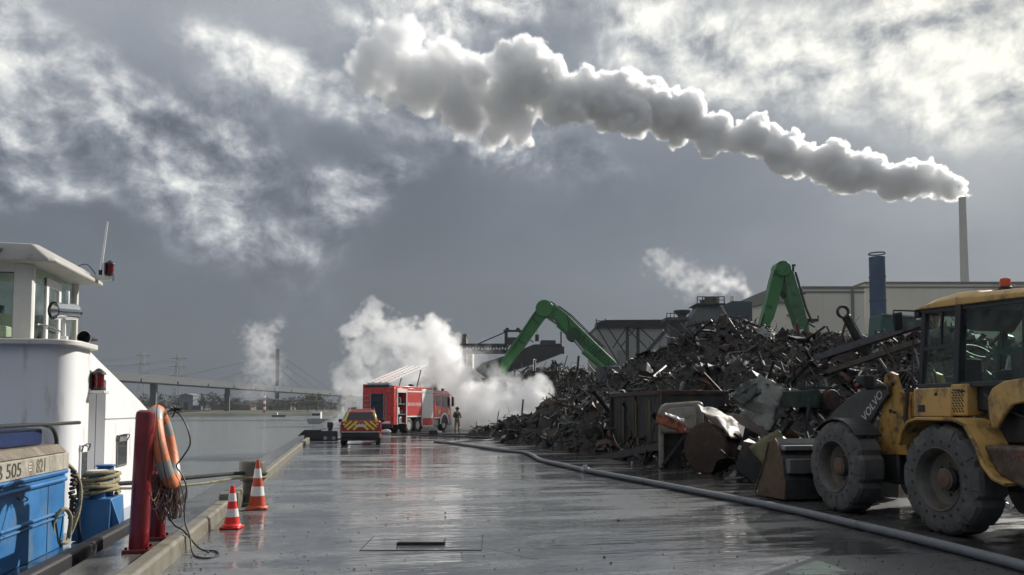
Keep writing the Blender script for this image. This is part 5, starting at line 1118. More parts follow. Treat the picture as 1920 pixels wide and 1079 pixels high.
ribbon([(-.15, -.3, .55), (-.42, -.1, .95), (-.30, 0, 1.25), (.02, .1, 1.55), (.12, .2, 1.95), (.42, .3, 2.35), (.55, .35, 2.5)], .95, 'folded_plate', cg, gpm, 3, .16)
ribbon([(.25, -.2, .5), (.45, 0, .9), (.62, .2, 1.4), (.80, .4, 1.9), (.86, .5, 2.3)], .7, 'second_fold', cg, mat('grey_plate_dark', (.11, .112, .11), .45, .35, var=.3, c2=(.06, .05, .04), amt=.4), 5, .12)
ribbon([(-.62, .3, 1.95), (-.30, .4, 2.15), (0, .5, 2.3), (.3, .5, 2.36)], .55, 'dark_panel', cg, mat('dark_green_panel', (.03, .036, .03), .4, .2, var=.3), 8, .1)
# hooked rod against the sky, long beams, wreck, blocks
hk_ = thing('ram_rod', 'long steel ram with a ring eye sticking up out of the heap', 'metal rod', at(1612, 640, 29))
e0, e1 = at(1584, 592, 28.6)-hk_.location, at(1625, 668, 29)-hk_.location
MB().bar(e0, e1, .26, .16, up=(0, 1, 0)).build('rod', mat('dark_ram', (.05, .045, .04), .35, .5, var=.3), hk_, bevel=.03); dd = (e0-e1).normalized()
MB().bar(e0+Vector((.16, -.1, .02)), e1+Vector((.16, -.1, .02)), .035, .05, up=(0, 1, 0)).build('bright_edge', chrome, hk_)
MB().tube([e0+dd*.16+Vector((math.cos(a)*.22, 0, math.sin(a)*.20)) for a in [2*math.pi*k/22-.6 for k in range(19)]], .055, 8).build('ring_eye', mat('dark_ram', (.05, .045, .04), .35, .5), hk_)
for lab, a, b_, w, h_, mt_ in (('upper long steel girder sloping up towards the loader cab', (1532, 672, 27), (1735, 605, 24), .34, .22, mat('grey_girder', (.10, .10, .105), .4, .5, var=.25, c2=(.05, .035, .025), amt=.4)), ('lower long rusty girder sloping up towards the loader cab', (1555, 697, 25.5), (1725, 640, 23.5), .30, .16, mat('brown_girder', (.085, .07, .055), .5, .3, var=.3)), ('dark steel joist lying along the foot of the container', (1118, 862, 28.2), (1262, 833, 22.5), .22, .22, dark), ('thin bright bar standing up beside the loader cab', (1716, 655, 22), (1726, 700, 22), .05, .05, steel)):
    p_, q_ = at(*a), at(*b_); t_ = thing('girder', lab, 'girder', (p_+q_)/2, group='girders in the scrap'); d_ = (q_-p_)/2
    MB().bar(-d_, d_, w, .03).build('web' if h_ > .1 else 'bar', mt_, t_)
    if h_ > .1:
        up = Vector((0, 0, 1)); sd = d_.cross(up).normalized(); uu = sd.cross(d_).normalized()
        for s in (-1, 1): MB().bar(-d_+sd*s*w/2, d_+sd*s*w/2, .03, h_).build('flange', mt_, t_)
wk = thing('machine_wreck', 'teal painted machine wreck with a round drum in the scrap above the bucket', 'machine', at(1512, 748, 21.5), rad(10))
MB().prism([(-.35, -.25), (.35, -.25), (.42, .05), (.2, .24), (-.4, .22)], 'y', -.3, .5).build('housing', mat('teal_paint', (.010, .042, .034), .45, var=.3, c2=(.05, .045, .035), amt=.5, sc2=3), wk, bevel=.03)
MB().cyl((.5, -.45, -.05), (.5, .3, -.05), .30, n=20).build('drum', rust_dark, wk, bevel=.02); MB().cyl((.5, -.47, -.05), (.5, -.44, -.05), .10, n=12).build('drum_boss', dark, wk); MB().bar((-.6, -.3, .3), (.6, -.3, .28), .08).build('top_bar', dark, wk)
ob = thing('orange_body', 'faded orange plate body on the heap just left of the cab', 'metal sheet', at(1712, 618, 33), rad(-12)); MB().prism([(-.9, -.9), (.7, -.6), (1.0, .75), (.65, .55), (-.1, -.2)], 'y', -.4, .4).build('plate_body', mat('faded_orange', (.30, .10, .045), .55, var=.2, c2=(.15, .06, .03), amt=.3), ob, bevel=.03)
tb = thing('green_skip', 'dull green steel skip on the heap below the blue stack', 'skip', at(1672, 612, 46), rad(-12)); MB().prism([(-1.1, -.95), (1.3, -.8), (1.05, .45), (-.95, .62)], 'y', -.8, .8).build('skip_body', mat('dull_green', (.03, .095, .08), .5, var=.2, c2=(.05, .06, .05), amt=.3), tb, bevel=.03); MB().bar((-.95, -.82, .62), (1.08, -.82, .46), .08).build('rim', steel, tb)
bl = thing('crushed_car', 'bluish crushed car bale at the foot of the heap behind the bucket', 'crushed car', gnd(1415, 893)+Vector((.6, .6, 0)), rad(15))
SR.seed(77)
for k in range(9):
    m = MB(); piece(m, SR.choice(['sheet', 'block', 'sheet']), SR.uniform(.5, .9), Matrix.Translation((SR.uniform(-.6, .6), SR.uniform(-.4, .4), .25+SR.uniform(-.1, .3))) @ Euler((SR.uniform(-.6, .6), SR.uniform(-.6, .6), SR.uniform(0, 6))).to_matrix().to_4x4(), SR.choice([(.02, .03, .07), (.03, .04, .08), (.05, .05, .06), (.25, .26, .28)])); m.build('crushed_panel', scrapm, bl, smooth=0, fix=False)
MB().box((0, 0, .25), (1.5, 1.0, .5)).build('bale_core', mat('navy_crushed', (.015, .02, .04), .4, .3, var=.5), bl, bevel=.08)
yp = thing('yellow_panel', 'dull yellow-green panel wedged just behind the bucket', 'metal sheet', at(1445, 838, 17.5)); solid(crumple(.9, .5, 8, 5, .08, 12).build('panel', mat('dull_yellow', (.10, .092, .035), .5, var=.2, c2=(.1, .09, .05), amt=.4), yp, smooth=40, rot=(rad(60), rad(-25), rad(10))), .01)
# loose bits fallen on the quay
SR.seed(5)
for k, (px, py) in enumerate(((1115, 862), (1185, 872), (1240, 880), (1060, 846), (985, 830), (1345, 893), (652, 1071), (835, 966), (765, 968), (620, 858), (1905, 960), (1895, 945))):
    m = MB(); piece(m, 'block' if k % 2 else 'sheet', .16 if k < 6 else (.045 if k < 10 else .5), Euler((.2, .3, k)).to_matrix().to_4x4(), (.3, .3, .3) if k in (1, 10, 11) else (.02, .02, .02))
    o = m.build('debris', scrapm, smooth=0, fix=False, loc=gnd(px, py)+Vector((0, 0, .03 if k < 10 else .12)))
    tag(o, ['small lump of scrap lying on the quay near the container foot', 'pale scrap fragment on the quay before the container', 'dark scrap lump on the quay before the tank', 'scrap fragment on the quay at the left heap foot', 'scrap fragment lying left of the heap near the smoke', 'dark lump on the quay in front of the burst tank', 'dark lump on the wet quay at the bottom edge of the photo', 'tiny dark chip on the quay right of the drain cover', 'tiny dark chip on the quay behind the drain cover', 'tiny chip on the quay left of the car', 'pale bent scrap at the right edge behind the rear tyre', 'pale scrap strip at the right edge under the counterweight'][k], 'debris', 'loose debris on the quay')
# ------------------------------------------------------------------ material handlers, works buildings, chimneys, bridge, far bank
def lz(px, py, D):
    v = at(px, py, D); return v.dot(_R), v.z
def cthing(name, label, cat, px, D, **k):
    """a thing standing on the ground, turned square to the line of sight; its parts use (sideways, away, height) from there"""
    v = at(px, 760, D); return thing(name, label, cat, (v.x, v.y, 0), -YAW, **k)
class Loc:
    def __init__(s, px, D): s.x0 = lz(px, 760, D)[0]; s.D = D
    def __call__(s, px, py, D=None):
        D = D or s.D; x, z = lz(px, py, D); return Vector((x-s.x0, D-s.D, z))
green = mat('handler_green', (.045, .185, .053), .42, var=.15, scale=.8, c2=(.02, .07, .03), amt=.3, sc2=1.2)
dgreen = mat('handler_dark_green', (.015, .055, .022), .5, var=.3)
def boom(t, L, pts, name, mt, th):
    """box-section boom whose outline follows points (upper edge, lower edge)"""
    up = [L(*p) for p in pts[0]]; lo = [L(*p) for p in pts[1]]
    rings = []
    for a, b in zip(up, lo): rings.append([a+Vector((0, -th/2, 0)), a+Vector((0, th/2, 0)), b+Vector((0, th/2, 0)), b+Vector((0, -th/2, 0))])
    return MB().loft(rings).build(name, mt, t, bevel=.05)
L = Loc(1150, 68); t = cthing('material_handler', 'green material handler whose bent boom arches above the smoke left of the heap', 'crane', 1150, 68)
boom(t, L, [[(1012, 572), (1040, 573), (1062, 590), (1092, 620), (1122, 650), (1150, 676), (1156, 684)], [(1030, 596), (1040, 600), (1060, 622), (1075, 640), (1100, 662), (1118, 682), (1126, 690)]], 'main_boom', green, 1.0)
boom(t, L, [[(1030, 570), (1012, 574), (1000, 588), (975, 625), (950, 660), (938, 684), (934, 706)], [(1038, 588), (1022, 598), (1012, 612), (985, 650), (962, 678), (952, 694), (950, 708)]], 'stick', green, .8)
MB().cyl(L(1020, 580)+Vector((0, -.7, 0)), L(1020, 580)+Vector((0, .7, 0)), .75, n=22).build('elbow_joint', green, t, bevel=.05)
MB().cyl(L(1075, 628)+Vector((0, -.62, 0)), L(1075, 628)+Vector((0, .62, 0)), .62, n=20).build('boom_boss', dgreen, t, bevel=.05)
MB().cyl(L(1026, 596), L(1050, 612), .10, n=8).build('ram_rod', steel, t); MB().cyl(L(1046, 609), L(1076, 636), .22, n=12).build('ram', green, t)
MB().tube(spline([L(1018, 571), L(1030, 566), L(1040, 571), L(1046, 580)], 4), .06, 6).build('hose_loop', dark, t)
MB().tube([L(1004, 586)+Vector((0, -.6, 0)), L(978, 628)+Vector((0, -.6, 0)), L(955, 664)+Vector((0, -.6, 0))], .06, 6).build('pipe', dgreen, t)
MB().tube([L(1066, 598), L(1100, 632), L(1140, 668)], .09, 6).build('pipe', dark, t)
o = letters('lettering', 'SENNEBOGEN', .95, mat('green_decal', (.012, .05, .02), .5, var=.2), t, frame(L(1112, 658)+Vector((0, -.53, 0)), L(1140, 684)-L(1090, 640), Vector((.6, 0, .8))), sx=.62)
MB().cyl(L(1132, 694)+Vector((0, -.75, 0)), L(1092, 660)+Vector((0, -.75, 0)), .24, n=12).build('lift_ram', green, t); MB().cyl(L(1092, 660)+Vector((0, -.75, 0)), L(1076, 640)+Vector((0, -.75, 0)), .12, n=10).build('lift_ram_rod', steel, t)
for q0, q1 in (((1062, 592), (1068, 618)), ((1098, 628), (1086, 648)), ((1128, 656), (1108, 672)), ((996, 596), (1010, 610)), ((968, 636), (984, 646))): MB().bar(L(*q0)+Vector((0, -.53, 0)), L(*q1)+Vector((0, -.53, 0)), .10, .08).build('weld_band', dgreen, t)
for dx in (0, 4): MB().tube([L(1044+dx, 574), L(1068+dx, 592), L(1098+dx, 622), L(1130+dx, 652)], .05, 5).build('hydraulic_hose', black, t)
MB().bb(tuple(L(1120, 688)+Vector((0, -1.2, 0))), tuple(L(1160, 770)+Vector((0, 1.6, 0)))).build('upper_carriage', mat('handler_grey', (.05, .055, .06), .5, var=.2), t, bevel=.1)
MB().cyl(L(1140, 768), Vector((L(1140, 768).x, 0, 0)), 1.3, n=18).build('pedestal', dark, t)
MB().tube([L(942, 706), L(942, 716)], .2, 8).build('grab_pin', dark, t)
for k in range(4):
    a = 2*math.pi*k/4+.5; g0 = L(942, 716); MB().tube(spline([g0, g0+Vector((math.cos(a)*.8, math.sin(a)*.8, -.5)), g0+Vector((math.cos(a)*.9, math.sin(a)*.9, -1.2)), g0+Vector((math.cos(a)*.2, math.sin(a)*.2, -1.8))], 4), [.18]*12+[.06], 6).build('grab_claw', dark, t)
L = Loc(1470, 62); t = cthing('material_handler', 'second green material handler with boom folded to a sharp peak behind the main heap', 'crane', 1470, 62)
boom(t, L, [[(1449, 505), (1442, 530), (1436, 560), (1428, 590), (1424, 607), (1418, 680)], [(1470, 512), (1465, 535), (1458, 565), (1448, 598), (1442, 609), (1436, 680)]], 'stick', green, .8)
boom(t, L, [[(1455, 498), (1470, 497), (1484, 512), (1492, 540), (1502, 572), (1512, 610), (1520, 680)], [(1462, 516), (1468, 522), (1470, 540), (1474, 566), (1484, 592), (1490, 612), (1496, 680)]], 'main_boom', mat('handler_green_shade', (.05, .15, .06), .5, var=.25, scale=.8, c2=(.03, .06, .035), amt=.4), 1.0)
MB().cyl(L(1464, 506)+Vector((0, -.65, 0)), L(1464, 506)+Vector((0, .65, 0)), .62, n=22).build('elbow_joint', green, t, bevel=.05)
MB().tube(spline([L(1452, 500), L(1462, 494), L(1474, 496), L(1482, 506)], 4), .06, 6).build('hose_loop', dark, t)
for a, b_ in (((1480, 500), (1480, 512)), ((1478, 499), (1484, 499)), ((1484, 512), (1504, 580)), ((1504, 580), (1516, 607))): MB().tube([L(*a)+Vector((.2, -.3, 0)), L(*b_)+Vector((.2, -.3, 0))], .09, 6).build('pipe', dark, t)
for y0 in (552, 575, 590): MB().bar(L(1494, y0), L(1510, y0-1), .1).build('step', dark, t)
MB().cyl(L(1458, 525), L(1470, 560), .16, n=10).build('ram', dgreen, t)
MB().bb(tuple(L(1505, 598)), tuple(L(1535, 603)+Vector((0, 1, 0)))).build('platform', dark, t); MB().bar(L(1534, 600), L(1534, 592), .08).build('platform_post', dark, t); MB().bar(L(1508, 603), L(1528, 614), .1).build('platform_brace', dark, t)
MB().bb((-1.5, -1.5, 1.2), (1.5, 2, 5.0)).build('upper_carriage', mat('handler_grey', (.05, .055, .06), .5), t, bevel=.1); MB().cyl((0, 0, 0), (0, 0, 1.3), 1.4, n=18).build('pedestal', dark, t)
# works hall
hallm = mat('cream_cladding', (.70, .66, .54), .7, var=.10, scale=.05, c2=(.22, .20, .16), amt=.35, sc2=.06, streak=.8)
trim = mat('hall_trim', (.17, .165, .14), .7, var=.1)
def hall(label, D, px0, px1, ytop, depth, base_px, ribs, gable=None):
    L = Loc(base_px, D); t = cthing('works_hall', label, 'building', base_px, D); a, b_ = L(px0, ytop), L(px1, ytop)
    MB().bb((a.x, 0, -.2), (b_.x, depth, a.z)).build('walls', hallm, t)
    MB().bb((a.x-.2, -.25, a.z), (b_.x+.2, depth+.2, a.z+.35)).build('roof_edge', trim, t)
    z1 = L(px0, ytop+7).z; MB().bb((a.x-.05, -.12, z1-.15), (b_.x+.05, -.003, z1+.15)).build('gutter', trim, t)
    for px in ribs: x = L(px, 560).x; MB().bb((x-.25, -.22, 0), (x+.25, -.004, a.z-.2)).build('downpipe', trim, t)
    n_ = int((b_.x-a.x)/3.0)
    for k in range(1, n_): x = a.x+(b_.x-a.x)*k/n_; MB().bb((x-.03, -.035, 0), (x+.03, -.002, a.z-.1)).build('panel_joint', hallm, t, smooth=0)
    return t, L
hall('long cream works hall at far right, tallest block', 158, 1622, 2150, 532, 60, 1700, (1930,))
hall('cream works hall with dark gutter left of the blue stack', 142, 1505, 1620, 541, 50, 1560, (1598,))
L = Loc(1460, 140); t = cthing('works_hall', 'low cream hall end with sloping roof behind the second green boom', 'building', 1460, 140)
pz = [(L(1352, 600).x, 0), (L(1352, 600).x, L(1352, 592).z), (L(1440, 569).x, L(1440, 569).z), (L(1504, 569).x, L(1504, 569).z), (L(1504, 569).x, 0)]
MB().prism(pz, 'y', 0, 30).build('walls', hallm, t)
rz_ = [(L(1352, 592).x, L(1352, 592).z+.05), (L(1385, 576).x, L(1395, 566).z), (L(1435, 545).x, L(1435, 545).z), (L(1445, 541).x, L(1445, 541).z), (L(1504, 541).x, L(1504, 541).z), (L(1504, 568).x, L(1504, 568).z), (L(1440, 568).x, L(1440, 568).z)]
MB().prism(rz_, 'y', -.4, 30.4).build('roof', mat('grey_roof_sheet', (.22, .215, .19), .6, var=.1, scale=.1), t); MB().bb((L(1475, 590).x, -.3, L(1475, 590).z-.2), (L(1503, 590).x, -.01, L(1475, 590).z)).build('gutter', trim, t)
# stacks
L = Loc(1651, 132); t = cthing('blue_stack', 'squat blue steel chimney stack in front of the cream hall', 'chimney', 1651, 132)
bs = mat('blue_stack_paint', (.012, .045, .115), .5, var=.1, scale=.3, c2=(.05, .08, .12), amt=.3, sc2=.3); r = (L(1665, 500)-L(1637, 500)).x/2; zt_ = L(1650, 483).z
MB().lathe([(r*1.08, 0), (r*1.06, 8), (r, zt_-.4), (r*1.02, zt_-.4), (r*1.02, zt_), (r*.9, zt_)], 28).build('shaft', bs, t, smooth=40)
for k in range(7): MB().lathe([(r*1.075, 4+k*4), (r*1.085, 4.05+k*4), (r*1.085, 4.2+k*4), (r*1.07, 4.25+k*4)], 28, caps=False).build('flange', bs, t)
MB().bb((-r*1.4, -.4, 6), (-r*1.07, .2, 12)).build('ladder_cage', steel, t)
L = Loc(1816, 420); t = cthing('tall_chimney', 'tall thin pale concrete chimney trailing the long white plume', 'chimney', 1816, 420)
zt_ = L(1811, 371).z; MB().lathe([(2.4, 0), (2.2, zt_*.5), (1.75, zt_-.5), (1.85, zt_-.5), (1.85, zt_), (1.4, zt_)], 28).build('shaft', mat('pale_chimney', (.40, .40, .36), .8, var=.08, scale=.05, c2=(.25, .25, .22), amt=.3, sc2=.05, streak=.7), t, smooth=40)
for k in range(5): MB().lathe([(2.4, zt_*.3+k*16), (2.75, zt_*.3+k*16), (2.75, zt_*.3+k*16+.6), (2.4, zt_*.3+k*16+.6)], 24, caps=False).build('platform_ring', trim, t) if k < 0 else None
# hopper, tank and plant boxes behind the heap top
plant = mat('plant_steel', (.055, .065, .072), .5, .2, var=.2, scale=.4, c2=(.10, .08, .06), amt=.3, sc2=.4)
L = Loc(1325, 98); t = cthing('plant_hopper', 'dark hopper with railed platform above the scrap heap crest', 'hopper', 1325, 98)
def rz4(px0, px1, py, d0, d1): a, b_ = L(px0, py), L(px1, py); return [Vector((a.x, d0, a.z)), Vector((b_.x, d0, b_.z)), Vector((b_.x, d1, b_.z)), Vector((a.x, d1, a.z))]
MB().loft([rz4(1288, 1358, 640, -2, 3), rz4(1288, 1358, 602, -2, 3), rz4(1305, 1344, 577, -1, 2), rz4(1306, 1344, 573, -1, 2)]).build('hopper_body', plant, t)
MB().bb(tuple(L(1300, 574)+Vector((0, -1.6, 0))), tuple(L(1354, 572)+Vector((0, 2.5, 0)))).build('platform', dark, t)
for px in (1302, 1312, 1322, 1332, 1342, 1352): MB().bar(L(px, 573)+Vector((0, -1.5, 0)), L(px, 560)+Vector((0, -1.5, 0)), .10).build('rail_post', dark, t)
for py in (560, 566): MB().bar(L(1302, py)+Vector((0, -1.5, 0)), L(1352, py)+Vector((0, -1.5, 0)), .08).build('handrail', dark, t)
MB().cyl(L(1334, 572), L(1334, 558), .9, n=12).build('vent_drum', mat('olive_drum', (.09, .085, .04), .6), t); MB().bb(tuple(L(1315, 572)), tuple(L(1328, 562)+Vector((0, 1, 0)))).build('motor', dark, t, bevel=.1)
MB().bar(L(1345, 576)+Vector((0, -1.7, 0)), L(1357, 598)+Vector((0, -1.7, 0)), .25).build('chute', steel, t)
L = Loc(1270, 96); t = cthing('header_tank', 'small conical tank on a railed deck left of the hopper', 'tank', 1270, 96)
MB().lathe([(.5, L(1270, 602).z), (.55, L(1270, 592).z), (1.0, L(1270, 586).z), (1.05, L(1270, 583).z), (.6, L(1270, 582).z)], 16, Matrix.Translation((L(1279, 600).x, 0, 0))).build('tank', plant, t, smooth=40)
MB().bb(tuple(L(1246, 602)+Vector((0, -1, 0))), tuple(L(1290, 597)+Vector((0, 2, 0)))).build('deck', plant, t); MB().bb((L(1256, 600).x, 0, 0), (L(1284, 600).x, 2, L(1270, 602).z)).build('support', plant, t)
for px in (1250, 1257, 1264): MB().bar(L(px, 598), L(px, 587), .08).build('rail_post', dark, t)
MB().bar(L(1250, 588), L(1268, 588), .08).build('handrail', dark, t)
L = Loc(1380, 104); t = cthing('plant_cabin', 'dark blue-green clad plant building with a short flue behind the heap', 'building', 1380, 104)
a, b_ = L(1358, 566), L(1410, 566); MB().prism([(a.x, 0), (a.x, a.z-.4), (L(1373, 564).x, a.z+.1), (b_.x, a.z), (b_.x, 0)], 'y', 0, 6).build('walls', mat('dark_cladding', (.045, .065, .085), .5, var=.15, scale=.3), t)
for k in range(1, 7): x = a.x+(b_.x-a.x)*k/7; MB().bb((x-.03, -.06, 0), (x+.03, -.003, a.z-.5)).build('panel_joint', plant, t, smooth=0)
MB().cyl(L(1381, 566)+Vector((0, 2, 0)), L(1381, 552)+Vector((0, 2, 0)), .28, n=10).build('flue', hallm, t)
# gantry on trestles with a pale shed behind
L = Loc(1180, 112); t = cthing('conveyor_gantry', 'dark steel conveyor gantry on crossed trestle legs behind the heap', 'gantry', 1180, 112)
gs_ = mat('gantry_steel', (.035, .04, .045), .5, .3, var=.2)
MB().prism([(L(1117, 614).x, L(1117, 614).z), (L(1117, 607).x, L(1117, 607).z), (L(1135, 602).x, L(1135, 602).z), (L(1290, 601).x, L(1290, 601).z), (L(1290, 615).x, L(1290, 615).z)], 'y', -1.2, 1.5).build('gallery', gs_, t)
for py in (604, 608, 612): MB().bar(L(1118, py)+Vector((0, -1.28, 0)), L(1288, py-1)+Vector((0, -1.28, 0)), .12).build('rib', dark, t)
for px in (1118, 1135): MB().bar(L(px, 606), L(px, 598), .15).build('post', dark, t)
for px in (1176, 1196): MB().bar(Vector((L(px, 700).x, 0, 0)), L(px, 612), .42).build('leg', gs_, t)
for a, b_ in (((1120, 615), (1160, 682)), ((1140, 615), (1176, 668)), ((1173, 617), (1149, 653)), ((1176, 636), (1163, 652)), ((1178, 617), (1195, 636)), ((1192, 615), (1180, 630)), ((1200, 615), (1227, 640)), ((1197, 636), (1212, 652))): MB().bar(L(*a)+Vector((0, .1, 0)), L(*b_)+Vector((0, .1, 0)), .16).build('brace', gs_, t)
MB().bar(L(1202, 672), L(1250, 618), 1.2, .5).build('incline_conveyor', plant, t)
L = Loc(1182, 125); t = cthing('shed', 'pale grey shed standing behind the crossed trestle gantry', 'building', 1182, 125)
a, b_ = L(1118, 616), L(1262, 616); MB().bb((a.x, 0, 0), (b_.x, 14, a.z)).build('walls', mat('pale_grey_shed', (.30, .30, .275), .75, var=.12, scale=.1, c2=(.2, .2, .18), amt=.3, sc2=.12), t)
MB().bb((L(1157, 660).x, -.06, 0), (L(1175, 660).x, -.003, L(1157, 657).z)).build('door', mat('grey_door', (.2, .2, .19), .6), t); MB().bb((a.x-.2, -.3, a.z), (b_.x+.2, 14.2, a.z+.25)).build('roof', trim, t)
# loading conveyor beyond the smoke
L = Loc(960, 132); t = cthing('ship_loader', 'dark loading conveyor with mast and hood rising to the right beyond the smoke', 'conveyor', 960, 132)
MB().prism([(L(893, 700).x, L(893, 692).z), (L(905, 684).x, L(905, 682).z), (L(950, 668).x, L(950, 668).z), (L(1000, 650).x, L(1000, 648).z), (L(1052, 648).x, L(1052, 646).z), (L(1056, 664).x, L(1056, 662).z), (L(1010, 680).x, L(1010, 680).z), (L(960, 695).x, L(960, 696).z), (L(905, 712).x, L(905, 712).z), (L(896, 706).x, L(896, 706).z)], 'y', -2, 2).build('boom_house', mat('dark_conveyor', (.028, .028, .033), .5, .2, var=.2, scale=.3), t, bevel=.08)
MB().bb(tuple(L(1013, 651)+Vector((0, -2.1, 0))), tuple(L(1041, 640)+Vector((0, 2, 0)))).build('drive_cabin', mat('navy_cabin', (.02, .024, .036), .45), t, bevel=.1)
MB().bb(tuple(L(835, 663)+Vector((0, -1.5, 0))), tuple(L(955, 657)+Vector((0, 1.5, 0)))).build('lower_chord', dark, t); MB().bb(tuple(L(835, 651)+Vector((0, -1.5, 0))), tuple(L(952, 646)+Vector((0, 1.5, 0)))).build('upper_chord', dark, t)
for k in range(11): px = 838+k*11; MB().bar(L(px, 648), L(px+5, 660), .22).build('lattice', dark, t); MB().bar(L(px+5, 660), L(px+11, 648), .22).build('lattice', dark, t)
MB().bb(tuple(L(946, 652)), tuple(L(952, 620)+Vector((0, .5, 0)))).build('mast', gs_, t); MB().bar(L(944, 621), L(978, 621), .35).build('mast_head', gs_, t); MB().bar(L(952, 640), L(970, 640), 1.2).build('machine_deck', gs_, t)
for px in (951, 971): MB().cyl(L(px, 619)+Vector((0, -.4, 0)), L(px, 619)+Vector((0, .4, 0)), .35, n=12).build('sheave', dark, t)
for a, b_ in (((948, 623), (890, 648)), ((972, 622), (1000, 642)), ((960, 640), (952, 652))): MB().bar(L(*a), L(*b_), .18).build('stay', dark, t)
MB().bar(L(1052, 648), L(1052, 622), .25).build('light_mast', dark, t); MB().bb(tuple(L(1046, 664)), tuple(L(1058, 650)+Vector((0, .2, 0)))).build('end_platform', dark, t); MB().bar(L(1007, 640), L(1007, 612), .08).build('hoist_rope', dark, t); MB().cyl(L(1007, 640), L(1007, 628), .35, n=10).build('hook_block', dark, t)
for px in (905, 925, 945, 965, 1036): MB().bar(L(px, 680), Vector((L(px, 690).x, 0, 0)), .35).build('leg', dark, t)
for lab, px0, px1, yt, D, mt_ in (('tall dark brown tower block behind the rising smoke', 796, 829, 601, 170, mat('brown_tower', (.085, .078, .07), .7, var=.15, scale=.1)), ('grey silo house attached to the conveyor behind the smoke', 822, 874, 629, 165, mat('grey_silo', (.12, .118, .11), .7, var=.2, scale=.1)), ('pale cream silo building under the conveyor', 850, 886, 660, 180, hallm)):
    L = Loc((px0+px1)/2, D); t = cthing('silo_building', lab, 'building', (px0+px1)/2, D); a, b_ = L(px0, yt), L(px1, yt)
    MB().bb((a.x, 0, 0), (b_.x, 8, a.z)).build('walls', mt_, t); MB().bb((a.x-.15, -.2, a.z), (b_.x+.15, 8.2, a.z+.3)).build('roof', trim, t)
    for k in range(1, 4): x = a.x+(b_.x-a.x)*k/4; MB().bb((x-.05, -.05, 0), (x+.05, -.003, a.z-.3)).build('panel_joint', trim, t, smooth=0)
L = Loc(850, 118); t = cthing('aggregate_pile', 'conical dark gravel pile behind the smoke', 'gravel pile', 850, 118); m = MB(); prof = []
zz = L(855, 668).z
m.lathe([(zz*1.55*(1-k/8)+.3*math.sin(k*2), zz*k/8) for k in range(8)]+[(.3, zz)], 32); m.build('pile', mat('dark_gravel', (.07, .068, .065), .9, var=.3, scale=.6, bump=.6, bscale=3), t, smooth=60)
# cable-stayed bridge across the water
bc = mat('bridge_concrete', (.075, .082, .09), .8, var=.1, scale=.02)
pa, pb = at(150, 707, 330), at(700, 745, 720)
BZ = 13.0; A_ = Vector((at(150, 700, 300).x, at(150, 700, 300).y, BZ)); 
def deckpt(px): 
    # the deck runs level; its points are where the line of sight meets that level
    y = 704+(px-150)*(742-704)/(660-150)
    d, fw = ray(px, y); tt = (BZ-EYE)/d.z; return Vector((0, 0, EYE))+d*tt
br = thing('cable_stayed_bridge', 'long grey cable-stayed bridge with one slim pylon across the harbour', 'bridge', (deckpt(520).x, deckpt(520).y, WATER_Z))
P0, P1 = deckpt(150), deckpt(520); dr_ = (P1-P0).normalized(); P2 = P1+dr_*420; Pm = P0-dr_*160
MB().bar(Pm, P2, 11, 2.2).build('deck', bc, br, w=True)
sd = dr_.cross(Vector((0, 0, 1)))
for s in (-1, 1): MB().bar(Pm+sd*s*5.4+Vector((0, 0, 1.5)), P2+sd*s*5.4+Vector((0, 0, 1.5)), .25, .7).build('parapet', bc, br, w=True)
pz_ = at(520, 655, (P1.dot(_F))).z
MB().bar(Vector((P1.x, P1.y, WATER_Z-1)), Vector((P1.x, P1.y, pz_)), 2.2, 2.2).build('pylon', bc, br, w=True, bevel=.2)
for d_, k in [(s*q, q) for s in (-1, 1) for q in (55, 95, 135)]: MB().tube([Vector((P1.x, P1.y, pz_-3-(135-k)*.10)), P1+dr_*d_+Vector((0, 0, 1.4))], .13, 5).build('stay_cable', dark, br, w=True)
for d_ in (-240, -150, -75, 90, 180, 270, 360): q_ = P1+dr_*d_; MB().bar(Vector((q_.x, q_.y, WATER_Z-1)), q_, 3.0, 2.2).build('pier', bc, br, w=True)
for k in range(14): q_ = P0+dr_*(k*30)+sd*5.6+Vector((0, 0, -.6)); MB().box(q_, (.5, .5, 1.4)).build('deck_rib', bc, br, w=True)
MB().box((P1.x, P1.y, WATER_Z+.5), (10, 10, 3)).build('pile_cap', bc, br, w=True, bevel=.3)
# lattice power masts
for lab, px, yt, D in (('lattice power mast standing behind the bridge, right of the two', 333, 664, 560), ('fainter lattice power mast at left by the barge', 266, 658, 640)):
    L = Loc(px, D); t = cthing('power_mast', lab, 'pylon', px, D, group='lattice power masts'); H_ = L(px, yt).z; wb = 3.2
    mp = mat('mast_grey', (.22, .22, .22), .6)
    for sx in (-1, 1):
        for sy in (-1, 1): MB().bar((sx*wb, sy*wb, 0), (sx*.9, sy*.9, H_), .35).build('leg', mp, t)
    for k in range(9):
        z0, z1 = H_*k/9, H_*(k+1)/9; w0, w1 = wb+(.9-wb)*k/9, wb+(.9-wb)*(k+1)/9
        MB().bar((-w0, -w0, z0), (w1, -w1, z1), .2).build('brace', mp, t); MB().bar((w0, -w0, z0), (-w1, -w1, z1), .2).build('brace', mp, t)
    for z in (.62, .78, .92): MB().bar((-6, 0, H_*z), (6, 0, H_*z), .4).build('cross_arm', mp, t)
    for z in (.62, .78, .92):
        for s in (-1, 1):
            MB().tube(sag((s*6, 0, H_*z-1), (s*6-150, 40, H_*z-1), 4, 8), .10, 4).build('power_line', mp, t)
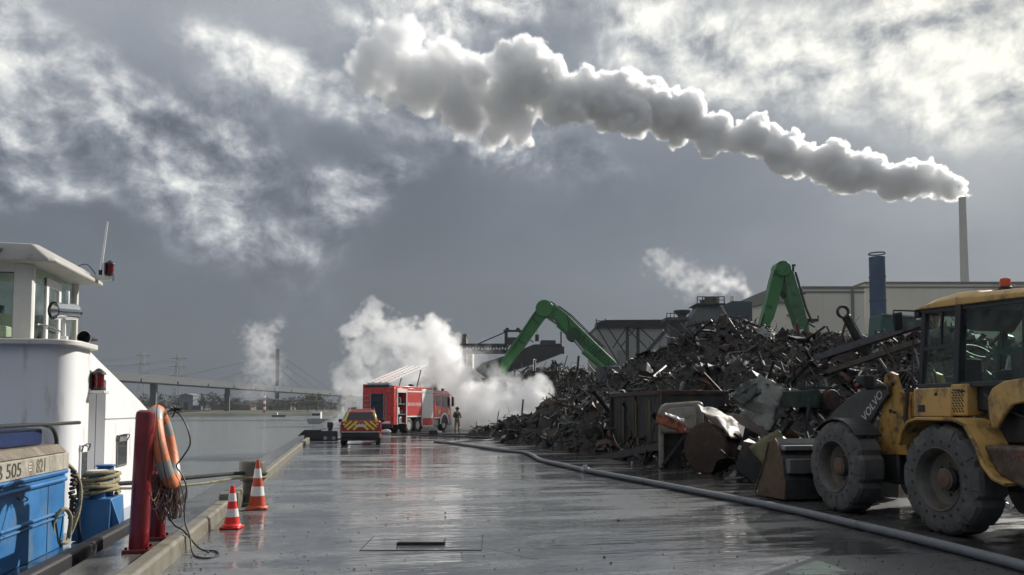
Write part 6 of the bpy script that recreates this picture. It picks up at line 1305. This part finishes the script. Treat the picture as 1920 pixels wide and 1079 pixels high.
# far bank: sheds, beacon, boats, trees
def shed(lab, px0, px1, yt, D, c, nm='shed'):
    L = Loc((px0+px1)/2, D); t = cthing(nm, lab, 'building', (px0+px1)/2, D); a, b_ = L(px0, yt), L(px1, yt); m_ = mat('shed_%d' % px0, c, .7, var=.1, scale=.1)
    MB().bb((a.x, 0, -.5), (b_.x, 10, a.z)).build('walls', m_, t); MB().prism([(a.x-.3, a.z), ((a.x+b_.x)/2, a.z+1.2), (b_.x+.3, a.z)], 'y', -.3, 10.3).build('roof', trim, t); MB().bb(((a.x+b_.x)/2-1, -.06, 0), ((a.x+b_.x)/2+1, -.003, a.z*.6)).build('door', dark, t)
shed('grey-blue shed on the far bank below the bridge', 336, 362, 742, 392, (.12, .15, .18)); shed('low brick-brown warehouse on the far bank', 395, 470, 760, 400, (.16, .10, .08)); shed('grey warehouse on the far bank near the beacon', 470, 545, 752, 430, (.17, .17, .17)); shed('long low grey warehouse far behind the pylon', 545, 640, 757, 470, (.15, .15, .155))
L = Loc(496, 372); t = cthing('channel_beacon', 'thin red and white striped beacon on the far bank', 'beacon', 496, 372); H_ = L(496, 741).z
for k in range(6): MB().cyl((0, 0, H_*k/6), (0, 0, H_*(k+1)/6), .55, n=10).build('band', fwhite if k % 2 else mat('beacon_red', (.35, .05, .04), .5), t)
MB().ball((0, 0, H_+.3), .5, 10, 6).build('lamp', dark, t)
def boat(lab, px0, px1, py, hgt, mt_, D=None):
    g0 = gnd(px0, py, WATER_Z); g1 = gnd(px1, py, WATER_Z); c = (g0+g1)/2; L_ = (g1-g0).length; dv = g1-g0; t = thing('boat', lab, 'boat', c, math.atan2(dv.y, dv.x)); h = L_/2; w = min(L_*.14, 2.6)
    def rg(z, k): return [(-h*k, -w*k, z), (h*.7*k, -w*k, z), (h*k, 0, z), (h*.7*k, w*k, z), (-h*k, w*k, z)]
    MB().loft([rg(-.3, .9), rg(hgt*.55, 1.0)]).build('hull', mt_, t); MB().bb((-h*.75, -w*.7, hgt*.55), (-h*.2, w*.7, hgt*1.25)).build('cabin', fwhite, t, bevel=.05); MB().bb((-h*.72, -w*.72, hgt*.85), (-h*.23, w*.72, hgt*1.1)).build('cabin_windows', darkglass, t); MB().bar((-h*.4, 0, hgt*1.2), (-h*.4, 0, hgt*2.2), .08).build('mast', steel, t); return t
boat('long white motor barge moored under the far bank', 400, 478, 780, 1.6, fwhite); boat('small dark workboat by the foot of the bridge pylon', 510, 536, 782, 1.5, dark)
boat('grey workboat lying off the quay left of the car', 577, 640, 795, 2.2, mat('hazy_grey_boat', (.30, .31, .31), .6, var=.2))
leafm = mat('winter_foliage', (.055, .060, .040), .9, var=.5, scale=.4)
barkm = mat('bark', (.06, .05, .04), .9, var=.3)
TR = random.Random(9)
def tree_meshes(h, seed):
    r = random.Random(seed); tr = MB(); tr.tube([(0, 0, 0), (r.uniform(-.2, .2), 0, h*.35), (r.uniform(-.4, .4), r.uniform(-.3, .3), h*.75)], [.28, .2, .06], 6)
    for k in range(7):
        a = r.uniform(0, 6.28); z = h*r.uniform(.3, .6); tr.tube([(0, 0, z), (math.cos(a)*h*.18, math.sin(a)*h*.18, z+h*.18), (math.cos(a)*h*.28, math.sin(a)*h*.28, z+h*.32)], [.1, .06, .02], 5)
    cr = MB()
    cl = [Vector((r.gauss(0, h*.17), r.gauss(0, h*.17), h*r.uniform(.38, .92))) for _ in range(11)]
    for c in cl:
        for _ in range(34):
            p = c+Vector((r.gauss(0, 1), r.gauss(0, 1), r.gauss(0, .8)))*h*.085; M = Matrix.Translation(p) @ Euler((r.uniform(0, 6), r.uniform(0, 6), r.uniform(0, 6))).to_matrix().to_4x4(); s = h*r.uniform(.022, .045)
            cr.add([(-s, 0, 0), (0, -s*.7, 0), (s, 0, 0), (0, s*.7, 0)], [(0, 1, 2, 3)], M)
    return tr, cr
TP = []
for k in range(4):
    a, b_ = tree_meshes(9.0, 40+k); TP.append((a.build('trunk', barkm, smooth=40), b_.build('crown', leafm, smooth=0, fix=False)))
tn = 0
for i in range(46):
    px = 228+i*9.6+TR.uniform(-4, 4); D = TR.uniform(400, 455); v = at(px, 765, D); k = TR.randrange(4); sc_ = TR.uniform(.55, 1.15)
    t = thing('bank_tree', 'bare hazy tree in the row along the far bank under the bridge', 'tree', (v.x, v.y, .3), TR.uniform(0, 6), 'trees along the far bank'); t.scale = (sc_*1.3, sc_*1.3, sc_)
    for src in TP[k]:
        c = src.copy() if tn >= 0 else src; col.objects.link(c); c.parent = t
for a, b_ in TP: bpy.data.objects.remove(a); bpy.data.objects.remove(b_)
# ------------------------------------------------------------------ smoke and steam: density worked out on a grid, shown as a fog volume
def gauss_field(shape, beta, seed, lo=1.5):
    r = np.random.default_rng(seed)
    f = np.fft.rfftn(r.standard_normal(shape).astype(np.float32))
    k = np.sqrt(sum(np.square(g) for g in np.meshgrid(np.fft.fftfreq(shape[0])*shape[0], np.fft.fftfreq(shape[1])*shape[0]*1.0*shape[1]/shape[1], np.fft.rfftfreq(shape[2])*shape[0], indexing='ij')))
    # frequencies in cycles per first-axis length, the same step on every axis
    k = np.maximum(k, lo); f *= k**(-beta); f[0, 0, 0] = 0
    o = np.fft.irfftn(f, s=shape).astype(np.float32); return o/o.std()
def volume_object(name, dens, lo, hi, mat):
    nx, ny, nz = dens.shape
    me = bpy.data.meshes.new(name); n = dens.size
    me.vertices.add(n)
    X, Y, Z = np.meshgrid(np.linspace(lo[0], hi[0], nx), np.linspace(lo[1], hi[1], ny), np.linspace(lo[2], hi[2], nz), indexing='ij')
    me.vertices.foreach_set('co', np.stack([X.ravel(), Y.ravel(), Z.ravel()], 1).astype(np.float32).ravel())
    a = me.attributes.new('dens', 'FLOAT', 'POINT'); a.data.foreach_set('value', dens.astype(np.float32).ravel())
    o = bpy.data.objects.new(name, me); col.objects.link(o); me.materials.append(mat)
    ng = bpy.data.node_groups.new(name+'_grid', 'GeometryNodeTree')
    ng.interface.new_socket('Geometry', in_out='INPUT', socket_type='NodeSocketGeometry')
    ng.interface.new_socket('Geometry', in_out='OUTPUT', socket_type='NodeSocketGeometry')
    N, L = ng.nodes, ng.links
    gi, go = N.new('NodeGroupInput'), N.new('NodeGroupOutput')
    vc = N.new('GeometryNodeVolumeCube')
    for nm, v in (('Min', lo), ('Max', hi)): vc.inputs[nm].default_value = v
    for nm, v in (('Resolution X', nx), ('Resolution Y', ny), ('Resolution Z', nz)): vc.inputs[nm].default_value = v
    pos = N.new('GeometryNodeInputPosition'); sx = N.new('ShaderNodeSeparateXYZ'); L.new(pos.outputs[0], sx.inputs[0])
    def mth(op, a, b=None, c=None):
        m = N.new('ShaderNodeMath'); m.operation = op
        for i, v in enumerate((a, b, c)):
            if v is None: continue
            if hasattr(v, 'is_output'): L.new(v, m.inputs[i])
            else: m.inputs[i].default_value = v
        return m.outputs[0]
    ids = []
    for i, nn in enumerate((nx, ny, nz)):
        q = mth('MULTIPLY', mth('SUBTRACT', sx.outputs[i], lo[i]), (nn-1)/(hi[i]-lo[i]))
        q = mth('MINIMUM', mth('MAXIMUM', mth('ROUND', q), 0), nn-1); ids.append(q)
    # integer index, in integer maths so that large grids keep every digit
    def im(op, a, b):
        m = N.new('FunctionNodeIntegerMath'); m.operation = op
        for i, v in enumerate((a, b)):
            if hasattr(v, 'is_output'): L.new(v, m.inputs[i])
            else: m.inputs[i].default_value = v
        return m.outputs[0]
    ii = []
    for q in ids:
        fi = N.new('FunctionNodeFloatToInt'); L.new(q, fi.inputs[0]); ii.append(fi.outputs[0])
    idx = im('ADD', im('MULTIPLY', im('ADD', im('MULTIPLY', ii[0], ny), ii[1]), nz), ii[2])
    na = N.new('GeometryNodeInputNamedAttribute'); na.data_type = 'FLOAT'; na.inputs[0].default_value = 'dens'
    si = N.new('GeometryNodeSampleIndex'); si.data_type = 'FLOAT'; si.domain = 'POINT'
    L.new(gi.outputs[0], si.inputs['Geometry']); L.new(na.outputs[0], si.inputs['Value']); L.new(idx, si.inputs['Index'])
    L.new(si.outputs[0], vc.inputs['Density'])
    sm = N.new('GeometryNodeSetMaterial'); sm.inputs['Material'].default_value = mat
    L.new(vc.outputs[0], sm.inputs[0]); L.new(sm.outputs[0], go.inputs[0])
    md = o.modifiers.new('grid', 'NODES'); md.node_group = ng
    return o
def smoke_mat(name, k, colr=(.97, .97, .97), aniso=.3):
    m = bpy.data.materials.new(name); m.use_nodes = True; T = NT(m.node_tree); T.n.clear()
    out = T.node('ShaderNodeOutputMaterial'); pv = T.node('ShaderNodeVolumePrincipled')
    pv.inputs['Color'].default_value = (*colr, 1); pv.inputs['Anisotropy'].default_value = aniso
    pv.inputs['Density'].default_value = k; pv.inputs['Density Attribute'].default_value = 'density'
    T.l.new(pv.outputs[0], out.inputs['Volume']); return m
def billow(shape, spheres):
    """union of balls on a grid: largest of 1-r/R, in grid units"""
    d = np.full(shape, -1.0, np.float32)
    for x, y, z, r in spheres:
        R = r*1.9
        a = [max(0, int(c-R)) for c in (x, y, z)]; b = [min(s, int(c+R)+2) for c, s in zip((x, y, z), shape)]
        if any(q <= p for p, q in zip(a, b)): continue
        gx, gy, gz = np.ogrid[a[0]:b[0], a[1]:b[1], a[2]:b[2]]
        q = 1-np.sqrt((gx-x)**2+(gy-y)**2+(gz-z)**2)/r
        sl_ = d[a[0]:b[0], a[1]:b[1], a[2]:b[2]]; np.maximum(sl_, q*min(1, r/9.0), out=sl_)
    return d
def cauliflower(parents, levels, r, kids=7, shrink=.48, spread=.85, zb=.15):
    out = list(parents); cur = list(parents)
    for _ in range(levels):
        nxt = []
        for x, y, z, R in cur:
            for _k in range(kids):
                v = np.array([r.normal(), r.normal(), r.normal()+zb]); v /= np.linalg.norm(v)
                rr = R*shrink*r.uniform(.7, 1.25); s = R*spread*r.uniform(.9, 1.1)
                nxt.append((x+v[0]*s, y+v[1]*s, z+v[2]*s, rr))
        out += nxt; cur = nxt
    return out
def stack_plume():
    D = 420.0
    prof = [(1812, 364, 371), (1801, 343, 375), (1765, 318, 373), (1705, 300, 377), (1640, 290, 370), (1600, 298, 374), (1550, 262, 348), (1500, 266, 336), (1440, 224, 326),
            (1380, 226, 310), (1320, 182, 300), (1260, 162, 272), (1200, 132, 266), (1115, 102, 250), (1060, 138, 240), (1010, 130, 262), (960, 80, 262), (900, 110, 250), (860, 76, 230), (800, 62, 205), (740, 52, 192), (702, 86, 168)]
    mpp = D/FPX
    vox = .72
    # local frame: x runs along the view's right, y away from the camera, z up; the origin at the chimney mouth
    o0 = at(1811, 370, D)
    def loc(px, py):
        v = at(px, py, D)-o0; return v.dot(_R), v.z
    lo = (loc(640, 0)[0], -40, -16); hi = (8, 40, 108)
    shape = tuple(int((h-l)/vox) for l, h in zip(lo, hi))
    r = np.random.default_rng(5)
    sp = []
    pts = [(*loc(px, (a+b)/2), (b-a)/2*mpp*1.12) for px, a, b in prof]
    for i in range(len(pts)-1):
        (x0, z0, h0), (x1, z1, h1) = pts[i], pts[i+1]
        L = math.hypot(x1-x0, z1-z0); n = max(2, int(L/(.30*(h0+h1)/2)))
        for j in range(n):
            t = j/n; h = h0+(h1-h0)*t; x = x0+(x1-x0)*t; z = z0+(z1-z0)*t
            rr = h*r.uniform(.40, .68)
            zz = r.uniform(-1, 1)*(h-rr)*.85; yy = r.uniform(-1, 1)*(h-rr)*.9
            sp.append((x+r.normal()*h*.15, yy, z+zz, rr))
    for px, py, rp in ((975, 262, 22), (930, 258, 22), (690, 150, 30), (735, 190, 24), (1000, 110, 16), (870, 215, 40), (800, 160, 60), (740, 120, 60)):
        q = loc(px, py); sp.append((q[0], r.uniform(-8, 8), q[1], rp*mpp))
    g = [((x-lo[0])/vox, (y-lo[1])/vox, (z-lo[2])/vox, max(R/vox, 1.2)) for x, y, z, R in sp]
    g = cauliflower(g, 2, r, kids=9, shrink=.46, spread=.86)
    d = billow(shape, g)
    n = gauss_field(shape, 2.6, 3, lo=16); nh = gauss_field(shape, 2.3, 4, lo=44)
    xs = np.linspace(lo[0], hi[0], shape[0])
    age = np.clip((-xs-150)/185, 0, 1)[:, None, None].astype(np.float32)      # older smoke to the left is more ragged and thinner
    young = np.clip((-xs)/60, .25, 1)[:, None, None].astype(np.float32)
    d = d + (np.abs(n)-.75)*.13*young + (np.abs(nh)-.75)*.10 + n*.14*age + gauss_field(shape, 1.7, 6, lo=60)*(.018+.05*age)
    dens = np.clip((d+.03)/(.16+.42*age), 0, 1)*(1-.78*age)
    dens[dens < .01] = 0
    o = volume_object('chimney_plume', dens, lo, hi, smoke_mat('steam_plume', 1.0, (.980, .981, .982), aniso=.5))
    o.location = o0; o.rotation_euler = (0, 0, -YAW)
    return o
plume = stack_plume()
HAZE = 0.00014
def blob_smoke(name, label, blobs, D, depth, vox, mt, seed, ragged=.35, soft=.5, kids=6, levels=2, drift=None, thin=.0):
    """smoke round listed balls: photograph place, radius in photograph pixels, thickness 0..1, further back (m)"""
    o0 = at(blobs[0][0], blobs[0][1], D); mpp = D/FPX; r = np.random.default_rng(seed); sp = []
    for px, py, rp, w, back in blobs:
        v = at(px, py, D)-o0; sp.append((v.dot(_R), back, v.z, rp*mpp, w))
    pad = 1.5*max(s[3] for s in sp)
    lo = [min(s[i]-s[3] for s in sp)-pad*.5 for i in range(3)]; hi = [max(s[i]+s[3] for s in sp)+pad*.5 for i in range(3)]
    lo[2] = max(lo[2], .06-o0.z)
    shape = tuple(max(8, int((h-l)/vox)) for l, h in zip(lo, hi))
    d = np.full(shape, -1.0, np.float32); wt = np.zeros(shape, np.float32)
    for x, y, z, R, w in sp:
        g = [((x-lo[0])/vox, (y-lo[1])/vox, (z-lo[2])/vox, R/vox)]
        g = cauliflower(g, levels, r, kids=kids, shrink=.5, spread=.72)
        for gx, gy, gz, gr in g:
            if gr < 1: continue
            RR = gr*1.7; a = [max(0, int(c-RR)) for c in (gx, gy, gz)]; b = [min(s, int(c+RR)+2) for c, s in zip((gx, gy, gz), shape)]
            if any(q <= p for p, q in zip(a, b)): continue
            ix, iy, iz = np.ogrid[a[0]:b[0], a[1]:b[1], a[2]:b[2]]
            q = (1-np.sqrt((ix-gx)**2+(iy-gy)**2+(iz-gz)**2)/gr)*min(1, gr/(R/vox)+.35)
            s_ = d[a[0]:b[0], a[1]:b[1], a[2]:b[2]]; ws = wt[a[0]:b[0], a[1]:b[1], a[2]:b[2]]
            up = q > s_; s_[up] = q[up]; ws[up] = np.maximum(ws, w)[up] if False else np.where(True, w, 0)
    n = gauss_field(shape, 1.95, seed, lo=12); n2 = gauss_field(shape, 2.4, seed+1, lo=5)
    rag = ragged*(1.45-np.clip(wt, 0, 1))
    f = d+n*rag*.5+n2*rag*.35
    dens = np.clip((f+.05)/soft, 0, 1)*wt
    dens[dens < .012] = 0
    # nothing at the box faces
    for ax in range(3):
        sl_ = [slice(None)]*3
        for e in (0, -1): sl_[ax] = e; dens[tuple(sl_)] = 0 if not (ax == 2 and e == 0) else dens[tuple(sl_)]
    o = volume_object(name, dens, tuple(lo), tuple(hi), mt); o.location = o0; o.rotation_euler = (0, 0, -YAW)
    return tag(o, label, 'smoke', kind='stuff')
FIRE = [(940, 765, 46, 1, 0), (985, 752, 42, 1, 0), (1008, 762, 28, 1, 0), (1020, 782, 18, 1, 0), (905, 775, 46, 1, 0), (870, 760, 46, 1, 0), (895, 735, 26, .55, 1), (1015, 728, 16, .4, .5), (960, 728, 26, .6, .5),
        (855, 725, 36, 1, .5), (838, 690, 40, 1, 1), (822, 655, 36, 1, 1), (806, 625, 28, .9, 1), (845, 640, 16, .5, 1), (785, 655, 40, .50, 1.5), (755, 640, 36, .34, 1.5), (722, 622, 30, .36, 1.5), (770, 700, 46, .34, 1.5), (720, 690, 42, .10, 2), (690, 600, 20, .42, 1.5), (662, 618, 18, .42, 1.5), (640, 620, 11, .36, 1.5), (700, 650, 20, .22, 1.5), (690, 575, 10, .2, 1.5), (1000, 735, 26, .8, 0), (925, 735, 30, .8, 0),
        (693, 578, 14, .25, 1.5), (680, 660, 36, .22, 2), (665, 720, 34, .20, 2), (645, 765, 30, .14, 2), (880, 700, 40, .12, 2), (920, 715, 36, .12, 2)]
blob_smoke('fire_smoke', 'dense white smoke boiling up behind the fire engine and the scrap', FIRE, 63.0, 6, .115, smoke_mat('fire_smoke', 1.5, (.9998, .9998, .9998), .35), 5, ragged=.62, soft=.40)
WISP = [(490, 650, 26, .6, 0), (478, 635, 22, .5, 0), (500, 625, 16, .5, 0), (522, 610, 12, .4, 0), (492, 685, 26, .4, 0), (505, 705, 24, .25, 0), (470, 660, 14, .4, 0), (480, 730, 26, .15, 0), (520, 680, 14, .2, 0)]
blob_smoke('steam_wisp', 'small white steam wisp drifting past the bridge pylon', WISP, 190.0, 6, .45, smoke_mat('steam_wisp', .26, (.999, .999, .999), .5), 8, ragged=.6, soft=.7)
VENT = [(1397, 553, 9, .8, 0), (1385, 544, 13, .6, 0), (1365, 535, 18, .45, 0), (1345, 530, 20, .35, 0), (1318, 532, 20, .25, 0), (1290, 530, 22, .22, 0), (1265, 512, 22, .22, 0), (1235, 498, 20, .22, 0), (1216, 490, 12, .18, 0)]
blob_smoke('vent_steam', 'thin steam trailing left from a vent on the works roof', VENT, 175.0, 6, .5, smoke_mat('vent_steam', .35, (.999, .999, .999), .5), 9, ragged=.7, soft=.8)
tag(plume, 'long billowing white plume drifting left from the tall chimney', 'smoke', kind='stuff')
# the damp air of the harbour
HZ = MB().bb((-1020, -410, -8), (1220, 1270, 215)).build('haze', None, smooth=0); HZ['kind'] = 'stuff'
hm3 = bpy.data.materials.new('damp_air'); hm3.use_nodes = True; T = NT(hm3.node_tree); T.n.clear()
out = T.node('ShaderNodeOutputMaterial'); pv = T.node('ShaderNodeVolumePrincipled'); pv.inputs['Color'].default_value = (.86, .90, .95, 1); pv.inputs['Density'].default_value = HAZE; pv.inputs['Anisotropy'].default_value = .2
T.l.new(pv.outputs[0], out.inputs['Volume']); HZ.data.materials.append(hm3)
